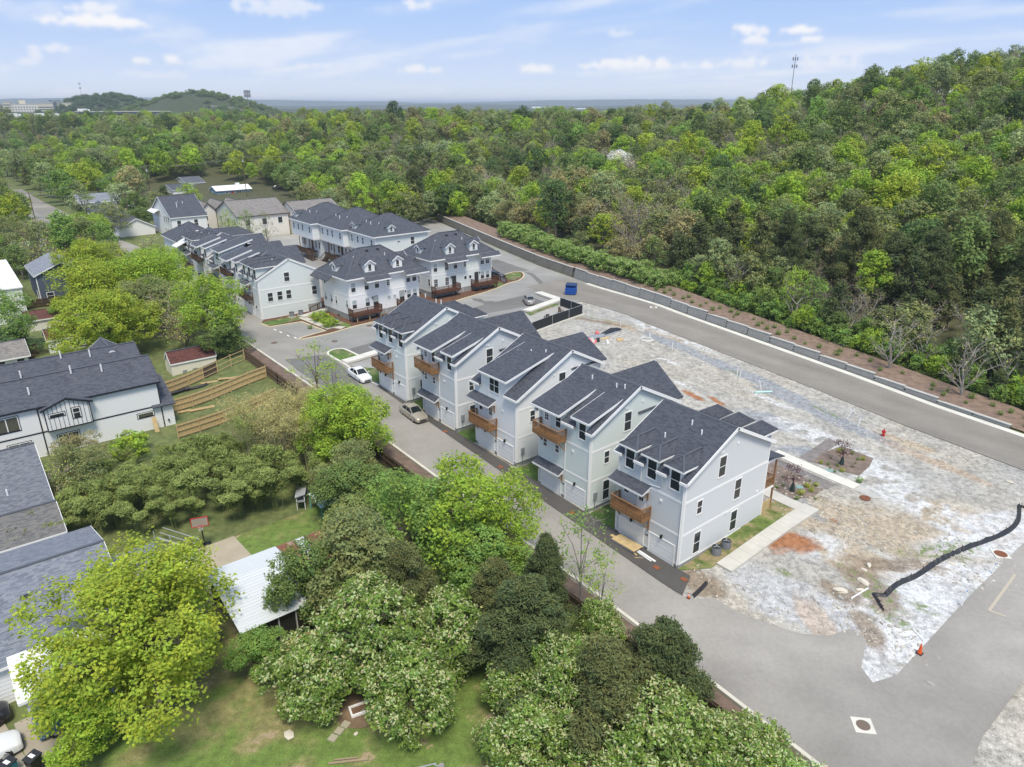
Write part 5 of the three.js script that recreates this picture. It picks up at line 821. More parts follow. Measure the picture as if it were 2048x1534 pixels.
// back row: three hip-roofed units over open timber stairs
function backUnit(x, z, y, label, k) {
  const t = thing('white_townhouse', label, 'house', [x, y, z], 0, 'white townhouses in the back row'), W = 11.6, D = 13, f = 5.3, he = 8.9, rise = 3.7, rec = 2.0, SM = k === 2 ? SD.mint2 : SD.pale;
  const Fu = new Face([-W, 0, 0], [1, 0]), Fl = new Face([-W, 0, -rec], [1, 0]), R = new Face([0, 0, 0], [0, -1]), Lf = new Face([-W, 0, -D], [0, 1]);
  siding(Fu, [[0, f], [W, f], [W, he], [0, he]], .22).build('upper_wall', SM, t); siding(Fl, [[0, .2], [W, .2], [W, f], [0, f]], .22).build('lower_wall', SM, t); for (const F of [R, Lf]) { siding(F, [[0, f], [D, f], [D, he], [0, he]], .22).build('end_wall', SM, t); const a = F === R ? rec : 0, b = F === R ? D : D - rec; siding(F, [[a, -.5], [b, -.5], [b, f], [a, f]], .22).build('end_wall', SM, t); }
  mb().box(-W, f - .25, -rec, 0, f, 0).build('overhang', MAT.trim, t); mb().box(-W + .05, -1, -D, -.05, .2, -rec - .05).build('foundation', MAT.block, t);
  const tr = mb(); for (const [F, w] of [[Fu, W], [R, D], [Lf, D]]) { F.box(tr, 0, f, -.02, .12, he, .04); F.box(tr, w - .12, f, -.02, w, he, .04); F.box(tr, .12, f, 0, w - .12, f + .15, .04); } tr.build('trim', MAT.trim, t);
  const r = mb(), h = hipRoof(r, -W - .5, .5, .6, -D - .6, he, rise), roof = r.build('roof', MAT.shingle_far, t), sl = rise / (W / 2 + .5); hipCaps(h, roof); const fa = mb(); fa.box(-W - .55, he - .24, .55, .55, he - .02, .66); fa.box(.45, he - .24, -D - .6, .56, he - .02, .6); fa.box(-W - .56, he - .24, -D - .6, -W - .45, he - .02, .6); fa.box(-W - .48, he - .14, -D - .55, .48, he - .1, .55); fa.build('fascia', MAT.trim, roof);
  if (k !== 1) { gableDormer(roof, -W + 1.9, he + .45, .6 - .45 / sl, [0, 1], sl, SM, MAT.shingle_far, { w: 1.4 }); if (k === 2) gableDormer(roof, .5 - .5 / sl, he + .45, -4.2, [1, 0], sl, SM, MAT.shingle_far, { w: 1.5, h: 1.1 }); }
  for (const u of [1.2, 3.9, 6.2, 10.1]) win(Fu, t, u - .35, 6.6, .66, 1.4); for (const u of [.9, 2.3, 4.6, 8.3, 10.2]) win(Fl, t, u - .35, 2.6, .7, 1.5); door(Fl, t, 5.9, 1.95, .85, 2.1, mat('doorred', .10, .035, .03), 4);
  if (k === 2) { win(R, t, 8.6, 6.4, .9, 1.5); win(R, t, 5.2, 7.2, .8, .22, { kind: 'fixed' }); spout(t, [[.06, he - .2, -4.4], [.06, 0, -4.4]]); }
  // deck and stairs
  const d = mb(); d.box(-8.4, 1.7, -rec, -2.6, 1.92, .9); const K = d.build('stair_deck', MAT.brownwood, t); for (const a of [-8.4, -5.6, -2.75]) { mb().box(a, -.6, .75, a + .14, 2.95, .89).build('post', MAT.brownwood, K); mb().box(a, 1.9, -.2, a + .13, f, -.07).build('post', MAT.brownwood, K); }
  const g = mb(); g.box(-8.4, 2.85, .78, -2.6, 2.95, .88); g.box(-8.4, 2.05, .8, -2.6, 2.12, .86); for (let a = -8.2; a < -2.7; a += .14) g.box(a, 2.12, .81, a + .04, 2.85, .85); stuff(g.build('railing', MAT.brownwood, K));
  const dir = k === 0 ? 1 : -1, sx = k === 0 ? -2.6 : -8.4; for (let i = 0; i < 11; i++) mb().box(sx + dir * i * .3, 1.72 - i * .19, -.3, sx + dir * (i + 1) * .3 + .02, 1.78 - i * .19, .85).build('step', MAT.brownwood, K);
  const sr = mb(); for (const e of [-.3, .85]) { sr.bar([sx, 1.65, e], [sx + dir * 3.4, -.45, e], .06, .3); sr.bar([sx, 2.9, e], [sx + dir * 3.4, .75, e], .07, .09); for (let i = 0; i < 9; i++) sr.bar([sx + dir * i * .4, 1.7 - i * .25, e], [sx + dir * i * .4, 2.85 - i * .25, e], .04, .04); } sr.build('stair_rail', MAT.brownwood, K);
  const pv = mb(); for (const [a, b] of [[-8, -2.5], [-5.5, -2.2], [-3, -2.8]]) pv.cyl(a, he + 1, he + 2.3, b, .08, 6); stuff(pv.build('vent_pipes', MAT.pipe, roof));
}
backUnit(-104.5, -29.8, 1.7, 'pale townhouse with dormers at the right end of the back row', 2);
backUnit(-116.3, -28.4, 1.8, 'plain hip-roofed townhouse in the middle of the back row, brown stairs to the left', 1);
backUnit(-128.2, -26.6, 1.9, 'dormered townhouse at the left end of the back row', 0);
// left row: attached units along the alley
{
  const U = [['A', SD.mint2, 'near end unit with a pale end wall and three dormers'], ['B', SD.cream, 'second unit of the attached row'], ['C', SD.blue, 'third unit of the attached row, with a wide dormer'], ['B', SD.cream, 'fourth unit of the attached row'], ['A', SD.pale, 'fifth unit of the attached row']];
  U.forEach(([type, sd, l], i) => townhouse({ name: 'row_house', x: -88.8 - i * 8.35, y: 1.45 + (i % 2 ? -.25 : .05) + i * .03, z: 1.2 + [0, .15, -.1, .3, .1][i], W: 8.3, D: i ? 11.6 : 10.9, he: type === 'C' ? 6.85 : 7.35, zr: 5.6 + (i % 2) * .35, go: .12, type, siding: sd, back: i > 0, b1: 2.4, b2: 5.45, shingle: MAT.shingle_far, deckMat: MAT.brownwood, ends: i ? '' : null, pipes: [[-3, -4], [-5, -3.2]], group: 'attached row along the alley', label: 'white ' + l + ' beyond the court' }));
  const near = scene.children.find(o => o.name === 'row_house'), F = new Face([0, 0, 0], [0, -1]);
  win(F, near, 4.6, 6.4, .9, 1.5); for (const u of [1.35, 3.05, 4.65]) win(F, near, u, 3.35, .85, 1.45); win(F, near, 9.4, 3.35, .85, 1.45); const s = mb(); F.box(s, 8.4, -.3, 0, 10.6, 1.7, .06); s.build('landing_wall', MAT.block, near);
  // hip-roofed far end
  const t = thing('row_house', 'hip-roofed end unit of the attached row, with a white metal lean-to roof', 'house', [-131.2, 1.6, 2.4], 0, 'attached row along the alley'), W = 10, D = 9, he = 8, a = new Face([-W, 0, 0], [1, 0]), b = new Face([0, 0, 0], [0, -1]), c = new Face([-W, 0, -D], [0, 1]); siding(a, [[0, 0], [W, 0], [W, he], [0, he]]).build('front_wall', SD.pale, t); siding(b, [[0, 0], [D, 0], [D, he], [0, he]]).build('end_wall', SD.pale, t); siding(c, [[0, 0], [D, 0], [D, he], [0, he]]).build('end_wall', SD.pale, t);
  const r = mb(), h = hipRoof(r, -W - .4, .4, .4, -D - .4, he, 3), rf = r.build('roof', MAT.shingle_far, t); hipCaps(h, rf); mb().slab([[.3, he - .7, 1.2], [3.6, he - .7, 1.2], [3.6, he + 1.9, -4.4], [.3, he + 1.9, -4.4]], .1).build('metal_roof', mat('palemetal', .72, .70, .67, { roughness: .5 }), rf);
  const f = mb(); f.box(-W - .45, he - .2, .35, .45, he - .02, .46); f.box(-W - .46, he - .2, -D - .4, -W - .35, he - .02, .4); f.build('fascia', MAT.trim, rf); for (const u of [2, 5.6, 8.2]) win(a, t, u, 4.6, .8, 1.5), win(a, t, u, 1.6, .8, 1.5); win(c, t, 3, 4.6, .7, 1.5); win(c, t, 6.4, 4.6, .7, 1.5);
}
// a plain gabled building; local frame: ridge along x, front wall on z = 0 facing +z, x from 0 to L, depth D
function gabled(o) {
  const t = thing(o.name, o.label, o.cat || 'house', o.p, o.turn || 0, o.group), { L, D, h, rise } = o, e = o.over ?? .35, zr = o.zr || D / 2, SM = o.wall, sh = o.roof || MAT.shingle_far, by = o.base ?? -.6;
  const Ff = new Face([0, 0, 0], [1, 0]), Fb = new Face([L, 0, -D], [-1, 0]), F0 = new Face([0, 0, -D], [0, 1]), F1 = new Face([L, 0, 0], [0, -1]), top = h + rise, s0 = rise / zr, s1 = rise / (D - zr), pitch = o.pitch || .2;
  const wall = (F, q, n) => (o.plain ? mb().poly(q.map(([a, b]) => F.P(a, b))) : siding(F, q, pitch)).build(n, SM, t);
  wall(Ff, [[0, by], [L, by], [L, h], [0, h]], 'front_wall'); wall(Fb, [[0, by], [L, by], [L, h], [0, h]], 'back_wall'); wall(F1, [[0, by], [D, by], [D, h], [zr, top], [0, h]], 'gable_wall'); wall(F0, [[0, by], [D, by], [D, h], [D - zr, top], [0, h]], 'gable_wall');
  const r = mb(); r.slab([[-e, h - e * s0, e], [L + e, h - e * s0, e], [L + e, top, -zr], [-e, top, -zr]], .1); r.slab([[L + e, h - e * s1, -D - e], [-e, h - e * s1, -D - e], [-e, top, -zr], [L + e, top, -zr]], .1); const up = r.build('roof', sh, t); up.position.y = .1;
  const m = mb(); m.bar([-e, top + .02, -zr], [L + e, top + .02, -zr], .26, .05); m.build('ridge_cap', o.ridge || MAT.ridge, up);
  const f = mb(), T2 = o.trim || MAT.trim; for (const x of [-e, L + e]) { f.bar([x, h - e * s0 - .1, e], [x, top - .1, -zr], .04, .2).bar([x, top - .1, -zr], [x, h - e * s1 - .1, -D - e], .04, .2); } f.box(-e, h - e * s0 - .22, e - .02, L + e, h - e * s0 - .02, e + .03); f.box(-e, h - e * s1 - .22, -D - e - .03, L + e, h - e * s1 - .02, -D - e + .02); f.build('fascia', T2, up);
  if (o.corner) { const c = mb(); for (const [F, w] of [[Ff, L], [F0, D], [F1, D]]) { F.box(c, -.02, by, -.02, .12, h, .035); F.box(c, w - .12, by, -.02, w + .02, h, .035); } c.build('corner_board', o.corner, t); }
  o.more && o.more(t, { Ff, Fb, F0, F1, up, s0, s1, top }); return t;
}
// far left: houses, garages and townhouses
gabled({ name: 'tall_white_house', label: 'tall white house with a steep dark roof beyond the attached row', p: [-177.9, 2, -8.8], turn: Math.PI / 2, L: 9.2, D: 19, h: 6.1, rise: 4.6, zr: 9.3, wall: SD.white, more: (t, k) => { for (const u of [1.4, 5.8]) win(k.Ff, t, u, 3.3, .95, 1.8); for (const u of [12, 14, 16]) for (const v of [1, 4.2]) win(k.F0, t, u, v, 1, 1.7); win(k.F0, t, 8, 5, .8, 1.8); mb().slab([[-1.6, 6.2, -11], [-1.6, 6.2, -18], [0, 7, -18], [0, 7, -11]].reverse(), .1).build('porch_roof', MAT.palemetal, t); const pv = mb(); for (const [a, b] of [[3, -4], [5, -5.5], [4, -6.5]]) pv.cyl(a, 7.5, 9.5, b, .1, 6); stuff(pv.build('vent_pipes', MAT.pipe, t)); } });
const CREAM = mat('stucco', .74, .70, .63), BROWN = mat('darktrim', .06, .05, .045);
for (let i = 0; i < 3; i++) gabled({ name: 'townhouse', label: ['cream townhouse with dark gable trim beside the tall white house', 'cream townhouse with dark gable trim, middle of the three', 'cream townhouse with dark gable trim and a wide corner window'][i], group: 'cream townhouses', p: [-185 + i * 1.0 - 12, 2, -21 - i * 4.4 + 2.2], turn: 0, L: 11.5, D: 4.3, h: 6.2, rise: 2.0, wall: CREAM, roof: MAT.shingle_tan, trim: BROWN, corner: BROWN, plain: 1, more: (t, k) => { win(k.F1, t, .5, 3.6, 1.1, 2.2, { sash: BROWN, trim: BROWN }); win(k.F1, t, .5, .4, 1.1, 2, { sash: BROWN, trim: BROWN }); } });
gabled({ name: 'townhouse_block', label: 'long cream townhouse block with a tan roof behind the thin trees', p: [-166, 2, -22.4], turn: Math.PI / 2, L: 14, D: 17, h: 6.4, rise: 3.2, wall: CREAM, roof: MAT.shingle_tan, trim: BROWN, plain: 1, more: (t, k) => { for (const u of [2, 6.6, 11]) win(k.Ff, t, u, 3.8, 1.2, 1.6, { sash: BROWN }); for (const u of [3, 9, 14]) win(k.F0, t, u, 3.8, 1.1, 1.5, { sash: BROWN }); } });
gabled({ name: 'townhouse_block', label: 'farther cream townhouse block with a tan hipped roof left of the back row', p: [-160, 2, -37], turn: Math.PI / 2, L: 13, D: 15, h: 6, rise: 3, wall: CREAM, roof: MAT.shingle_tan, trim: BROWN, plain: 1, more: (t, k) => { for (const u of [2, 7]) win(k.Ff, t, u, 3.4, 1.2, 1.6, { sash: BROWN }); } });
gabled({ name: 'garage', label: 'white double garage with a grey roof at the wood edge', cat: 'garage', p: [-296.5, 2, -46.4], turn: Math.PI / 2, L: 7.4, D: 16, h: 3.3, rise: 1.9, wall: SD.white, roof: MAT.shingle2, plain: 1, more: (t, k) => { garageDoor(k.Ff, t, .7, 2.7, 2.3); garageDoor(k.Ff, t, 3.9, 2.7, 2.3); } });
gabled({ name: 'garage', label: 'low white garage with a dark roof in front of the double garage', cat: 'garage', p: [-279.4, 2, -36.2], turn: Math.PI / 2, L: 8, D: 14, h: 2.7, rise: 1.5, wall: SD.white, roof: MAT.shingle_far, plain: 1, more: (t, k) => { garageDoor(k.Ff, t, 1, 4.2, 2.1); } });
gabled({ name: 'blue_house', label: 'low blue house with a white metal roof and a red door', p: [-265.2, 2, -48.6], turn: Math.PI / 2, L: 13.6, D: 8, h: 2.8, rise: 1.3, wall: mat('bluewall', .20, .30, .38), roof: mat('whiteroof', .86, .86, .86, { roughness: .5 }), ridge: MAT.whiteroof, plain: 1, more: (t, k) => { const q = mb(); k.Ff.box(q, 5.6, 0, 0, 6.6, 2.1, .05); q.build('door', MAT.red, t); win(k.Ff, t, 7.6, .7, 2, 1.4, { kind: 'twin' }); win(k.Ff, t, 3.4, 1, 1, 1); win(k.F0, t, 2, 1, 1, 1); const c = mb(); c.box(9, 3.6, -4.6, 10.4, 4.9, -3.4); c.build('chimney', MAT.trim, t); } });
gabled({ name: 'dark_roof_house', label: 'white house with a long dark roof behind the leaning utility pole', p: [-240, 1.5, 1.6], L: 49, D: 9, h: 3.0, rise: 2.4, wall: SD.white, roof: MAT.shingle_far, plain: 1 });
gabled({ name: 'grey_roof_house', label: 'long grey-roofed house half hidden by trees at far left', p: [-252, 2.2, .6], turn: Math.PI / 2, L: 12, D: 12, h: 3.2, rise: 2.2, wall: CREAM, roof: MAT.shingle_grey, plain: 1 });
// near left: black-trimmed duplex
{
  const N = MAT.trimblack, WH = mat('boardwhite', .80, .795, .785, { roughness: .55 });
  const duplex = (x, label, full) => gabled({ name: 'duplex', label, group: 'black-trimmed twin houses', p: [x, -.5, 60], turn: Math.PI / 2, L: 34.6, D: 7.2, h: 6.3, rise: 2.1, zr: 3.6, over: .3, wall: WH, roof: MAT.shingle2d, trim: N, base: -.3, more: (t, k) => {
    const F = k.Ff, w = mb(); F.box(w, 0, 3.05, 0, 34.6, 3.2, .05); for (const u of [0, 11.6, 22.2, 34.47]) F.box(w, u, 0, 0, u + .13, 6.1, .055); F.box(w, 0, -.3, 0, 34.6, .05, .05); w.build('trim', N, t); k.F1.box(mb(), 0, 0, 0, 0, 0, 0);
    if (full) {
      const bay = (a, b, wins) => { // projecting gabled bay with board and batten
        const m = mb(), d = .75, y0 = 3.25, y1 = 6.0, c = (a + b) / 2; m.poly([F.P(a, y0, d), F.P(b, y0, d), F.P(b, y1, d), F.P(c, y1 + .75, d), F.P(a, y1, d)]).poly([F.P(a, y0, 0), F.P(a, y0, d), F.P(a, y1, d), F.P(a, y1, 0)]).poly([F.P(b, y0, d), F.P(b, y0, 0), F.P(b, y1, 0), F.P(b, y1, d)]).poly([F.P(a, y0, 0), F.P(b, y0, 0), F.P(b, y0, d), F.P(a, y0, d)]); const B = m.build('bay', WH, t);
        for (let u = a + .42; u < b - .2; u += .43) { const q = mb(), tp = y1 + .75 * (1 - Math.abs(u - c) / ((b - a) / 2)); F.box(q, u - .022, y0 + .1, d, u + .022, tp - .06, d + .025); q.build('batten', N, B); }
        const q = mb(); for (const u of [a, b - .1]) F.box(q, u, y0, d - .1, u + .1, y1, d + .03); F.box(q, a, y0 - .02, d - .04, b, y0 + .12, d + .032); q.bar(F.P(a - .3, y1 - .2, d + .26), F.P(c, y1 + .74, d + .26), .05, .2).bar(F.P(b + .3, y1 - .2, d + .26), F.P(c, y1 + .74, d + .26), .05, .2); q.build('bay_trim', N, B);
        const r = mb(), zi = -(y1 + .85 - 6.3) / k.s0; for (const s of [-1, 1]) r.slab([F.P(c + s * (c - a + .3), y1 - .12, d + .28), F.P(c, y1 + .86, d + .28), F.P(c, y1 + .86, zi), F.P(c + s * (c - a + .3), y1 - .12, -.1)], .08); r.build('bay_roof', MAT.shingle2d, B);
        const G = new Face(F.P(a, 0, d), F.u); for (const [u, v, w2, h, kind] of wins) win(G, t, u, v, w2, h, { outline: N, kind, t: .09 });
      };
      bay(22.7, 27.2, [[.5, 4.95, 1.35, .22, 'fixed'], [2.75, 4.35, .62, 1.0, 'hung']]); bay(12.0, 16.6, [[2.75, 4.0, .9, 1.4, 'hung']]);
      for (const [u, v, w2, h, kind] of [[18.2, 4.05, 2.1, 1.5, 'fixed2'], [18.9, .8, 2.0, 1.6, 'twin'], [23.6, .75, 1.95, 1.6, 'twin'], [31.9, 2.15, 1.6, .42, 'fixed'], [13.3, .7, 2.2, 1.5, 'twin']]) { const W = win(F, t, u, v, w2, h, { outline: N, kind: kind === 'fixed2' ? 'fixed' : kind, t: .09, glass: mat('warmglass', .10, .10, .075, { roughness: .12 }) }); if (kind === 'fixed2') { const q = mb(); F.box(q, u + w2 / 2 - .05, v, .01, u + w2 / 2 + .05, v + h, .04); q.build('sash_bar', MAT.trim, W); } }
      const A = mb(); A.slab([F.P(33.5, 3.15, .5), F.P(36.1, 3.15, .5), F.P(36.1, 4.3, -2.4), F.P(33.5, 4.3, -2.4)], .12).slab([F.P(34.5, 4.35, -2.4), F.P(36.1, 4.35, -2.4), F.P(36.1, 5.3, -5), F.P(34.5, 5.3, -5)], .1); A.build('lean_to_roof', MAT.shingle2d, t); const aw = siding(new Face([34.6, 0, 0], [1, 0]), [[0, -.3], [1.2, -.3], [1.2, 3.05], [0, 3.05]]); aw.build('front_wall', WH, t); siding(new Face([35.8, 0, 0], [0, -1]), [[0, -.3], [6.5, -.3], [6.5, 4], [0, 3.0]]).build('gable_wall', WH, t);
      const g = mb(); g.box(-.3, 5.95, .28, 12, 6.1, .4).box(16.9, 5.95, .28, 22.4, 6.1, .4).box(27.5, 5.95, .28, 34.9, 6.1, .4); g.build('gutter', N, k.up); const fa = mb(); F.box(fa, 35.0, .9, .02, 35.15, 1.15, .2); fa.build('faucet_box', N, t);
    }
    const pv = mb(); for (const [a, b] of [[29.5, -2.4], [26.5, -3.0], [22, -1.2], [17, -2.6], [12, -1.6]]) pv.cyl(a, 6.6 + -b * .5, 7.4 + -b * .55, b, .09, 6); stuff(pv.build('vent_pipes', MAT.pipe, k.up));
  } });
  mat('shingle2d', .105, .11, .125, { map: TX.shingle, roughness: .95 });
  duplex(-58.1, 'white two-storey duplex with black trim and battened gable bays, facing the bamboo', 1); duplex(-64.8, 'matching dark-roofed twin just behind the black-trimmed duplex', 0);
  gabled({ name: 'porch_building', label: 'low grey hip-like roof peeping over the dark twin roof', p: [-73.8, .2, 31], turn: 0, L: 6, D: 6, h: 5.2, rise: 2.2, wall: WH, roof: MAT.shingle_far });
  const up = (a) => a;
  gabled({ name: 'garden_shed', label: 'cream shed with a brown roof by the new pine fence', cat: 'shed', p: [-74.6, .1, 20.0], turn: Math.PI / 2, L: 6.2, D: 3, h: 1.9, rise: 1.3, over: .12, wall: mat('creamwall', .76, .71, .57), roof: MAT.shingle_brown, plain: 1, corner: MAT.creamwall, more: (t, k) => { for (const u of [1.4, 2.8]) { const q = mb(); k.Ff.box(q, u, .2, 0, u + .6, .6, .03); q.build('vent', MAT.grey, t); } } });
  gabled({ name: 'garden_shed', label: 'white shed with a red-brown roof under the yellow-green tree', cat: 'shed', p: [-96.3, .2, 32.1], turn: Math.PI / 2, L: 6, D: 4, h: 2.3, rise: 1.2, over: .15, wall: SD.white, roof: MAT.shingle_brown, plain: 1 });
  gabled({ name: 'garden_shed', label: 'long low shed with a dark brown roof beside the tall white building', cat: 'shed', p: [-111.4, .3, 33], turn: Math.PI / 2, L: 8, D: 6, h: 2.0, rise: .9, over: .2, wall: CREAM, roof: MAT.shingle_brown, plain: 1, ridge: MAT.shingle_brown });
  gabled({ name: 'tan_roof_house', label: 'small cream house with a tan roof at the left edge', p: [-90.2, .1, 50], turn: Math.PI / 2, L: 14.6, D: 7, h: 2.5, rise: 1.4, wall: mat('creamwall2', .76, .73, .66), roof: MAT.shingle_tan, more: (t, k) => { win(k.Ff, t, 10.9, .8, .85, 1.3); win(k.Ff, t, 13.2, .9, .9, 1.2); } });
  gabled({ name: 'white_house', label: 'tall white house with a white metal roof at the left edge', p: [-119.6, .4, 46], turn: Math.PI / 2, L: 14, D: 24, h: 6.1, rise: 1.2, zr: 22, over: .2, wall: SD.white, roof: MAT.whiteroof, ridge: MAT.whiteroof });
  gabled({ name: 'blue_grey_house', label: 'blue-grey house behind the tall white one, with a white-framed window', p: [-143, .4, 28.6], turn: 0, L: 12, D: 9, h: 5.6, rise: 2, wall: mat('bluegrey', .085, .11, .15), roof: MAT.shingle_grey, corner: MAT.trim, more: (t, k) => { win(k.F1, t, 1.2, .8, 1.1, 1.3); win(k.Ff, t, 9, .8, 1.1, 1.3); } });
  // grey-roofed house in the left corner and the white one behind it
  gabled({ name: 'grey_roof_house', label: 'house with a big grey shingle roof in the lower left corner', p: [-18.9, -.5, 57], turn: Math.PI / 2, L: 19.2, D: 14.5, h: 3.1, rise: 2.3, zr: 7.3, wall: SD.white, roof: mat('shingle_mid', .25, .26, .285, { map: TX.shingle, roughness: .95 }), pitch: .3, more: (t, k) => { const v = mb(); v.box(16.9, 4.4, -5.9, 17.4, 4.75, -5.4); v.box(13.6, 4.3, -4.9, 14.1, 4.6, -4.4); stuff(v.build('roof_vents', MAT.dark, k.up)); mb().slab([[18.6, 2.0, -2], [23.0, 2.0, -4.6], [23.0, 3.4, -8.2], [18.6, 3.4, -8.2]], .1).build('low_roof', MAT.shingle_mid, t); } });
  gabled({ name: 'white_annexe', label: 'white-sided annexe with a pale metal roof under the big yellow-green tree', p: [-15.8, -.5, 44.6], turn: Math.PI / 2, L: 5, D: 3.6, h: 2.3, rise: .9, zr: 3.2, wall: SD.white, roof: MAT.whiteroof, ridge: MAT.whiteroof, pitch: .3 });
  gabled({ name: 'white_siding_house', label: 'white-sided house with a brown-grey roof and a six-pane window at left', p: [-35, -.5, 56], turn: Math.PI / 2, L: 16.5, D: 4.5, h: 2.8, rise: 1.1, zr: 3.6, wall: mat('creamwhite', .80, .78, .70), roof: mat('shingle_taupe', .20, .185, .165, { map: TX.shingle, roughness: .95 }), pitch: .22, more: (t, k) => { const W = win(k.Ff, t, 13.2, 1.1, 1.25, .95, { kind: 'twin' }); } });
  gabled({ name: 'grey_slope_house', label: 'house with a plain grey roof slope and cream wall, left before the duplex', p: [-39.2, -.5, 57], turn: Math.PI / 2, L: 17.4, D: 14, h: 3.9, rise: 2.6, zr: 7.6, wall: mat('creamboard', .74, .68, .52), roof: mat('shingle_mid2', .20, .205, .215, { map: TX.shingle, roughness: .95 }), more: (t, k) => { const p = mb(); p.cyl(14.6, 4.4, 5.1, -1.8, .08, 6); p.cyl(12.6, 6.0, 6.5, -6.4, .12, 6); stuff(p.build('vent_pipes', MAT.pipe, k.up)); } });
}
// ---------------------------------------------------------------- vehicles
const RUB = mat('rubber', .018, .018, .02, { roughness: .8 }), RIM = mat('rim', .5, .51, .53, { roughness: .3, metalness: .7 }), CARGLASS = MAT.carglass = new THREE.MeshPhysicalMaterial({ name: 'car glass', color: lin(.015, .02, .022), roughness: .05, side: THREE.DoubleSide });
function car(name, label, cat, p, turn, paint, o = {}) { // front towards +x
  const t = thing(name, label, cat, p, turn, o.group), L = o.L || 4.75, W = o.W || 1.82, suv = o.suv ? .32 : 0, P = new THREE.MeshPhysicalMaterial({ name: 'paint', color: lin(...paint), roughness: .32, metalness: o.metal ?? .4, clearcoat: .8, clearcoatRoughness: .08, side: THREE.DoubleSide });
  // body: cross sections along x; each [x, half width at sill, half width at waist, waist y, hood half width, top y]
  const S = [[-.5, .72, .70, .62, .58, .80], [-.485, .82, .83, .72, .66, .92], [-.43, .88, .93, .78, .74, .985], [-.30, .93, .99, .82, .80, 1.0], [-.1, .95, 1, .82, .82, .96], [.12, .95, 1, .81, .80, .94], [.22, .94, .985, .79, .78, .93], [.34, .92, .96, .74, .74, .86], [.44, .86, .88, .66, .66, .75], [.485, .76, .76, .58, .55, .66], [.5, .66, .64, .50, .46, .56]];
  const rings = S.map(([x, a, b, wy, c, ty]) => { const w = W / 2, X = x * L, u = suv * .45; return [[X, .22 + suv * .2, -a * w], [X, .42 + u * .6, -b * w], [X, wy + u, -b * w * .985], [X, ty + u - .03, -c * w * 1.06], [X, ty + u + .01, -c * w * .6], [X, ty + u + .03, 0], [X, ty + u + .01, c * w * .6], [X, ty + u - .03, c * w * 1.06], [X, wy + u, b * w * .985], [X, .42 + u * .6, b * w], [X, .22 + suv * .2, a * w]]; });
  const skin = (m, rs) => { for (let i = 0; i + 1 < rs.length; i++) for (let k = 0; k + 1 < rs[i].length; k++) m.poly([rs[i][k], rs[i + 1][k], rs[i + 1][k + 1], rs[i][k + 1]]); m.poly(rs[0]).poly(rs[rs.length - 1].slice().reverse()); return m; };
  const smoothMesh = (n, m, mm) => { const g = m.geo(); g.deleteAttribute('normal'); g.deleteAttribute('uv'); const q = crease(g); return mesh(n, q, mm, t); };
  smoothMesh('body', skin(mb(), rings), P);
  const rb = suv ? -.47 : -.36, y0 = .93 + suv * .45, rh = 1.44 + suv; // cabin
  const C = [[rb * L, .70, y0], [(rb + (suv ? .04 : .15)) * L, .58, rh - .05], [-.08 * L, .60, rh], [.045 * L, .58, rh - .04], [.225 * L, .72, y0 - .02]].map(([x, w, y]) => [x, w * W / 2 * 1.06, y]);
  const rf = mb(), hw = i => C[i][1]; for (const [i, j] of [[1, 2], [2, 3]]) rf.poly([[C[i][0], C[i][2] - .03, -hw(i)], [C[j][0], C[j][2] - .03, -hw(j)], [C[j][0], C[j][2] + .02, 0], [C[i][0], C[i][2] + .02, 0]]).poly([[C[i][0], C[i][2] + .02, 0], [C[j][0], C[j][2] + .02, 0], [C[j][0], C[j][2] - .03, hw(j)], [C[i][0], C[i][2] - .03, hw(i)]]);
  for (const s of [-1, 1]) for (const [i, j] of [[0, 1], [3, 4]]) rf.bar([C[i][0], C[i][2] - .01, s * hw(i)], [C[j][0], C[j][2] - .01, s * hw(j)], .09, .07); for (const s of [-1, 1]) { rf.bar([C[1][0], C[1][2] - .03, s * hw(1)], [C[3][0], C[3][2] - .03, s * hw(3)], .08, .06); rf.bar([-.09 * L, y0, s * W * .43], [-.08 * L, rh - .03, s * hw(2)], .07, .04); } rf.build('roof', P, t);
  mb().poly([[C[3][0], C[3][2] - .01, -hw(3)], [C[4][0], C[4][2] - .01, -hw(4)], [C[4][0], C[4][2] - .01, hw(4)], [C[3][0], C[3][2] - .01, hw(3)]]).build('windscreen', CARGLASS, t); mb().poly([[C[0][0], C[0][2], -hw(0)], [C[1][0], C[1][2] - .01, -hw(1)], [C[1][0], C[1][2] - .01, hw(1)], [C[0][0], C[0][2], hw(0)]]).build('rear_window', CARGLASS, t);
  for (const s of [-1, 1]) { const g = mb(), w = W * .435 * s; g.poly([[C[0][0] + .1, y0 - .02, w], [-.09 * L, y0 - .02, w], [-.08 * L, C[2][2] - .06, s * (hw(2) - .005)], [C[1][0], C[1][2] - .06, s * (hw(1) - .005)]]).poly([[-.09 * L, y0 - .02, w], [C[4][0] - .12, y0 - .03, w], [C[3][0], C[3][2] - .06, s * (hw(3) - .005)], [-.08 * L, C[2][2] - .06, s * (hw(2) - .005)]]); g.build('side_window', CARGLASS, t); }
  for (const x of [-.29 * L, .305 * L]) for (const s of [-1, 1]) { const r = .33 + suv * .12, z = s * W * .46, w = mb(); w.tube([[x, r, z - s * .2], [x, r, z - s * .02], [x, r, z + s * .035]], r, r * .97, 18); const T2 = w.build('wheel', RUB, t); mb().tube([[x, r, z + s * .01], [x, r, z + s * .045]], r * .66, r * .62, 14).build('rim', RIM, T2); const a = mb(); a.tube([[x, r + .01, z - s * .12], [x, r + .01, z + s * .015]], r * 1.16, r * 1.16, 18); a.build('wheel_arch', MAT.black, t); }
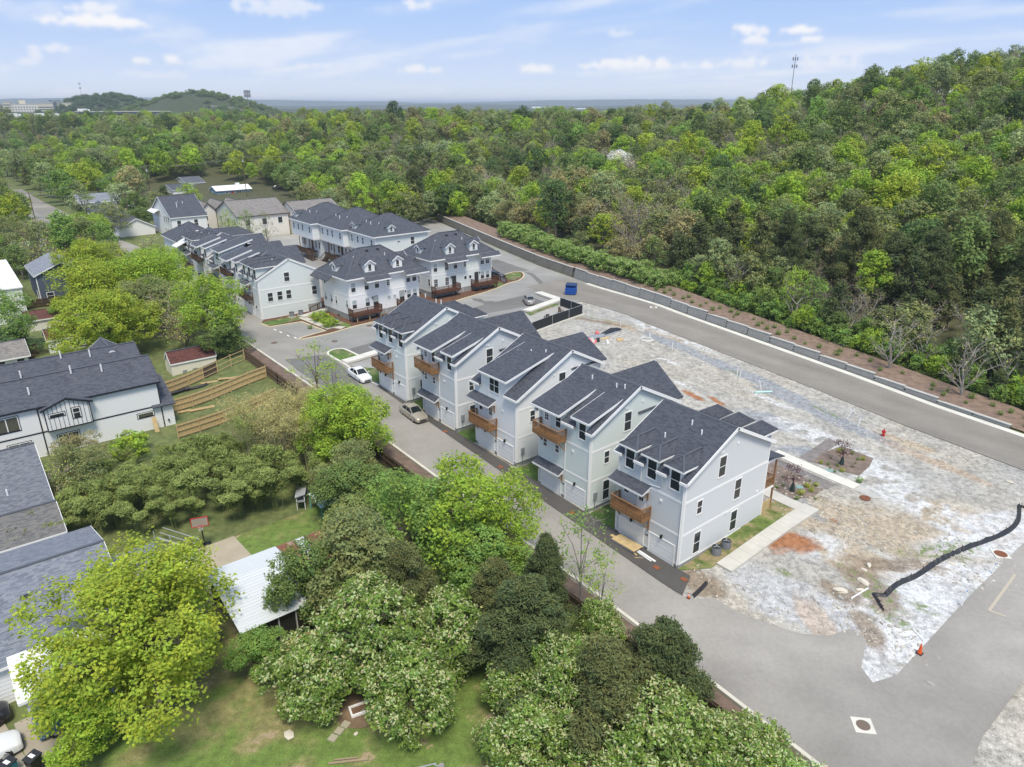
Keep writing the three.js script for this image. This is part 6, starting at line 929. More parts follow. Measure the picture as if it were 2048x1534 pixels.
  for (const s of [-1, 1]) { const h = mb(); h.poly([[.487 * L, .52 + suv * .4, s * W * .2], [.452 * L, .50 + suv * .4, s * W * .40], [.415 * L, .70 + suv * .4, s * W * .42], [.458 * L, .68 + suv * .4, s * W * .25]]); h.build('headlight', mat('headlamp', .6, .62, .64, { roughness: .15 }), t); const k = mb(); k.box(-.492 * L, .62 + suv * .45, s * W * .30 - .17, -.47 * L, .80 + suv * .45, s * W * .30 + .17); k.build('tail_light', MAT.red, t); const e = mb(); e.box(.14 * L, .93 + suv * .45, s * W * .5, .18 * L, 1.04 + suv * .45, s * (W * .5 + .16)); e.build('mirror', P, t); }
  mb().box(.496 * L, .30, -.42, .508 * L, .46, .42).build('grille', MAT.black, t); mb().box(-.508 * L, .5, -.26, -.497 * L, .62, .26).build('number_plate', MAT.trim, t); return t;
}
function crease(g) { // smooth normals across gentle edges
  const p = g.attributes.position, n = p.count, acc = new Map(), fn = [];
  for (let i = 0; i < n; i += 3) { const a = V().fromBufferAttribute(p, i), b = V().fromBufferAttribute(p, i + 1), c = V().fromBufferAttribute(p, i + 2); b.sub(a); c.sub(a); b.cross(c); for (let k = 0; k < 3; k++) { fn.push(b); const key = [p.getX(i + k), p.getY(i + k), p.getZ(i + k)].map(v => Math.round(v * 500)).join(); (acc.get(key) || acc.set(key, []).get(key)).push(b); } }
  const N = new Float32Array(n * 3); for (let i = 0; i < n; i++) { const key = [p.getX(i), p.getY(i), p.getZ(i)].map(v => Math.round(v * 500)).join(), s = V(0, 0, 0), f = fn[i].clone().normalize(); for (const v of acc.get(key)) if (v.lengthSq() > 1e-12 && v.clone().normalize().dot(f) > .5) s.add(v); s.normalize(); N.set([s.x, s.y, s.z], i * 3); } g.setAttribute('normal', new THREE.BufferAttribute(N, 3)); return g;
}
const on = (x, z, h = .06) => [x, T(x, z) + h, z];
car('parked_car', 'tan metallic sedan parked on the dark drive strip in front of the garages', 'car', on(-38.6, 2.0), -.06, [.46, .41, .33]);
car('parked_car', 'white sedan on the alley beside the end house, half hidden by leaves', 'car', on(-53.5, 1.3), -.04, [.8, .8, .79], { metal: 0 });
car('parked_car', 'silver-grey sedan in the bay beside the patio', 'car', on(-67.9, -41.1, .1), Math.PI * .5 + 1.05, [.33, .31, .28]);
car('parked_car', 'white sedan seen past the back dormers of the end house', 'car', on(-57.5, -24.5, .08), 2.2, [.8, .8, .8], { metal: 0 });
car('parked_car', 'dark car nose showing behind the canopy of the end house', 'car', on(-58.6, -9.2, .08), 2.9, [.02, .021, .025]);
car('parked_car', 'blue sport utility car under the big yellow-green tree', 'car', on(-14.6, 42.2, .1), Math.PI / 2 + .1, [.03, .14, .34], { suv: 1, L: 4.6, metal: .2 });
car('parked_car', 'second blue car deeper under the big yellow-green tree', 'car', on(-18.4, 38.4, .1), .3, [.025, .11, .28], { metal: .2 });
car('parked_car', 'white car cut by the left edge beside the bins', 'car', on(-14.4, 47.6, .1), Math.PI / 2, [.8, .8, .79], { metal: 0 });
car('parked_car', 'dark car at the extreme left edge behind the white one', 'car', on(-17.6, 47.9, .1), Math.PI / 2, [.02, .02, .022]);
car('parked_car', 'white car on the drive among trees at far left', 'car', on(-251, -14, .1), .4, [.75, .75, .75], { metal: 0 });
car('parked_car', 'dark car under the trees beyond the blue house', 'car', on(-262, -72, .1), 1.2, [.03, .03, .035]);
car('parked_car', 'black car edge behind the corner of the hipped house with two decks', 'car', on(-88, -48.5, .12), .6, [.015, .015, .017]);
// ---------------------------------------------------------------- building-site things
function cone(p, label, s = 1, tilt = 0) { const t = thing('traffic_cone', label, 'traffic cone', p, 0, 'orange cones'); mb().box(-.18 * s, 0, -.18 * s, .18 * s, .04, .18 * s).build('base', MAT.black, t); const m = mb(); m.tube([[0, .04, 0], [0, .7 * s, 0]], .14 * s, .03 * s, 12); m.build('cone', MAT.orange, t); const w = mb(); w.tube([[0, .38 * s, 0], [0, .5 * s, 0]], .092 * s, .073 * s, 12, false); w.build('band', s < .8 ? MAT.trim : MAT.orange, t); t.rotation.z = tilt; }
cone(on(17.3, -5.15), 'tall orange cone on the edge of the right-hand road', 1.15); cone(on(3.0, 2.4), 'small orange cone with a white band by the rolled black fabric', .7, .1);
{ // dumpster
  const t = thing('dumpster', 'bright blue dumpster behind the screened patio', 'dumpster', on(-67.9, -50.2, .05), .62), B = mat('dumpblue', .012, .085, .36, { roughness: .5 }); const P = [[-.0, .15], [2.1, .15], [2.1, 1.5], [.1, 1.5]];
  const m = mb(); m.box(0, .18, -1.7, 2.0, 1.45, 0).box(0, 1.45, -1.7, 2.0, 2.0, -.75); m.build('bin', B, t); mb().slab([[-.03, 1.95, .02], [2.03, 1.95, .02], [2.03, 2.1, -1.75], [-.03, 2.1, -1.75]], .06).build('lid', mat('dumplid', .02, .05, .13), t); for (const y of [.6, 1.15]) mb().box(-.05, y, -1.75, 2.05, y + .07, .05).build('rib', B, t); for (const x of [-.1, 2.0]) mb().box(x, .8, -1.2, x + .1, 1.0, -.3).build('fork_pocket', B, t); mb().box(-.02, 1.3, -1.2, .0, 1.8, -.5).build('side_door', MAT.black, t); for (const x of [.2, 1.7]) for (const z of [-1.5, -.3]) mb().cyl(x, 0, .18, z, .09, 8).build('caster', MAT.black, t);
}
{ // black screened fence
  const t = thing('screen_fence', 'black fabric screen on a steel pipe fence round the patio', 'fence'), c = [[-52.9, -29.0], [-54.1, -34.5], [-54.7, -38.8], [-55.35, -42.6], [-58.7, -43.1], [-62.1, -43.6]];
  for (let i = 0; i < c.length; i++) { const [x, z] = c[i], y = T(x, z); mb().cyl(x, y - .2, y + 1.72, z, .04, 8).build('post', MAT.metal, t); if (i) { const [a, b] = c[i - 1], y0 = T(a, b); mb().tube([[a, y0 + 1.66, b], [x, y + 1.66, z]], .025, .025, 6).build('top_rail', MAT.metal, t); const m = mb(), n = 8; for (let k = 0; k < n; k++) { const P = s => { const u = s / n, w = Math.sin(u * 9 + i) * .04; return [mix(a, x, u), mix(y0, y, u), mix(b, z, u) + w]; }, A = P(k), B = P(k + 1); m.poly([[A[0], A[1] + .12, A[2]], [B[0], B[1] + .12, B[2]], [B[0], B[1] + 1.62, B[2]], [A[0], A[1] + 1.62, A[2]]]); } m.build('screen', mat('screen', .02, .022, .026, { roughness: .8 }), t); } }
  struct('fence_footing', kerbGeo([[-52.6, -29.0], [-54.4, -38.8], [-55.0, -42.9]], .5, .12).geo(), MAT.concrete, 'concrete strip under the black screened fence');
  const chair = (x, z, r, l) => { const q = thing('patio_chair', l, 'chair', on(x, z, .1), r, 'patio chairs'); mb().box(-.33, .28, -.33, .33, .4, .33).build('seat', MAT.oldwood, q); mb().slab([[-.33, .4, .3], [.33, .4, .3], [.33, 1.0, .48], [-.33, 1.0, .48]], .06).build('backrest', MAT.oldwood, q); for (const a of [-.38, .31]) { mb().box(a, .5, -.35, a + .07, .56, .4).build('armrest', MAT.oldwood, q); for (const b of [-.33, .3]) mb().box(a, 0, b, a + .06, .5, b + .06).build('leg', MAT.oldwood, q); } };
  chair(-55.6, -34.6, 1.8, 'dark slatted patio chair nearest the long screen'); chair(-56.9, -35.7, 1.2, 'dark patio chair behind the nearest one'); chair(-58.2, -40.2, -1.4, 'dark patio chair facing the others across the fire ring');
  const f = thing('fire_ring', 'low dark fire ring among the patio chairs', 'fire pit', on(-56.7, -37.9, .1)); mb().tube([[0, 0, 0], [0, .3, 0]], .5, .5, 14, false).build('ring', MAT.dark, f); mb().tube([[0, .02, 0], [0, .1, 0]], .45, .45, 12).build('ash', MAT.grey, f);
}
{ // silt fence along the lot, and its loose ends
  const silt = (name, label, pts, h, lean) => { const t = thing(name, label, 'silt fence'); const q = dense(smooth(pts, 6), .5), m = mb(), R = rng(3), Y = q.map(([x, z]) => T(x, z)); const hh = q.map(() => h * (.45 + .35 * R())); const off = q.map(() => lean * (.6 + .8 * R())); for (let i = 0; i + 1 < q.length; i++) { const a = q[i], b = q[i + 1]; m.poly([[a[0] + .18, Y[i] + .01, a[1] + .18], [b[0] + .18, Y[i + 1] + .01, b[1] + .18], [b[0] + off[i + 1], Y[i + 1] + hh[i + 1], b[1]], [a[0] + off[i], Y[i] + hh[i], a[1]]]); m.poly([[a[0] + off[i], Y[i] + hh[i], a[1]], [b[0] + off[i + 1], Y[i + 1] + hh[i + 1], b[1]], [b[0] - .25, Y[i + 1] + .02, b[1] - .1], [a[0] - .25, Y[i] + .02, a[1] - .1]]); } m.build('fabric', mat('siltfabric', .022, .023, .027, { roughness: .55 }), t); for (let i = 2; i < q.length; i += 5) { const p = mb(); p.bar([q[i][0] + .05, Y[i], q[i][1]], [q[i][0] + off[i], Y[i] + hh[i] + .18, q[i][1]], .04, .04); p.build('stake', MAT.oldwood, t); } };
  silt('silt_fence', 'long black silt fence curving along the gravel beside the right-hand road', [[12.9, -9.4], [12.9, -11.3], [13.4, -13.5], [13.8, -17.6], [14.5, -21.1], [15.2, -23.7], [15.75, -26.4], [15.7, -29.1], [14.9, -32.0]], .42, -.12);
  silt('silt_fence', 'short black silt fence piece leaving the frame at the right edge', [[14.9, -32.0], [15.8, -31.9], [17.5, -30.8]], .35, -.1);
  silt('silt_fence', 'rolled black silt fabric by the small cone at the near house corner', [[3.1, 1.9], [2.9, .6], [2.7, -.4]], .25, .05);
  silt('silt_fence', 'loose tail of black fabric at the near end of the long silt fence', [[12.9, -9.4], [12.3, -8.8], [12.9, -8.2], [13.5, -7.6]], .3, .1);
}
// manholes, grates, hydrant, stakes and site rubbish
function manhole(x, z, label, square, m = MAT.rustiron, r = .36) { const t = thing('manhole', label, 'manhole', on(x, z, .06), .75); if (square) mb().box(-.62, -.1, -.62, .62, .012, .62).build('collar', MAT.kerbpale, t); mb().cyl(0, -.05, .03, 0, r, 20).build('cover', m, t); const g = mb(); for (let i = -3; i <= 3; i++) g.box(-r * .8, .03, i * r * .22 - .015, r * .8, .038, i * r * .22 + .015); g.build('ribs', m, t); t.children.at(-1).userData.kind = 'stuff'; }
manhole(17.8, 3.9, 'round iron manhole in a pale square collar near the bottom right', 1, mat('castiron', .17, .13, .10), .42);
{ const p = at(1307, 615); manhole(p.x, p.z, 'manhole with a square collar on the far road', 1); const c = at(2001, 1109); manhole(c.x, c.z, 'raised rusty manhole in the white gravel by the right-hand road', 1, MAT.rustiron, .5); const d = at(1730, 997); manhole(d.x, d.z, 'rusty iron ring at the end of the pale path', 0, MAT.rustiron, .5); }
for (const [zx, zy, l] of [[440, 552, 'dark manhole in the middle of the court entrance'], [1212, 533, 'dark manhole by the grass island'], [1660, 333, 'dark manhole beside the court kerb']]) { const p = at(...zoomer(480, 600, 800, 2048)(zx, zy)); manhole(p.x, p.z, l, 0, MAT.castiron, .5); }
for (const [x, z, l] of [[1.25, .75, 'rusty square grate in the gravel at the near house corner'], [-1.2, 1.3, 'rusty grate in the dark strip before the nearest garage'], [-11.6, 1.2, 'rusty grate in the dark strip before the second house'], [-33.0, 1.2, 'rusty grate in the dark strip beside the tan car'], [-22.6, 1.2, 'rusty grate in the dark strip before the middle house']]) { const t = thing('drain_grate', l, 'drain grate', on(x, z, .055), .1); mb().box(-.3, 0, -.22, .3, .03, .22).build('frame', MAT.rustiron, t); const g = mb(); for (let i = -2; i <= 2; i++) g.box(-.25, .03, i * .08 - .02, .25, .042, i * .08 + .02); g.build('bars', mat('rust2', .33, .12, .05), t); t.children.at(-1).userData.kind = 'stuff'; }
{ const t = thing('fire_hydrant', 'red fire hydrant in the gravel behind the planting beds', 'fire hydrant', on(-.5, -37.2)); const m = mb(); m.tube([[0, 0, 0], [0, .06, 0]], .2, .2, 12).tube([[0, .06, 0], [0, .62, 0]], .13, .13, 12); m.tube([[0, .6, 0], [0, .7, 0], [0, .8, 0]], .17, .04, 12); m.build('barrel', MAT.red, t); const n = mb(); n.tube([[-.26, .5, 0], [.26, .5, 0]], .07, .07, 8); n.tube([[0, .45, 0], [0, .45, .28]], .09, .09, 8); n.build('nozzle', MAT.red, t); mb().cyl(0, .78, .9, 0, .05, 6).build('bonnet', mat('greencap', .03, .09, .03), t); }
const zo = zoomer(1280, 640, 1560, 2045), zn = zoomer(1500, 830, 1800, 2001), zl2 = zoomer(1030, 540, 1290, 2048);
[[zo(150, 320), 1.4, 0, 'beside the wire heap'], [zo(135, 265), 1.0, .05, 'left in the wire heap'], [zo(465, 450), 1.5, .1, 'alone left of the block-wall bend'], [zo(1415, 820), 1.5, .03, 'first of the pair by the stone heap'], [zo(1452, 872), 1.4, .05, 'second of the pair by the stone heap'], [zo(1775, 1030), 1.7, -.45, 'leaning left over the aqua pipe'], [zl2(1150, 755), 1.5, .03, 'by the corner of the black screen'], [zl2(1660, 885), 1.4, 0, 'behind the black sheeting'], [zn(1290, 45), 1.3, .5, 'leaning in the weeds'], [zn(1437, 165), 1.4, .12, 'upright left of the hydrant'], [[1671, 1215].map((v, i) => [1922, 1212][i]), 1.4, .15, 'at the edge of the right-hand road'], [[1984, 1147], .9, .1, 'by the far end of the white gravel']].forEach(([p, h, l, n]) => { const t = thing('marker_pipe', `white plastic marker pipe ${n}`, 'pipe', at(...p)); const m = mb(); m.tube([[0, -.1, 0], [l * .7, h * Math.cos(l), -l * .7]], .05, .05, 8); m.build('pipe', MAT.pipe, t); mb().tube([[l * .7, h * Math.cos(l), -l * .7], [l * .72, h * Math.cos(l) + .08, -l * .72]], .055, .055, 8).build('cap', mat('bluecap', .2, .3, .6), t); });
const lying = (name, label, cat, a, b, r, m) => { const A = at(...a, r), B = at(...b, r), t = thing(name, label, cat, A), d = B.sub(A); mb().tube([[0, 0, 0], d.toArray()], r, r, 10).build('barrel', m, t); mb().tube([d.toArray(), d.clone().multiplyScalar(1.03).toArray()], r * 1.25, r * 1.25, 10).build('socket', m, t); };
lying('lying_pipe', 'pale aqua plastic pipe lying by the stone heap', 'pipe', zo(1680, 1055), zo(1920, 1048), .13, mat('aqua', .45, .70, .66)); lying('lying_pipe', 'white pipe lying across the pale rocks', 'pipe', [1702, 1197], [1735, 1177], .06, MAT.pipe); lying('lying_pipe', 'white pipe lying in the white gravel beside the road', 'pipe', [1826, 1257], [1847, 1281], .05, MAT.pipe);
{ // rubbish: black sheeting, pink bags, boards
  const zl = zl2, sheet = (name, label, q, m, h = .1) => { const c = at(...q[0]), t = thing(name, label, name.replace(/_/g, ' '), c); const R = rng(q[0][0] | 0), top = q.map(p => { const v = at(...p).sub(c); return [v.x, v.y + h * (.6 + .8 * R()), v.z]; }), k = mb(); const mid = top.reduce((s, v) => [s[0] + v[0] / q.length, s[1] + v[1] / q.length, s[2] + v[2] / q.length], [0, 0, 0]); mid[1] += h; for (let i = 0; i < q.length; i++) { const a = top[i], b = top[(i + 1) % q.length]; k.poly([a, b, mid]).poly([a, [a[0], a[1] - h * 2, a[2]], [b[0], b[1] - h * 2, b[2]], b]); } k.build('sheet', m, t); };
  sheet('black_sheeting', 'crumpled black plastic sheeting on the gravel', [zl(1350, 1010), zl(1500, 930), zl(1620, 920), zl(1680, 940), zl(1560, 990), zl(1400, 1040)], MAT.black, .18); sheet('grey_sheeting', 'grey plastic strips trailing from the black sheeting', [zl(1130, 1060), zl(1300, 1010), zl(1480, 1000), zl(1680, 960), zl(1450, 1040), zl(1250, 1090)], MAT.grey, .1);
  sheet('pink_board', 'pink insulation sheet lying by the roof edge', [zl(1150, 1075), zl(1190, 1065), zl(1280, 1150), zl(1215, 1160)], mat('pink', .75, .22, .25), .08); sheet('pale_board', 'pale board on the pink sheet', [zl(1180, 1085), zl(1225, 1075), zl(1265, 1140), zl(1215, 1150)], MAT.concrete, .14); sheet('red_bag', 'red bag beside the pale boards', [zl(1260, 990), zl(1320, 985), zl(1330, 1015), zl(1270, 1025)], mat('pinkred', .65, .16, .15), .25); sheet('black_bag', 'black bag beside the pink sheet', [zl(1280, 1095), zl(1335, 1090), zl(1335, 1135), zl(1285, 1140)], MAT.black, .3); sheet('red_bag', 'small red bag touching the black bag', [zl(1255, 1110), zl(1285, 1105), zl(1290, 1145), zl(1262, 1145)], MAT.pinkred, .2);
  sheet('plywood_piece', 'yellow plywood piece lying on the gravel', [zl(1590, 1085), zl(1690, 1078), zl(1712, 1110), zl(1620, 1132)], MAT.pine, .12); sheet('white_bag', 'white bag lying between the boards', [zl(1425, 1110), zl(1460, 1120), zl(1485, 1165), zl(1445, 1165)], MAT.pipe, .2); sheet('timber_offcut', 'yellow timber offcuts beside the sheeting', [zl(1340, 1085), zl(1440, 1055), zl(1510, 1065), zl(1380, 1105)], MAT.pine, .06);
  const w = thing('wire_heap', 'tangled white wire heap on the gravel', 'wire', at(...zo(105, 300))), R = rng(8); for (let i = 0; i < 5; i++) { const q = []; for (let k = 0; k < 14; k++) { const a = k * .55 + i, r = .7 + .35 * R(); q.push([Math.cos(a) * r * 1.2, .05 + .3 * R(), Math.sin(a) * r]); } mb().tube(q, .02, .02, 4).build('wire', MAT.pipe, w); }
}
{ // timber in front of the nearest garage
  const t = thing('plywood_stack', 'stack of yellow plywood sheets leaning low before the nearest garage', 'plywood', on(-4.95, 1.0, .06), .02); for (let i = 0; i < 4; i++) mb().box(-1.35 + i * .03, .05 + i * .06, -.62 - i * .02, 1.2 + i * .05, .1 + i * .06, .52).build('sheet', i > 2 ? MAT.pine : MAT.grey, t);
  const B = (label, x, z, l, r, m, w = .14) => { const b = thing('loose_board', label, 'board', on(x, z, .07), r); mb().box(-l / 2, 0, -w / 2, l / 2, .05, w / 2).build('board', m, b); };
  B('white trim board lying by the right garage door', -2.9, .75, 2.3, -.06, MAT.trim, .2); B('second white trim board beside the first', -3.1, .98, 2.2, -.08, MAT.trim, .12); B('yellow board sticking out from under the plywood', -3.9, 1.25, 1.2, -.3, MAT.pine); B('short yellow stick on the dark strip', -3.0, 1.5, .7, .8, MAT.pine, .06); B('yellow board end left of the plywood stack', -6.4, .9, .9, 0, MAT.pine, .3);
}
// air conditioners
function airCon(x, z, label, y, m = MAT.grey) { const t = thing('air_conditioner', label, 'air conditioner', [x, y ?? T(x, z) + .08, z], .2, 'air conditioning units'); mb().box(-.48, -.1, -.48, .48, .08, .48).build('pad', MAT.concrete, t); mb().tube([[0, .08, 0], [0, .85, 0]], .40, .40, 16).build('casing', m, t); const r = mb(); for (let i = 0; i < 24; i++) { const a = i / 24 * 6.283; r.box(Math.cos(a) * .405 - .012, .14, Math.sin(a) * .405 - .012, Math.cos(a) * .405 + .012, .8, Math.sin(a) * .405 + .012); } stuff(r.build('louvres', mat('acgrey', .2, .21, .22), t)); mb().tube([[0, .85, 0], [0, .9, 0]], .41, .36, 16).build('top', MAT.dark, t); const f = mb(); for (let i = 0; i < 3; i++) f.bar([0, .9, 0], [Math.cos(i * 2.09) * .33, .905, Math.sin(i * 2.09) * .33], .1, .01); f.build('fan', MAT.grey, t); }
airCon(.85, -4.1, 'grey air conditioner nearest the alley beside the nearest house', .1); airCon(.85, -5.5, 'grey air conditioner second from the alley beside the nearest house', .12);
{ const zq5 = zoomer(560, 560, 760, 2048), a = at(...zq5(1170, 900)), b = at(...zq5(435, 740)), c = at(...zq5(250, 770)); airCon(a.x, a.z, 'dark air conditioner by the bushes at the block-based white house', T(a.x, a.z) + .15, MAT.acgrey); airCon(b.x, b.z, 'air conditioner nearer the wooden rail at the pale end wall', T(b.x, b.z) + .15); airCon(c.x, c.z, 'air conditioner farther from the rail at the pale end wall', T(c.x, c.z) + .15);
  const r = thing('stair_rail', 'dark timber hand rail stepping up between the older houses', 'railing'), P = [at(...zq5(625, 690)), at(...zq5(780, 640)), at(...zq5(905, 610))]; P.forEach((p, i) => { p.y += i * .25; mb().box(p.x - .07, p.y, p.z - .07, p.x + .07, p.y + 1.1, p.z + .07).build('post', MAT.brownwood, r); if (i) { const q = P[i - 1]; mb().bar([q.x, q.y + 1.1, q.z], [p.x, p.y + 1.1, p.z], .1, .1).build('rail', MAT.brownwood, r); mb().bar([q.x, q.y + .2, q.z], [p.x, p.y + .2, p.z], .08, .08).build('rail', MAT.brownwood, r); } });
  const zp = zoomer(880, 440, 1240, 2048), f = thing('deck_fence', 'dark timber fence with mesh panels running down beside the decked house', 'fence'), Q = [[595, 600], [625, 632], [690, 700], [755, 728]].map(p => at(...zp(...p))); Q.forEach((p, i) => { mb().box(p.x - .08, p.y - .2, p.z - .08, p.x + .08, p.y + 1.25, p.z + .08).build('post', MAT.deck, f); if (i) { const q = Q[i - 1]; for (const h of [.15, 1.15]) mb().bar([q.x, q.y + h, q.z], [p.x, p.y + h, p.z], .08, .1).build('rail', MAT.deck, f); mb().poly([[q.x, q.y + .2, q.z], [p.x, p.y + .2, p.z], [p.x, p.y + 1.1, p.z], [q.x, q.y + 1.1, q.z]]).build('mesh_panel', mat('meshpanel', .42, .38, .42), f); } }); }
// rocks and rubble, one by one where they show
{ const R = rng(61); const rock = (s, seed) => { const r = rng(seed), g = new THREE.IcosahedronGeometry(1, 1), p = g.attributes.position; for (let i = 0; i < p.count; i++) { const k = .72 + .5 * noise(p.getX(i) * 1.7 + seed, p.getZ(i) * 1.7 + p.getY(i) * 2); p.setXYZ(i, p.getX(i) * k * 1.2, p.getY(i) * k * .6, p.getZ(i) * k * .85); } g.computeVertexNormals(); return g; }; const G = [1, 2, 3].map(i => rock(1, i * 7)), PALE = mat('palerock', .62, .56, .46), GREY = mat('greyrock', .34, .33, .31);
  const put = (px, s, label, m, k, rot = 0) => { const p = at(...px), t = mesh('rock', G[k], m); t.position.set(p.x, p.y + s * .2, p.z); t.scale.set(s * 1.4, s, s); t.rotation.y = rot; tag(t, label, 'rock', 'loose rocks'); };
  put([1681, 1182], .34, 'large flat pale rock on the lot, lower left of its group', PALE, 0, .6); put([1727, 1165], .36, 'long pale rock beside the lying white pipe', PALE, 1, -.2); put([1720, 1180], .2, 'pale rock between the two large ones', PALE, 2, 1); put([1738, 1131], .22, 'pale rock with a hollow, nearest the clay', PALE, 0, 2); put([1728, 1140], .18, 'small pale rock beside the hollow one', PALE, 1); put([1682, 1197], .18, 'small grey rock below the large flat one', GREY, 2); put([1903, 1128], .2, 'pale stone at the foot of the long silt fence', PALE, 1); put([1684, 692], .9, 'tan boulder at the wood edge above the mulch bank', PALE, 0, .4); put([2020, 965], .25, 'pale stone near the right edge of the lot', PALE, 2); put([1860, 1368], .2, 'small stone on the roadside mound', GREY, 0);
  const im = new THREE.InstancedMesh(G[0], mat('gravelstone', .42, .40, .37), 2600), m = new THREE.Matrix4(), q = new THREE.Quaternion(), c = new THREE.Color(); let n = 0; const heaps = [[at(...zo(1560, 1010)), 3.2, 260], [at(...zo(860, 620)), 7, 120], [at(1345, 690), 6, 150], [at(1590, 970), 4, 260], [at(1730, 1060), 7, 300], [at(1800, 880), 6, 240], [at(1740, 1250), 3.5, 240], [at(1850, 1090), 6, 300], [at(1480, 1180), 3, 160], [at(1300, 760), 5, 120], [at(1640, 1030), 4, 250]];
  for (const [h, r, k] of heaps) for (let i = 0; i < k && n < 2600; i++) { const a = R() * 6.28, d = r * Math.sqrt(R()), x = h.x + Math.cos(a) * d * 1.4, z = h.z + Math.sin(a) * d * .7, s = .04 + .10 * R() * R(); im.setMatrixAt(n, m.compose(V(x, T(x, z) + s * .2, z), q.setFromAxisAngle(V(0, 1, 0), a * 3), V(s * 1.4, s, s))); const t = .6 + .8 * R(); im.setColorAt(n++, c.setRGB(t, t * .97, t * .9)); } im.count = n; im.name = 'loose_stones'; im.castShadow = im.receiveShadow = true; scene.add(stuff(im, 'small loose stones scattered over the gravel lot'));
}
// ---------------------------------------------------------------- fences, sheds and garden things south of the alley
function plankFence(name, label, pts, h, mm, { from = 0, to = 1e9, gate } = {}) {
  const t = thing(name, label, 'fence'), R = rng(pts[0][0] * 3 + 400 | 0); let k = 0;
  for (let i = 0; i + 1 < pts.length; i++) {
    const [a, b] = pts[i], [c, d] = pts[i + 1], L = Math.hypot(c - a, d - b), n = Math.max(1, Math.round(L / 2.4)), ux = (c - a) / L, uz = (d - b) / L;
    for (let j = 0; j <= n; j++) {
      const x = a + (c - a) * j / n, z = b + (d - b) * j / n, y = T(x, z); mb().box(x - .055, y - .2, z - .055, x + .055, y + h + .06, z + .055).build('post', mm, t); if (j === n) break;
      const x2 = a + (c - a) * (j + 1) / n, z2 = b + (d - b) * (j + 1) / n, y2 = T(x2, z2), ox = -uz * .05, oz = ux * .05;
      for (const e of [.25, h * .55, h - .12]) mb().bar([x + ox, y + e, z + oz], [x2 + ox, y2 + e, z2 + oz], .045, .09).build('rail', mm, t);
      const on2 = k >= from && k < to; k++; if (!on2) continue;
      const m = mb(), np = 15; for (let q = 0; q < np; q++) { const u = (q + .04) / np, v = (q + .96) / np, hh = h + (R() - .5) * .03, px = mix(x, x2, u), pz = mix(z, z2, u), qx = mix(x, x2, v), qz = mix(z, z2, v), py = mix(y, y2, u); m.slab([[px - ox, py + .05, pz - oz], [qx - ox, py + .05, qz - oz], [qx - ox, py + hh, qz - oz], [px - ox, py + hh, pz - oz]], .018); } stuff(m.build('planks', (gate === k - 1) ? MAT.oldwood : mm, t));
    }
  }
  return t;
}
{
  const line = []; for (let x = -72; x <= -48; x += 12) line.push([x, 10.3]); plankFence('plank_fence', 'brown plank fence closing the duplex yards along the alley', line, 1.55, mat('fencebrown', .20, .135, .085, { map: TX.wood }));
  const line2 = []; for (let x = -48; x <= 23; x += 12) line2.push([x, 10.3 + Math.max(0, x) * .03]); plankFence('plank_fence', 'long weathered dark plank fence below the alley kerb, mostly behind trees', line2, 1.7, mat('fencedark', .12, .085, .062, { map: TX.wood }));
  plankFence('pine_fence', 'fresh yellow pine fence beside the cream shed, half its panels still open', [[-68.2, 23.6], [-71.7, 10.6]], 1.75, MAT.pine, { to: 4, gate: 3 });
  plankFence('pine_fence', 'fresh yellow pine fence between the two duplex yards', [[-61.6, 23.6], [-63.3, 10.6]], 1.75, MAT.pine);
  plankFence('pine_fence', 'fresh yellow pine fence nearest the bamboo', [[-53.3, 25.2], [-55.0, 12.5]], 1.75, MAT.pine);
  plankFence('garden_fence', 'dark plank fence beside the white shed', [[-97, 33.5], [-101, 40]], 1.6, MAT.oldwood); plankFence('garden_fence', 'dark brown fence in front of the blue-grey house', [[-128, 33], [-128, 22]], 1.6, MAT.brownwood);
  const lum = (label, p, a, l, n) => { const t = thing('lumber_pile', label, 'lumber', at(...p), a), R = rng(p[0]); for (let i = 0; i < n; i++) mb().box(-l / 2 + R() * .3, (i / 3 | 0) * .05 + .02, -.25 + (i % 3) * .17, l / 2 - R() * .3, (i / 3 | 0) * .05 + .065, -.25 + (i % 3) * .17 + .14).build('board', MAT.pine, t); };
  const zj = zoomer(300, 640, 600, 2048); lum('stack of yellow boards by the duplex corner, nearest the bamboo', zj(720, 1215), 1.45, 3.2, 7); lum('yellow boards in the middle duplex yard', zj(820, 855), 1.4, 2.6, 5); lum('loose yellow boards lying by the open fence', zj(1060, 800), 1.2, 2.8, 5); lum('short yellow boards at the duplex wall', zj(470, 1250), 1.45, 2, 4);
  { const t = thing('leaning_plank', 'yellow plank leaning on the duplex end wall', 'plank', [-57.4, -.4, 26.6]); mb().bar([.5, 0, 0], [-.25, 1.9, 0], .5, .06).build('plank', MAT.pine, t); }
  { const t = thing('folded_tarp', 'long black tarp heap in the middle duplex yard', 'tarp', at(...zj(520, 960))); const m = mb(), n = 9; for (let i = 0; i < n; i++) { const z0 = -2.6 + i * .58, r = .18 + .12 * noise(i * 1.3, 2); m.tube([[Math.sin(i) * .15, r * .5, z0], [Math.sin(i + 1) * .15, r * .5, z0 + .62]], r * 1.3, r * 1.2, 7); } m.build('tarp', MAT.black, t); }
}
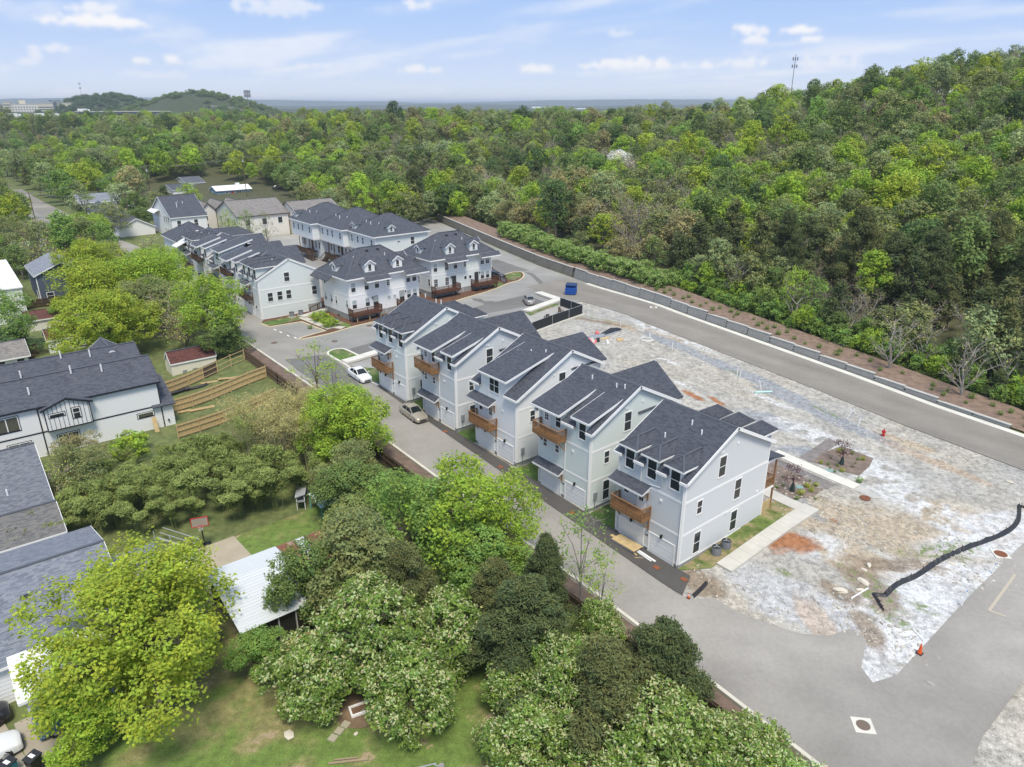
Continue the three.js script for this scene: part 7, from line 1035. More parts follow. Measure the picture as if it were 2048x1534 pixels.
{ // carport with a ribbed metal roof, rusty sheds
  const t = thing('carport', 'carport with a pale ribbed metal roof and dark screened side', 'carport', [-16.4, -.5, 29.2]), M = mat('ribmetal', .66, .685, .70, { roughness: .42, metalness: .15 }), prof = [[-4.0, 3.3], [-1.3, 3.75], [3.9, 2.75]], Y = x => poly1(prof, x);
  for (let i = 0; i < 9; i++) { const a = -4 + i * .88, b = a + .87, m = mb(); for (const [u, v] of [[a, Math.min(b, -1.3)], [Math.max(a, -1.3), b]]) if (v > u + .01) m.slab([[u, Y(u), 2.9], [v, Y(v), 2.9], [v, Y(v), -2.8], [u, Y(u), -2.8]], .03); for (let k = 0; k < 3; k++) { const u = a + .1 + k * .29; m.slab([[u, Y(u) + .035, 2.92], [u + .09, Y(u + .09) + .035, 2.92], [u + .09, Y(u + .09) + .035, -2.82], [u, Y(u) + .035, -2.82]], .05); } m.build('roof_sheet', M, t); }
  for (const z of [-2.5, -1.2, .1, 1.4, 2.6]) mb().box(3.55, 0, z - .05, 3.65, 2.75, z + .05).build('post', MAT.metal, t); mb().box(3.5, 0, -2.5, 3.54, 2.6, 2.6).build('screen', MAT.black, t); mb().box(-3.7, 0, -2.5, -3.6, 3.2, 2.6).build('screen', MAT.oldwood, t); mb().box(3.45, 0, -2.6, 3.75, .12, 2.7).build('sill_board', MAT.pine, t);
  const RU = new THREE.MeshStandardMaterial({ map: TX.rust, roughness: .8, side: THREE.DoubleSide });
  const shed = (label, x0, x1, z0, z1, y, m2, fall = .35) => { const s = thing('rusty_shed', label, 'shed', [0, -.5, 0], 0, 'sheds with rusty roofs'); const n = Math.round((z0 - z1) / .85); for (let i = 0; i < n; i++) { const a = z0 - i * .85, b = a - .84; mb().slab([[x0, y, a], [x1, y - fall, a], [x1, y - fall, b], [x0, y, b]], .03).build('roof_sheet', i % 4 === 2 ? M : m2, s); const r = mb(); for (let k = 0; k < 4; k++) r.bar([x0, y + .03, a - .1 - k * .21], [x1, y - fall + .03, a - .1 - k * .21], .05, .05); stuff(r.build('ribs', i % 4 === 2 ? M : m2, s)); } mb().box(x0 + .1, 0, z1 + .1, x1 - .1, y - fall - .05, z0 - .1).build('wall', MAT.oldwood, s); };
  shed('low shed with red-rusty metal roof touching the carport', -21.2, -17.4, 26.2, 21.6, 2.7, RU); shed('farther rusty shed with a pale sheet, behind the olive trees', -20.6, -14.6, 21.2, 16.2, 2.6, RU, .5);
  const b = thing('basketball_hoop', 'basketball hoop with a red-edged backboard on the concrete pad', 'basketball hoop', [-29.3, -.5, 29.7], 1.25); mb().box(-.55, 0, -.4, .55, .22, .5).build('base', MAT.black, b); mb().bar([0, .2, -.1], [0, 2.6, .1], .11, .11).build('pole', MAT.black, b); for (const k of [-.12, .12]) mb().bar([k, 2.3, .1], [k, 2.9, .62], .05, .05).build('arm', MAT.black, b); mb().box(-.68, 2.5, .62, .68, 3.35, .66).build('backboard', mat('board', .36, .31, .25, { roughness: .3 }), b); const e = mb(); e.box(-.71, 2.46, .61, .71, 2.52, .675).box(-.71, 3.33, .61, .71, 3.39, .675).box(-.71, 2.52, .61, -.65, 3.33, .675).box(.65, 2.52, .61, .71, 3.33, .675); e.build('edge', MAT.red, b); const h = mb(), q = []; for (let i = 0; i <= 16; i++) q.push([Math.cos(i * .3927) * .23, 2.62, .92 + Math.sin(i * .3927) * .23]); h.tube(q, .02, .02, 5); h.build('rim', MAT.red, b); const nt = mb(); for (let i = 0; i < 12; i++) nt.bar([Math.cos(i * .5236) * .22, 2.6, .92 + Math.sin(i * .5236) * .22], [Math.cos(i * .5236 + .3) * .12, 2.2, .92 + Math.sin(i * .5236 + .3) * .12], .012, .012); nt.build('net', MAT.trim, b);
  struct('concrete_pad', drape([[-28.9, 32.6], [-29.0, 27.2], [-25.0, 27.0], [-20.4, 27.2], [-20.4, 32]], .05, { cell: 1 }), mat('padtan', .50, .44, .34, { map: TX.concrete }), 'tan concrete pad beneath the basketball hoop');
  const tr = thing('aqua_tent', 'aqua-edged white canopy sheet behind the rusty sheds', 'canopy', at(655, 1020)); mb().slab([[-1.4, 1.6, 1.2], [1.4, 1.3, 1.2], [1.2, 1.5, -1.6], [-1.2, 1.8, -1.6]], .04).build('sheet', mat('paleaqua', .62, .76, .76), tr); for (const [x, z] of [[-1.3, 1.1], [1.3, 1.1], [1.1, -1.5], [-1.1, -1.5]]) mb().cyl(x, 0, 1.6, z, .04, 6).build('pole', mat('aquapole', .08, .45, .5), tr);
  const tb = thing('work_table', 'long grey roofed work bench at the edge of the bamboo', 'bench', at(606, 1005), -.5); mb().slab([[-1.6, 1.5, .5], [1.6, 1.5, .5], [1.6, 1.8, -.5], [-1.6, 1.8, -.5]], .05).build('top', mat('benchgrey', .34, .35, .36), tb); mb().box(-1.5, .9, -.4, 1.5, 1.0, .4).build('shelf', MAT.grey, tb); for (const x of [-1.45, 1.35]) for (const z of [-.4, .35]) mb().box(x, 0, z, x + .1, 1.6, z + .06).build('leg', MAT.trim, tb);
  const wh = thing('white_cover', 'crumpled white cover on the concrete pad', 'cover', at(377, 1122)); { const m = mb(), n = 9; for (let i = 0; i < n; i++) for (let j = 0; j < 5; j++) { const P = (a, c) => { const g = a / n * 6.283, r = Math.cos(c / 5 * 1.57) * (.8 + .3 * noise(a % n * .9, c)); return [Math.cos(g) * r, Math.sin(c / 5 * 1.57) * .7 + .08 * noise(a % n * 2, c * 2 + 5), Math.sin(g) * r * .7]; }; m.poly([P(i, j), P(i + 1, j), P(i + 1, j + 1), P(i, j + 1)]); } m.build('cover', MAT.pipe, wh); }
  const mf = thing('metal_rails', 'low galvanised rails beside the hoop', 'railing', at(360, 1085)); for (const [y, o] of [[.9, 0], [.5, .3]]) mb().tube([[-2, y, .8 + o], [2, y, -1.2 + o]], .04, .04, 6).build('rail', MAT.metal, mf); mb().tube([[-1.9, .1, 1.4], [1.7, .12, -.4]], .11, .11, 8).build('pipe', MAT.metal, mf); for (const k of [-1.8, 0, 1.8]) mb().box(k - .04, -.1, .75 - k * .5 - .04, k + .04, .95, .75 - k * .5 + .04).build('post', MAT.metal, mf);
  // garden bits on the lawn
  const pl = thing('planter_frame', 'white timber planter frame on the bare soil under the flowering tree', 'planter', [-3.7, T(-3.7, 27.5) + .0, 27.4], 1.35); for (const [a, c, d, f] of [[-1.0, -.45, 1.0, -.33], [-1.0, .33, 1.0, .45], [-1.0, -.33, -.88, .33], [.88, -.33, 1.0, .33]]) mb().box(a, 0, c, d, .2, f).build('side', MAT.trim, pl); mb().box(-.88, 0, -.33, .88, .08, .33).build('soil', M_MULCH, pl);
  struct('bare_soil', drape(smooth([[-4.9, 28.9], [-3.4, 29.2], [-2.3, 28.2], [-2.5, 26.9], [-3.6, 26.2], [-5.3, 27.2]], 4, true), .03, { cell: .5 }), mat('soiltan', .33, .26, .175, { map: TX.mulch }), 'patch of bare tan soil under the flowering tree');
  for (const [x, z, l] of [[-3.3, 29.0, 'square paving stone nearest the planter'], [-3.1, 29.55, 'square paving stone in the middle of the three'], [-2.85, 30.1, 'square paving stone farthest from the planter']]) { const p = mesh('paving_stone', mb().box(-.25, -.05, -.25, .25, .05, .25).geo(), mat('paver', .50, .46, .36, { map: TX.concrete })); p.position.set(x, T(x, z), z); p.rotation.y = .5; tag(p, l, 'paving stone', 'paving stones on the lawn'); }
  for (const [a, b2, l, w] of [[[657, 1528], [736, 1519], 'long weathered board lying on the lawn near the bottom edge', .14], [[668, 1521], [715, 1516], 'shorter board lying against the long one', .1]]) { const A = at(...a), B = at(...b2), q = thing('lawn_board', l, 'board', A); const d = B.sub(A); mb().bar([0, .05, 0], [d.x, d.y + .05, d.z], w, .05).build('board', mat('boardtan', .42, .33, .22, { map: TX.wood }), q); }
  { const A = at(884, 1369), B = at(914, 1371), q = thing('log', 'short sawn log lying beside the brush pile', 'log', A), d = B.sub(A); mb().tube([[0, .15, 0], [d.x, d.y + .15, d.z]], .19, .17, 10).build('bark', mat('logbark', .40, .31, .2), q); mb().tube([[d.x, d.y + .15, d.z], [d.x * 1.01, d.y + .15, d.z * 1.01]], .165, .165, 10).build('cut_end', mat('cutend', .62, .36, .12), q);
    const bp = thing('brush_pile', 'dark brush pile under the trees behind the log', 'brush pile', at(900, 1345)), R = rng(15); const m = mb(); for (let i = 0; i < 90; i++) { const e = rdir(R); m.tube([[e[0] * .5, .1 + R() * .5, e[2] * .5], [e[0] * 1.3, .2 + R() * .7, e[2] * 1.3]], .02, .008, 3, false); } stuff(m.build('twigs', BARK_DARK, bp)); mb().tube([[.2, 0, .3], [.1, 1.2, .1], [.35, 2.6, -.2]], .06, .02, 5).build('stick', BARK_PALE, bp); }
  for (const [p, s, l] of [[[578, 1470], .35, 'flat pale slab lying alone on the worn lawn'], [[818, 1414], .45, 'pale flat stone by the flowering tree'], [[854, 1412], .3, 'grey stone block right of the pale one'], [[712, 1468], .14, 'small pale stone on the lawn']]) { const v = at(...p), m = mesh('lawn_stone', new THREE.IcosahedronGeometry(1, 0), MAT.palerock); m.position.set(v.x, v.y + .04, v.z); m.scale.set(s * 1.3, s * .22, s); m.rotation.y = p[0]; tag(m, l, 'stone', 'stones on the lawn'); }
  for (const [p, l] of [[[794, 1407], 'small orange toy in the shade under the flowering tree'], [[804, 1395], 'second orange toy behind the first']]) { const q = thing('orange_toy', l, 'toy', at(...p)); mb().tube([[0, .0, 0], [0, .12, 0], [0, .24, 0]], .15, .1, 10).build('body', MAT.orange, q); mb().tube([[0, .24, 0], [0, .32, 0]], .03, .02, 6).build('stem', MAT.dark, q); }
  const bin = (x, z, label, m, lidm) => { const q = thing('wheeled_bin', label, 'bin', on(x, z, 0), .5, 'wheeled bins'); const g = mb(), B = (w, y) => [[-w, y, -w * 1.1], [w, y, -w * 1.1], [w, y, w * 1.1], [-w, y, w * 1.1]], a = B(.26, .05), c = B(.33, .98); for (let i = 0; i < 4; i++) { const k = (i + 1) % 4; g.poly([a[i], c[i], c[k], a[k]]); } g.build('bin', m, q); mb().slab([[-.36, .98, .40], [.36, .98, .40], [.36, 1.07, -.40], [-.36, 1.07, -.40]], .06).build('lid', lidm, q); mb().box(-.2, 1.045, -.1, .2, 1.07, .12).build('label', MAT.pipe, q); for (const k of [-.3, .3]) mb().tube([[k - .03, .13, -.3], [k + .03, .13, -.3]], .13, .13, 10).build('wheel', RUB, q); };
  bin(-11.9, 44.9, 'black wheeled bin on the drive near the lower left corner', MAT.black, MAT.dark); bin(-12.3, 46.1, 'teal wheeled bin at the very lower left corner', mat('teal', .02, .16, .19), MAT.dark);
  struct('drive', drape([[-24, 57], [-20, 46.5], [-13.4, 45.3], [-11, 44.6], [-10.4, 47], [-12, 57]], .04, { cell: 1 }), mat('drivetan', .48, .43, .35, { map: TX.concrete }), 'tan concrete drive in the lower left corner');
  struct('drive', drape([[-16.6, 45.5], [-16.8, 39.4], [-12.8, 39.2], [-12.4, 45.2]], .035, { cell: 1 }), MAT.drivetan, 'concrete strip under the blue car');
  const pg = thing('play_tent', 'dark garden clutter and barrel beside the white shed', 'barrel', on(-95.5, 34.8, 0)); mb().cyl(0, 0, .9, 0, .35, 10).build('barrel', MAT.dark, pg); mb().box(.6, 0, -.5, 1.6, .8, .4).build('crate', MAT.brownwood, pg); mb().box(-1.4, 0, -.4, -.6, .6, .4).build('grill', MAT.black, pg);
  const ds = thing('satellite_dish', 'pale round satellite dish at the end of the grey roof', 'satellite dish', [-25.6, 2.4, 37.6]); const dd = mb(), q8 = 14; for (let i = 0; i < q8; i++) { const a = i / q8 * 6.283, c = (i + 1) / q8 * 6.283; dd.poly([[0, .9, -.12], [Math.cos(a) * .45, .95 + Math.sin(a) * .42, .05], [Math.cos(c) * .45, .95 + Math.sin(c) * .42, .05]]); } dd.build('dish', mat('dish', .55, .58, .53), ds); mb().bar([0, 0, 0], [0, .9, -.1], .05, .05).build('mast', MAT.metal, ds);
}
// utility poles and wires
function pole(x, z, h, label, { lean = 0, arms = 1, drum, y = T(x, z) } = {}) { const t = thing('utility_pole', label, 'utility pole', [x, y, z], 0, 'wooden utility poles'); t.rotation.z = lean; mb().tube([[0, -.5, 0], [0, h, 0]], .17, .11, 8).build('pole', MAT.oldwood, t); for (let i = 0; i < arms; i++) mb().box(-.06, h - .5 - i * .9, -1.3, .06, h - .38 - i * .9, 1.3).build('crossarm', MAT.oldwood, t); if (arms) { const m = mb(); for (const k of [-1.2, -.6, .6, 1.2]) m.cyl(0, h - .38, h - .2, k, .06, 6); stuff(m.build('insulators', MAT.metal, t)); } if (drum) mb().cyl(.35, h - 2.4, h - 1.4, 0, .28, 10).build('transformer', MAT.metal, t); return [x, y + h - .3, z]; }
{
  const p1 = pole(-210, -5.3, 9.6, 'leaning brown utility pole before the long dark roof', { lean: .06 }), p2 = pole(-240.3, 15.5, 8.6, 'utility pole at the near bend of the pale street', { lean: .05 }), p3 = pole(-278.4, 17.5, 8.2, 'utility pole on the pale street, second from its bend', {}), p4 = pole(-185, 28.7, 7.8, 'utility pole on the cross street above the blue-grey house', { lean: .06, arms: 0 }), p5 = pole(-332, 18.5, 8, 'utility pole far down the pale street'), p6 = pole(-252, -55.6, 15, 'tall utility pole with a transformer by the blue house', { arms: 2, drum: 1 }), p7 = pole(-262, -24, 13, 'utility pole with crossarms left of the low white garage', { arms: 3, drum: 1 });
  const wire = (a, b, sag, label, o = [0, 0, 0]) => { const t = thing('power_line', label, 'wire', a), q = []; for (let i = 0; i <= 12; i++) { const u = i / 12; q.push([(b[0] - a[0]) * u + o[0], (b[1] - a[1]) * u - 4 * sag * u * (1 - u) + o[1], (b[2] - a[2]) * u + o[2]]); } mb().tube(q, .035, .035, 4, false).build('cable', MAT.grey, t); };
  wire(p7, p6, 1.2, 'power line between the garage pole and the blue-house pole'); wire(p6, [-150, 30, -120], 3, 'power line climbing into the wood from the blue-house pole'); wire(p2, p7, 1.2, 'power line from the street bend to the garage pole'); wire(p2, p1, 1, 'power line to the leaning pole'); wire(p2, p3, .8, 'power line along the pale street, near span'); wire(p3, p5, .8, 'power line along the pale street, far span'); wire(p2, p4, 1, 'power line over the cross street');
  const t = thing('utility_pole', 'grey wooden pole top poking up at the bottom edge', 'utility pole', on(7.0, 28.3, 0)); mb().tube([[0, -.4, 0], [0, 5.35, 0]], .19, .15, 10).build('pole', mat('poleg', .34, .32, .29, { map: TX.wood }), t); mb().bar([-.2, 5.0, .1], [-.55, 4.2, .35], .12, .12).build('bracket', MAT.pipe, t); mb().tube([[-.15, 5.1, 0], [-.6, 5.0, .15], [-1.0, 4.7, .5]], .03, .03, 5).build('conduit', MAT.metal, t); wire([6.8, 4.9, 28.5], [-4, 4.2, 47], .6, 'thin service wire leaving the near pole downwards');
  wire([-16.5, 3.4, 46.2], [-5, 3.1, 47.5], .2, 'thin service wire above the bins in the lower left corner');
}
// ---------------------------------------------------------------- near trees, bamboo, hedges and shrubs
const NEAR = {
  maple: broadTree({ h: 10.5, r: 7, base: 1.0, lobes: 26, lr: .30, clusters: 2000, per: 16, cr: .58, len: .24, wid: .17, twigs: 5, trunk: .24, up: .6 }, 901),
  maple2: broadTree({ h: 10, r: 5.2, base: 1.4, lobes: 15, lr: .36, clusters: 1300, per: 15, cr: .58, len: .25, wid: .17, twigs: 6, trunk: .2 }, 902),
  airy: broadTree({ h: 10, r: 4.4, base: 1.6, lobes: 15, lr: .33, clusters: 620, per: 11, cr: .6, len: .28, wid: .17, twigs: 7, trunk: .13 }, 903),
  sparse: broadTree({ h: 9, r: 2.8, base: 2.2, lobes: 9, lr: .4, clusters: 90, per: 7, cr: .5, len: .22, wid: .14, twigs: 9, trunk: .13 }, 904),
  privet: broadTree({ h: 6, r: 4.2, base: .3, lobes: 20, lr: .32, clusters: 1100, per: 14, cr: .40, len: .25, wid: .13, twigs: 3, trunk: .14, tip: [.62, 2.9, 2.05, 5.2], up: .45, droop: .4 }, 905),
  privet2: broadTree({ h: 5, r: 3.6, base: .2, lobes: 16, lr: .34, clusters: 850, per: 14, cr: .40, len: .25, wid: .13, twigs: 3, trunk: .12, tip: [.5, 2.9, 2.05, 5.2], up: .45, droop: .4 }, 906),
  thick: broadTree({ h: 8, r: 4, base: .8, lobes: 16, lr: .36, clusters: 1000, per: 13, cr: .48, len: .28, wid: .15, twigs: 4, trunk: .15 }, 907),
  cedar: broadTree({ h: 10, r: 4.2, base: .4, lobes: 30, lr: .25, clusters: 1500, per: 15, cr: .40, len: .27, wid: .085, cone: .72, twigs: 2, up: .3 }, 908),
  cedar2: broadTree({ h: 8.5, r: 3.9, base: .3, lobes: 26, lr: .27, clusters: 1300, per: 15, cr: .42, len: .27, wid: .085, cone: .6, twigs: 2, up: .3 }, 909),
  shrub: broadTree({ h: 2.4, r: 1.5, base: .05, lobes: 8, lr: .45, clusters: 120, per: 10, cr: .35, len: .26, wid: .16, twigs: 1, trunk: .04 }, 910),
  bush: broadTree({ h: .8, r: .5, base: .02, lobes: 5, lr: .6, clusters: 45, per: 7, cr: .14, len: .14, wid: .07, twigs: 0, trunk: .02 }, 911),
  hedge: broadTree({ h: 3.6, r: 2.2, base: .1, lobes: 11, lr: .42, clusters: 260, per: 10, cr: .42, len: .32, wid: .19, twigs: 1, trunk: .06, tip: [.36, 2.3, 1.6, 3.4] }, 912),
  purple: broadTree({ h: 3, r: 1.1, base: 1.0, lobes: 7, lr: .4, clusters: 60, per: 6, cr: .3, len: .15, wid: .09, twigs: 7, trunk: .05 }, 913),
  dead: bareTree({ h: 11, limbs: 6, depth: 2, twigs: 14, tlen: 1.1, tw: .02, buds: .08, bl: .25, bc: [1.3, 1.5, .5] }, 914),
  bare: bareTree({ h: 9, limbs: 7, depth: 2, twigs: 34, tlen: 1.2, tw: .02, buds: .3, bl: .24, bc: [1.3, 1.6, .45] }, 915),
};
function bambooClump(seed, dry) {
  const R = rng(seed), L = new Leaves(), W = mb();
  for (let i = 0; i < (dry ? 16 : 9); i++) {
    const a = R() * 6.283, r0 = .7 * Math.sqrt(R()), h = (dry ? 6.2 : 5.4) + 2.2 * R(), out = (dry ? .8 : 1.2) + .9 * R(), P = t => [Math.cos(a) * (r0 + out * t * t), h * (t - (dry ? .12 : .28) * t * t * t * t), Math.sin(a) * (r0 + out * t * t)];
    W.tube([0, .25, .5, .75, 1].map(P), .03, .008, 4, false);
    for (let k = 0; k < (dry ? 13 : 26); k++) {
      const t = (dry ? .35 : .3) + (dry ? .65 : .7) * Math.sqrt(R()), c = P(t), tone = .7 + .6 * R(), side = R() * 6.283, sp = .25 + .35 * R(), cx = c[0] + Math.cos(side) * sp, cz = c[2] + Math.sin(side) * sp;
      if (dry) stick(L, c, [cx, c[1] + .25, cz], [0, 0, 1], .012, [1, .9, .8]);
      for (let q = 0; q < (dry ? 9 : 19); q++) { const e = rdir(R), b = tone * (.75 + .5 * R()) * (.75 + .4 * t), n0 = rdir(R), n = [n0[0] + Math.cos(a) * .4, Math.abs(n0[1]) * .6 + .5, n0[2] + Math.sin(a) * .4], l = Math.hypot(...n); L.leaf(cx + e[0] * .34, c[1] + e[1] * .26 - .12, cz + e[2] * .34, n[0] / l, n[1] / l, n[2] / l, (dry ? .26 : .40) * (.7 + .6 * R()), dry ? .06 : .11, R() * 6.28, [b * (1 + (R() - .5) * .2), b, b * .95]); }
    }
  }
  return { crown: L.geo(), trunk: W.geo() };
}
const put = (k, leaf, x, z, turn, s, label, name = 'tree', cat = 'tree', bark = BARK, y = T(x, z) - .1, group) => plant(NEAR[k], LF[leaf], bark, name, label, cat, group, [x, y, z], turn, s);
// foreground garden
put('maple', 'yellow', -13.6, 37.4, .4, [1.08, .98, 1.08], 'big round yellow-green tree over the blue cars at lower left', 'broadleaf_tree');
put('thick', 'lime', -11.2, 41.8, 1.4, [.72, .62, .72], 'small yellow-green tree at the drive edge, lowest at left', 'broadleaf_tree'); put('thick', 'fresh', -10.6, 31.6, 2.2, [.55, .5, .55], 'low green bush at the carport corner', 'bush', 'bush');
put('privet', 'shrub', -5.4, 25.6, .2, [1.12, 1.25, 1.1], 'large flowering pale-green tree over the white planter', 'flowering_tree'); put('privet2', 'shrub', -6.0, 29.2, 1.1, 1.0, 'flowering bush left of the white planter', 'flowering_bush', 'bush'); put('privet2', 'shrub', -.9, 25.4, 2.0, [.95, 1, .95], 'flowering bush hanging over the orange toys', 'flowering_bush', 'bush'); put('privet', 'shrub', -9.4, 23.6, 3.0, [.8, 1.05, .8], 'flowering tree deep in the clump, behind the planter', 'flowering_tree'); put('privet2', 'shrub', -2.9, 20.6, .7, [1, 1.2, 1], 'pale flowering bush in the middle of the tree clump', 'flowering_bush', 'bush');
put('thick', 'olive', -12.0, 22.9, .9, [1.05, 1.15, 1.05], 'dark olive tree in front of the rusty sheds', 'broadleaf_tree'); put('thick', 'mid', -13.2, 26.8, 2.4, [.75, .95, .75], 'olive tree touching the carport roof edge', 'broadleaf_tree'); put('cedar2', 'cedar2', -8.2, 21.6, 1.0, [.95, 1.0, .95], 'olive cedar in the middle of the tree clump', 'cedar_tree', 'cedar tree'); put('cedar2', 'cedar2', -6.9, 26.6, 2.0, [.55, .75, .55], 'small olive cedar poking through the flowering tree', 'cedar_tree', 'cedar tree');
put('airy', 'lime', -11.2, 13.7, .3, [1.15, 1.05, 1.15], 'airy bright lime tree leaning over the alley kerb', 'broadleaf_tree'); put('airy', 'lime', -9.2, 11.2, 2.6, [.72, .95, .72], 'slim lime tree right at the alley kerb', 'broadleaf_tree'); put('airy', 'fresh', -14.2, 17.0, 1.2, [1.05, .95, 1.05], 'pale lime tree before the farther rusty shed', 'broadleaf_tree'); put('thick', 'fresh', -7.6, 15.4, 3.1, [.95, .85, .95], 'bright green tree under the airy lime tree', 'broadleaf_tree'); put('sparse', 'yellow', -11.6, 8.9, .4, [.9, .85, .9], 'thin yellow-green sapling tops against the alley', 'broadleaf_tree', 'tree', BARK_PALE);
put('cedar', 'cedar', 1.3, 17.8, .3, [1.25, .95, 1.25], 'broad dark green cedar right of the tree clump', 'cedar_tree', 'cedar tree'); put('cedar', 'cedar', -1.6, 13.6, 1.5, [.72, .95, .72], 'pointed dark cedar rising against the alley', 'cedar_tree', 'cedar tree'); put('cedar2', 'cedar2', 8.3, 17.6, 2.6, [1.15, 1.05, 1.15], 'olive-brown cedar low in the bottom clump', 'cedar_tree', 'cedar tree'); put('cedar2', 'cedar', 9.0, 13.2, 4.2, [1.05, 1.0, 1.05], 'dark cedar overhanging the plank fence and alley', 'cedar_tree', 'cedar tree'); put('cedar', 'cedar2', -2.6, 17.4, 3.6, [.8, .85, .8], 'dark cedar wedged behind the broad one', 'cedar_tree', 'cedar tree');
put('privet', 'shrub', 5.2, 17.8, .9, [.78, 1.05, .78], 'pale flowering bush between the two big cedars', 'flowering_bush', 'bush'); put('privet2', 'shrub', 6.3, 21.9, 2.4, [.95, .9, .95], 'flowering bush on the lawn edge at bottom centre', 'flowering_bush', 'bush'); put('privet2', 'shrub', 3.2, 20.2, 4.4, [.85, .85, .85], 'flowering bush at the foot of the broad cedar', 'flowering_bush', 'bush'); put('privet', 'shrub', 11.8, 16.2, .3, [1.05, .95, 1.05], 'wide flowering bush at the bottom edge', 'flowering_bush', 'bush'); put('privet', 'shrub', 15.2, 13.4, 1.3, [.85, .8, .85], 'flowering bush before the last visible fence panel', 'flowering_bush', 'bush'); put('privet2', 'fresh', 17.8, 13.2, 2.5, [.8, .85, .8], 'green bush nearest the bottom right road edge', 'flowering_bush', 'bush'); put('privet2', 'shrub', 2.2, 12.2, 3.3, [.62, .95, .62], 'pale flowering bush above the dark fence opening', 'flowering_bush', 'bush'); put('privet2', 'shrub', 11.5, 19.8, 5.1, [.8, .75, .8], 'flowering bush cut by the bottom edge', 'flowering_bush', 'bush');
put('sparse', 'fresh', -1.9, 9.7, .2, [1.0, 1.05, 1.0], 'thin young tree with few leaves beside the alley kerb', 'young_tree', 'tree', BARK_PALE); put('sparse', 'lime', 1.0, 10.3, 2.2, [.7, .8, .7], 'second thin young tree at the kerb before the nearest house', 'young_tree', 'tree', BARK_PALE);
put('maple2', 'lime', -34.2, 13.4, .6, [.95, .9, .95], 'large leafy green tree beside the tan car', 'broadleaf_tree'); put('airy', 'lime', -38.5, 9.8, 2.2, [.6, .6, .6], 'light green branches reaching over the alley by the tan car', 'broadleaf_tree'); put('sparse', 'lime', -49.6, 9.2, 1.0, [1.2, .95, 1.2], 'light green tree in front of the white alley car', 'broadleaf_tree'); put('thick', 'mid', -24.0, 17.6, 1.9, [.9, .8, .9], 'green tree below the bend of the plank fence', 'broadleaf_tree'); put('thick', 'bamboo', -20.8, 19.6, 3.0, [.75, .62, .75], 'yellow-green bush above the aqua canopy', 'bush', 'bush'); put('thick', 'fresh', -20.6, 12.8, 4.0, [.6, .55, .6], 'small green bush against the dark fence', 'bush', 'bush'); put('sparse', 'lime', -44.0, 9.6, 1.0, [1, .9, 1], 'thin leafy tree against the alley left of the dry bamboo', 'young_tree'); put('thick', 'olive', -27.4, 15.6, .2, [.85, .8, .85], 'olive tree between the green tree and the bamboo', 'broadleaf_tree');
// bamboo grove
{
  const G = [1, 2, 3].map(i => bambooClump(700 + i, false)), D = [1, 2].map(i => bambooClump(720 + i, true)), R = rng(70), first = {}; let n = 0;
  const add = (x, z, dry, s) => { const i = R() * (dry ? 2 : 3) | 0, P = dry ? D[i] : G[i], lf = dry ? (R() < .75 ? 'bamboodry' : 'bamboo') : 'bamboo', key = (dry ? 'd' : 'g') + i + lf, p = V(x, T(x, z) - .1, z), lab = dry ? 'tall straw-coloured bamboo clump in the dry part of the grove' : 'arching green bamboo clump in the grove below the duplex'; if (!first[key]) first[key] = plant(P, LF[lf], dry ? mat('culmdry', .42, .36, .22) : mat('culm', .22, .25, .09), 'bamboo_clump', lab, 'bamboo', dry ? 'dry bamboo clumps' : 'green bamboo clumps', p, R() * 6.28, [s, s * (.85 + .3 * R()), s]); else dup(first[key], 'bamboo_clump', lab, p, R() * 6.28, [s, s * (.85 + .3 * R()), s]); };
  for (let x = -49; x <= -28; x += 2.5) for (let z = 14; z <= 40; z += 2.5) { const px = x + (R() - .5) * 1.6, pz = z + (R() - .5) * 1.6; const front = px > -30.6 - (pz > 29 ? (pz - 29) * .5 : 0) + (pz < 22 ? (22 - pz) * .3 : 0); if (front) continue; if (px > -36 && pz < 16) continue; if (px < -46 && (pz > 33 || pz < 22)) continue; if (px > -47 && px < -35 && pz < 21.5) add(px, pz, true, .9 + .2 * R() - .3 * sstep(-43, -47, px)); else if (pz > 36.5 && px < -44) continue; else add(px, pz, false, (.62 + .36 * R()) * mix(1, .42, sstep(-38, -49, px))); }
}
put('bare', 'twig', -43.2, 38.6, .4, [.7, .75, .7], 'half-bare budding tree by the grey roof slope', 'bare_tree'); put('airy', 'olive', -44.5, 36.2, 1.4, [.75, .62, .75], 'olive half-open tree at the left end of the bamboo', 'broadleaf_tree'); put('airy', 'tan', -50.5, 35.5, 2.2, [.6, .5, .6], 'pale budding saplings before the duplex windows', 'broadleaf_tree'); put('shrub', 'olive', -36.8, 41.6, 1, 1.3, 'olive shrub between the two left roofs', 'bush', 'bush'); put('shrub', 'lime', -52.0, 30.5, 2, [1.5, 1.2, 1.5], 'lime shrub under the duplex wall', 'bush', 'bush');
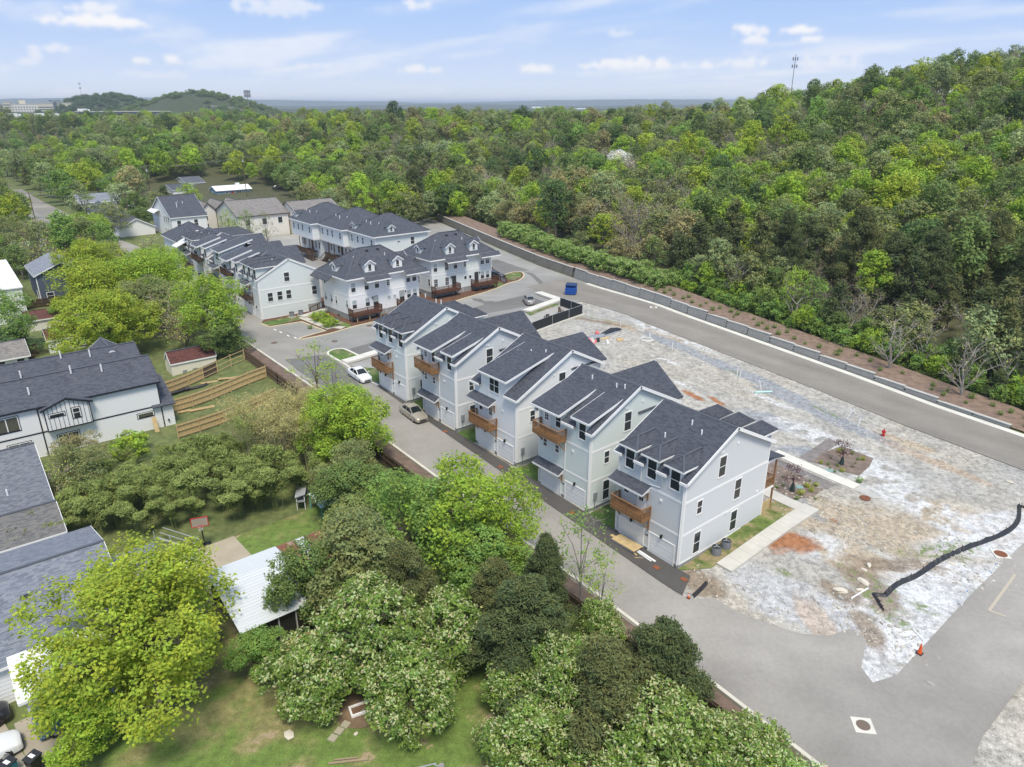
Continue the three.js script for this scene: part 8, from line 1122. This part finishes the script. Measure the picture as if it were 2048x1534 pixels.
// trees left of the court
for (const [k, l, x, z, s, lab, bark] of [
  ['maple', 'yellow', -128, 19.8, [1.05, 1.1, 1.05], 'round yellow-green tree at left, highest of the three', BARK], ['maple2', 'yellow', -108, 22.6, [1.35, 1.15, 1.35], 'yellow-green tree at left behind the white shed', BARK], ['maple', 'yellow', -86.6, 25.2, [1.15, 1.0, 1.15], 'wide yellow-green tree over the white shed roof', BARK_DARK], ['maple2', 'lime', -108, 13.6, [1.3, 1.1, 1.3], 'bright green tree before the attached row', BARK], ['maple2', 'lime', -118, 9.8, [1.1, .95, 1.1], 'bright lime tree hiding the foot of the attached row', BARK], ['airy', 'lime', -79.6, 10.8, [1.35, 1.15, 1.35], 'open light-green tree in front of the pale end wall', BARK], ['airy', 'lime', -84.2, 12.0, [1.1, 1.0, 1.1], 'open light-green tree left of the pale end wall', BARK], ['bare', 'twig', -89.8, 14.2, [1.3, 1.1, 1.3], 'grey twiggy tree left of the court entrance', BARK_PALE], ['bare', 'twig2', -82.5, 15.8, [1.15, .95, 1.15], 'brown twiggy tree above the cream shed', BARK], ['maple2', 'olive', -97, 16.5, [1.1, .9, 1.1], 'olive tree among the twiggy ones', BARK], ['thick', 'mid', -75.4, 11.6, [.9, .72, .9], 'dark green bush at the alley corner by the cream shed', BARK], ['airy', 'fresh', -101, 35.6, [1.15, 1.0, 1.15], 'slim pale tree before the tall white house', BARK_PALE], ['thick', 'deep', -98.5, 37.5, [1.3, .55, 1.3], 'dark green bush below the tall white house', BARK], ['bare', 'twig2', -166, 20.5, [1.6, 1.2, 1.6], 'wide brown budding tree at far left', BARK], ['bare', 'twig', -152, 24, [1.5, 1.1, 1.5], 'brown twiggy thicket before the cross street', BARK], ['bare', 'twig2', -155, 14, [1.5, 1.05, 1.5], 'brown budding tree left of the attached row', BARK], ['bare', 'twig', -150, 4, [1.1, .9, 1.1], 'grey crooked tree beside the hip-roofed end unit', BARK_DARK], ['maple2', 'lime', -178, 12, [1.3, .9, 1.3], 'lime tree over the cross street', BARK], ['airy', 'olive', -172, 29, [1.3, 1.1, 1.3], 'olive tree beside the cross street', BARK], ['maple2', 'olive', -140, 15, [1.1, .8, 1.1], 'olive tree below the attached row', BARK], ['airy', 'olive', -186, 4, [1.2, 1, 1.2], 'pale olive tree before the long dark roof', BARK], ['thick', 'fresh', -114, 27.0, [.9, .45, .9], 'pale flowering shrub mound in the bare yard', BARK], ['bare', 'twig2', -120, 17, [1.2, 1.0, 1.2], 'twiggy tree behind the round yellow-green one', BARK], ['airy', 'lime', -196, 34, [1.2, .8, 1.2], 'light green tree on the left border', BARK], ['thick', 'mid', -205, -8, [1.2, .7, 1.2], 'green bush at the foot of the leaning pole', BARK], ['bare', 'twig', -192, 22, [1.4, 1.0, 1.4], 'brown tree beside the cross street lawn', BARK], ['airy', 'fresh', -161, 33, [1, .9, 1], 'thin pale tree before the blue-grey house', BARK]]) put(k, l, x, z, (x * 7) % 6, s, lab, k === 'bare' ? 'bare_tree' : 'broadleaf_tree', 'tree', bark);
for (const [i, [x, z]] of [[-139, -12.5], [-143, -15.5], [-147, -18.5], [-150, -14], [-152, -20], [-145, -22], [-157, -17]].entries()) put('sparse', ['lime', 'fresh', 'olive'][i % 3], x, z, i, [1.0, 1.15, 1.0], ['thin leafy tree', 'thin lime tree', 'slim olive tree', 'thin pale tree', 'slender tree', 'thin tall tree', 'thin crooked tree'][i] + ' before the cream townhouses, ' + ['nearest the attached row', 'second from the row', 'among its fellows', 'beside the tall white house', 'by the long block', 'near the back row', 'farthest from the row'][i], 'thin_tree');
// flowering hedge above the stacked wall, wood-edge shrubs and bank planting
{
  const R = rng(33); let hf, sf, bf = {};
  for (let x = -118; x < -52; x += 2.0) for (const d of [3.4, 6.2]) { const px = x + (R() - .5), pz = wallZ(px) - d - R(), s = (x < -60 ? .78 : .6) + .25 * R(), p = V(px, bankY(px, pz) - .1, pz); const lab = 'pale flowering bush in the hedge above the stacked wall'; if (!hf) hf = plant(NEAR.hedge, LF.fresh, BARK, 'hedge_bush', lab, 'bush', 'flowering hedge', p, 0, s); else dup(hf, 'hedge_bush', lab, p, R() * 6, [s, s * (.85 + .3 * R()), s]); }
  for (let x = -54; x < 32; x += 1.9) for (const d of [6.2, 9, 12]) { if (R() < .12) continue; const px = x + (R() - .5) * 2, pz = wallZ(px) - d - R() * 1.5, s = .75 + .75 * R(), p = V(px, T(px, pz) - .1, pz), lf = R() < .6 ? 'fresh' : R() < .5 ? 'shrub' : 'lime', lab = { fresh: 'fresh green', shrub: 'mid green', lime: 'lime green' }[lf] + ' shrub in the tangle at the foot of the wood'; if (!bf[lf]) bf[lf] = plant(NEAR.shrub, LF[lf], BARK, 'wood_edge_shrub', lab, 'shrub', 'shrubs along the wood edge', p, 0, s); else dup(bf[lf], 'wood_edge_shrub', lab, p, R() * 6, [s, s * (.8 + .5 * R()), s]); }
  for (let x = -56; x < 20; x += 2.3) for (const d of [1.7, 3.3]) { if (R() < .25) continue; const px = x + R(), pz = wallZ(px) - d - R() * .5, s = .55 + .5 * R(), p = V(px, bankY(px, pz) - .02, pz), lab = 'small young shrub planted in rows on the mulch bank'; if (!sf) sf = plant(NEAR.bush, LF.shrub, BARK, 'bank_shrub', lab, 'shrub', 'young shrubs on the bank', p, 0, s); else dup(sf, 'bank_shrub', lab, p, R() * 6, s); }
  // planting beds
  const zn = zoomer(1500, 830, 1800, 2001); let gf = {}; const bed = [['gold', 670, 1065, 1.3], ['gold', 757, 965, 1.15], ['gold', 810, 1020, 1.15], ['gold', 877, 950, 1.0], ['shrub', 620, 1130, .9], ['shrub', 352, 975, .8], ['shrub', 440, 950, .6], ['twig2', 445, 835, .9], ['gold', 1180, 497, 1.0], ['shrub', 1228, 480, .8], ['shrub', 1362, 525, .8], ['gold', 1503, 605, 1.0], ['shrub', 1437, 603, .7], ['gold', 942, 648, .8], ['shrub', 1037, 668, .7], ['shrub', 1165, 685, .7], ['gold', 1222, 760, 1.0], ['shrub', 1130, 762, .6], ['shrub', 1070, 715, .5], ['fresh', 1455, 900, 1.3], ['shrub', 800, 885, .5], ['shrub', 1405, 650, .4], ['twig2', 1080, 580, .8], ['twig2', 1370, 700, .8], ['shrub', 870, 1130, .6]];
  for (const [l, a, b, s] of bed) { const p = at(...zn(a, b)); p.y += .02; const near = a < 900 && b > 830; const lab = ({ gold: 'golden-green', shrub: 'dark green', twig2: 'leafless', fresh: 'bright green' })[l] + ' young shrub in the ' + (near ? 'nearer' : 'farther') + ' planting bed', key = l + near; if (!gf[key]) gf[key] = plant(NEAR.bush, LF[l], BARK, 'bed_shrub', lab, 'shrub', 'young shrubs in the ' + (near ? 'nearer' : 'farther') + ' bed', p, a, s * .6); else dup(gf[key], 'bed_shrub', lab, p, a, s * .6); }
  for (const [a, b, l] of [[560, 1015, 'nearer'], [1220, 660, 'farther']]) { const p = at(...zn(a, b)), t = plant(NEAR.purple, LF.purple, BARK_DARK, 'purple_tree', `small purple-leaved tree in the ${l} planting bed`, 'tree', undefined, p, a, 1.0); const g = mb(); g.tube([[0, 0, 0], [0, .35, 0], [0, .75, 0], [0, .95, 0]], .28, .08, 10); g.build('watering_bag', mat('bag', .03, .05, .045), t); const q = thing('irrigation_lid', `green irrigation lid beside the ${l} purple tree`, 'lid', at(...zn(...(l === 'nearer' ? [658, 968] : [1055, 750])))); mb().tube([[0, -.1, 0], [0, .1, 0]], .42, .38, 14).build('lid', mat('irrig', .22, .34, .31), q); }
  const zm = zoomer(560, 560, 760, 2048); [[830, 790, 1.0, 'nearer the wooden rail'], [1030, 910, .95, 'nearest the court kerb']].forEach(([a, b, s, l]) => { const p = at(...zm(a, b + 60)); p.y += .1; plant(NEAR.shrub, LF.lime, BARK, 'round_bush', `round lime bush at the block-based white house, ${l}`, 'bush', undefined, p, 1, [s, s * .72, s]); });
  put('bush', 'shrub', -79, -3, 0, 1, 'low green plant at the foot of the pale end wall', 'low_plant', 'shrub');
  // trees that stand out of the wood
  const out = (k, leaf, px, py, s, label, name, cat, bark = BARK, turn = px) => { const p = at(px, py); put(k, leaf, p.x, p.z, turn, s, label, name, cat, bark, T(p.x, p.z) - .2); };
  out('thick', 'white', 1235, 345, [1.9, 1.5, 1.7], 'big white-flowering tree standing out in the wood', 'flowering_tree', 'tree', BARK_DARK);
  [[1699, 590, 1.5], [1560, 575, 1.35], [1838, 640, 1.4], [1965, 600, 1.45], [2040, 640, 1.35], [1770, 610, 1.2], [1890, 560, 1.3], [830, 440, 1.5]].forEach(([a, b, s], i) => out('cedar', i % 3 ? 'cedar' : 'cedar2', a, b, [s, s * 1.15, s], 'tall dark cedar ' + ['at the centre of the wood edge', 'left of the central cedars', 'right of the central cedars', 'near the right border', 'cut by the right border', 'just right of the central cedar', 'set back among the right-hand cedars', 'behind the back row of townhouses'][i], 'cedar_tree', 'cedar tree'));
  [[1778, 742, .95], [1922, 796, .95], [1585, 650, .85], [1476, 605, .9], [1695, 676, .8], [1838, 735, .8], [1640, 640, .7], [2000, 790, .7]].forEach(([a, b, s], i) => out('dead', 'twig', a, b, [s, s * 1.05, s], 'pale bare trunk ' + ['before the dark cedars', 'with spread grey limbs at the right', 'left of the tan boulder', 'tallest at the wood edge', 'beside the tan boulder', 'thin and leaning among shrubs', 'slim in the wood edge', 'near the right border'][i], 'bare_tree', 'tree', BARK_PALE));
}
// ---------------------------------------------------------------- far country: ridges, hospital, overpass, towers
const HAZEGREEN = mat('farwood', .075, .10, .05, { map: TX.soil, roughness: 1 });
const far = (px, d, y = 0) => { const v = look(px, 209), L = Math.hypot(v.x, v.z); return [CAM.x + v.x / L * d, y, CAM.z + v.z / L * d]; };
const up = (py, d) => CAM.y + (209.5 - py) / CAM.f * d / Math.cos(.0);   // height seen at that row from that distance, near the horizon
{
  const ridge = (name, label, d, px0, px1, prof, thick = 600, rough = 1, seed = 1) => { const n = 90, P = [], I = [], U = []; for (let i = 0; i <= n; i++) { const px = mix(px0, px1, i / n), h = prof(px) + (fbm(px * .05 * rough, seed * 9, 4) - .5) * 10 * d / 6000; for (const [k, f] of [[-thick, 0], [-thick * .4, .62], [0, 1], [thick * .7, .2]]) { const p = far(px, d + k); P.push(p[0], k === -thick ? -30 : mix(-5, h, f), p[2]); U.push(i * 30, k * .1); } if (i) for (let k = 0; k < 3; k++) { const a = (i - 1) * 4 + k, b = a + 4; I.push(a, b, a + 1, b, b + 1, a + 1); } } const g = new THREE.BufferGeometry(); g.setAttribute('position', new THREE.Float32BufferAttribute(P, 3)); g.setAttribute('uv', new THREE.Float32BufferAttribute(U, 2)); g.setIndex(I); g.computeVertexNormals(); struct(name, g, HAZEGREEN, label); };
  ridge('far_ridge', 'long blue ridge on the horizon', 9000, -500, 2500, px => up(205.5 - 3 * Math.sin(px * .006) - (px < 820 ? 2 : 0), 9000), 1500, 1, 2);
  ridge('far_ridge', 'lower hazy rise before the horizon ridge', 5000, -500, 2300, px => up(212.5 + 1.5 * Math.sin(px * .011 + 1), 5000), 900, 1.4, 4);
  ridge('far_ridge', 'dark wooded rise in the middle distance', 2600, -500, 1300, px => up(px < 330 ? 213 : 219, 2600), 500, 2, 6);
}
const bump = [[far(400, 1500), 52, 95, 70], [far(215, 1750), 50, 90, 80], [far(130, 1800), 26, 200, 90], [far(-60, 1800), 30, 250, 120]];
for (const [i, [p, h, sx, sz]] of bump.entries()) { const n = 40, R = 2.6, dx = CAM.x - p[0], dz = CAM.z - p[2], L = Math.hypot(dx, dz), ux = dx / L, uz = dz / L, P = [], U = [], I = []; for (let a = 0; a <= n; a++) for (let b = 0; b <= n; b++) { const u = (a / n - .5) * 2 * R * sx, v = (b / n - .5) * 2 * R * sz, x = p[0] - uz * u + ux * v, z = p[2] + ux * u + uz * v; P.push(x, h * Math.exp(-(u * u / sx / sx + v * v / sz / sz) * .5) + 1, z); U.push(x, z); if (a && b) { const q = (a - 1) * (n + 1) + b - 1; I.push(q, q + n + 1, q + 1, q + 1, q + n + 1, q + n + 2); } } const g = new THREE.BufferGeometry(); g.setAttribute('position', new THREE.Float32BufferAttribute(P, 3)); g.setAttribute('uv', new THREE.Float32BufferAttribute(U, 2)); g.setIndex(I); g.computeVertexNormals(); struct('far_hill', g, HAZEGREEN, ['round wooded hill with a rock cut', 'wooded hill right of the hospital', 'low hill under the hospital', 'wooded rise at the left border'][i]);
  const m = new THREE.Matrix4(), q = new THREE.Quaternion(), RR = rng(90 + i), im = new THREE.InstancedMesh(FAR.round[i % 4].crown, LF[['mid', 'deep', 'mid', 'olive'][i]], 520); let c = 0; for (let k = 0; k < 520; k++) { const u = (RR() - .5) * 4.4 * sx, v = (RR() - .15) * 2.6 * sz, x = p[0] - uz * u + ux * v, z = p[2] + ux * u + uz * v, y = h * Math.exp(-(u * u / sx / sx + v * v / sz / sz) * .5), s = .8 + .5 * RR(); if (i === 0 && v > 30 && v < 95 && u > -12 && u < 95) continue; im.setMatrixAt(c++, m.compose(V(x, y - 3, z), q.setFromAxisAngle(V(0, 1, 0), k), V(s * 1.3, s * .8, s * 1.3))); } im.count = c; im.name = numbered('hill_trees'); im.castShadow = true; scene.add(stuff(im, 'trees covering ' + ['the round hill with the rock cut', 'the hill right of the hospital', 'the hospital hill', 'the left border rise'][i])); }
{
  const base = (name, label, cat, px, d, y) => { const p = far(px, d, y), t = thing(name, label, cat, p, Math.atan2(CAM.x - p[0], CAM.z - p[2])); return t; };   // faces the viewer's side of the valley
  const H = base('hospital', 'large cream hospital building on the far left hill', 'hospital', 84, 1700, 14), W1 = mat('hospwall', .62, .57, .45), W2 = mat('hospwall2', .70, .68, .60), WB = mat('hospglass', .10, .13, .15, { roughness: .2 });
  const blk = (x0, x1, h, z, m, cols) => { mb().box(x0, -10, z - 22, x1, h, z).build('wing', m, H); const R = Math.floor((h - 3) / 4.1); for (let f = 0; f < R; f++) if (cols) for (let x = x0 + 2; x < x1 - 2; x += 4.4) mb().box(x, 2.4 + f * 4.1, z - .2, x + 1.9, 4.4 + f * 4.1, z + .12).build('window', WB, H); else mb().box(x0 + .8, 2.4 + f * 4.1, z - .2, x1 - .8, 4.2 + f * 4.1, z + .12).build('window_band', WB, H); mb().box(x0 - .4, h, z - 22.4, x1 + .4, h + .9, z + .4).build('parapet', W1, H); };
  blk(-62, -50, 24, 2, W1, 0); blk(-50, -8, 21, 0, W2, 1); blk(-8, 18, 22, 4, W1, 0); blk(18, 24, 26, 6, WB, 0); blk(24, 50, 23, 4, W1, 0); mb().box(-36, 22, -16, -26, 28, -6).build('penthouse', W1, H); mb().box(12, 26, -10, 30, 28, 6).build('penthouse', WB, H);
  const lo = base('low_annexe', 'low pale building right of the hospital', 'building', 152, 1690, 13); mb().box(-22, -6, -14, 22, 7, 0).build('wall', W2, lo); for (let x = -20; x < 20; x += 5) mb().box(x, 2, -.2, x + 3, 4, .12).build('window', WB, lo); mb().box(-22.4, 7, -14.4, 22.4, 7.6, .4).build('roof', W1, lo);
  for (const [i, [p0, p1, d, y]] of [[-30, 125, 1150, 229], [150, 335, 1300, 222]].entries()) { const A = far(p0, d, up(y, d)), B = far(p1, d + 60, up(y, d + 60)), t = thing('overpass', ['dark highway overpass at far left with white traffic', 'farther highway deck right of the first'][i], 'bridge', A), dd = [B[0] - A[0], B[1] - A[1], B[2] - A[2]]; mb().bar([0, -3, 0], [dd[0], dd[1] - 3, dd[2]], 14, 4.5).build('deck', mat('bridge', .07, .08, .10), t); mb().bar([0, -.2, 0], [dd[0], dd[1] - .2, dd[2]], 15, 1.2).build('parapet', MAT.concrete, t); for (let k = 1; k < 6; k++) mb().box(dd[0] * k / 6 - 1, dd[1] - 22, dd[2] * k / 6 - 1, dd[0] * k / 6 + 1, dd[1] - 5, dd[2] * k / 6 + 1).build('pier', MAT.concrete, t); }
  for (const [px, d, w, m, l] of [[77, 1148, 7, MAT.red, 'red and white lorry on the far overpass'], [20, 1148, 9, MAT.pipe, 'white lorry at the left end of the overpass'], [104, 1148, 6, MAT.pipe, 'white van on the far overpass'], [165, 1290, 8, MAT.pipe, 'white lorry on the farther deck']]) { const t = base('lorry', l, 'lorry', px, d, up(d > 1200 ? 222 : 229, d)); mb().box(-w, .6, -1.2, w * .6, 4, 1.2).build('trailer', MAT.pipe, t); mb().box(w * .65, .6, -1.2, w, 3.2, 1.2).build('cab', m, t); for (const x of [-w * .7, 0, w * .8]) mb().tube([[x, .5, 1.0], [x, .5, 1.3]], .5, .5, 8).build('wheel', RUB, t); }
  const R0c = far(435, 1430), rc = thing('rock_cut', 'grey quarry face cut into the round far hill', 'rock face', [R0c[0], 0, R0c[2]], Math.atan2(CAM.x - R0c[0], CAM.z - R0c[2])); { const m = mb(), n = 40; for (let i = 0; i < n; i++) { const x = -52 + i * 2.6, P = (k, y) => [-52 + k * 2.6, y, 3 * noise(k * .6, y * .2)]; const top = k => 32 - Math.pow((k - 18) / 22, 2) * 10 + noise(k * .5, 3) * 2; m.poly([P(i, 6), P(i + 1, 6), P(i + 1, 20), P(i, 20)]).poly([P(i, 20), P(i + 1, 20), P(i + 1, top(i + 1)), P(i, top(i))]); } m.build('face', mat('rockcut', .40, .37, .35, { map: TX.concrete }), rc); }
  const tower = (px, d, ytop, label, w) => { const p = far(px, d, 0), h = up(ytop, d), y0 = T(p[0], p[2]), t = thing('radio_tower', label, 'tower', [p[0], y0, p[2]]); mb().tube([[0, 0, 0], [0, h - y0, 0]], w, w * .55, 6).build('mast', MAT.grey, t); for (const k of [.93, .82]) for (let i = 0; i < 6; i++) { const a = i * 1.047, r = w * 5; mb().box(Math.cos(a) * r - w * .9, (h - y0) * k - w * 3, Math.sin(a) * r - w * .9, Math.cos(a) * r + w * .9, (h - y0) * k + w * 3, Math.sin(a) * r + w * .9).build('antenna', MAT.grey, t); } };
  tower(497, 1400, 187, 'mast with antennas right of the round far hill', .9); tower(1579, 385, 131, 'mobile phone mast on the wooded hill', .22); tower(167, 1900, 176, 'thin mast above the hospital hill', .4);
  for (const [px, y, d, l] of [[178, 242, 700, 'nearest the left'], [209, 240, 730, 'second from left'], [271, 242, 720, 'third from left'], [306, 239, 750, 'rightmost']]) { const p = far(px, d, 0), t = thing('flood_light', 'sports-field floodlight mast, ' + l, 'floodlight', [p[0], T(p[0], p[2]), p[2]], Math.atan2(CAM.x - p[0], CAM.z - p[2]), 'floodlight masts'), h = up(y, d) - T(p[0], p[2]); mb().tube([[0, 0, 0], [0, h, 0]], .25, .2, 6).build('mast', MAT.metal, t); mb().box(-1.9, h - 1.1, -.15, 1.9, h + 1.1, .15).build('lamp_rack', MAT.pipe, t); }
  for (const [px, y, d, w, l] of [[228, 281, 620, 11, 'left of three white roofs in the valley'], [255, 276, 660, 13, 'middle of three white roofs in the valley'], [276, 277, 650, 8, 'right of three white roofs in the valley'], [832, 268, 560, 9, 'pale roof showing in the wood left of centre'], [148, 230, 1250, 16, 'white shed roof beyond the overpass'], [835, 228, 1500, 22, 'white flat roof far off behind the wood'], [1085, 216, 3000, 40, 'pale far-off works on the plain'], [1160, 219, 2600, 30, 'pale far-off roofs left of the hill'], [255, 258, 640, 10, 'tan roof beside the floodlights']]) { const t = base('far_building', l, 'building', px, d, up(y, d) - 6); mb().box(-w, -8, -w * .8, w, 5, 0).build('wall', W2, t); mb().slab([[-w * 1.05, 5, .5], [w * 1.05, 5, .5], [w * 1.05, 7, -w * .85], [-w * 1.05, 7, -w * .85]], .4).build('roof', l.startsWith('tan') ? MAT.shingle_tan : MAT.whiteroof, t); for (const x of [-w * .6, 0, w * .5]) mb().box(x, 0, -.2, x + 1.6, 2.4, .1).build('window', WB, t); }
}
renderer.render(scene, camera);
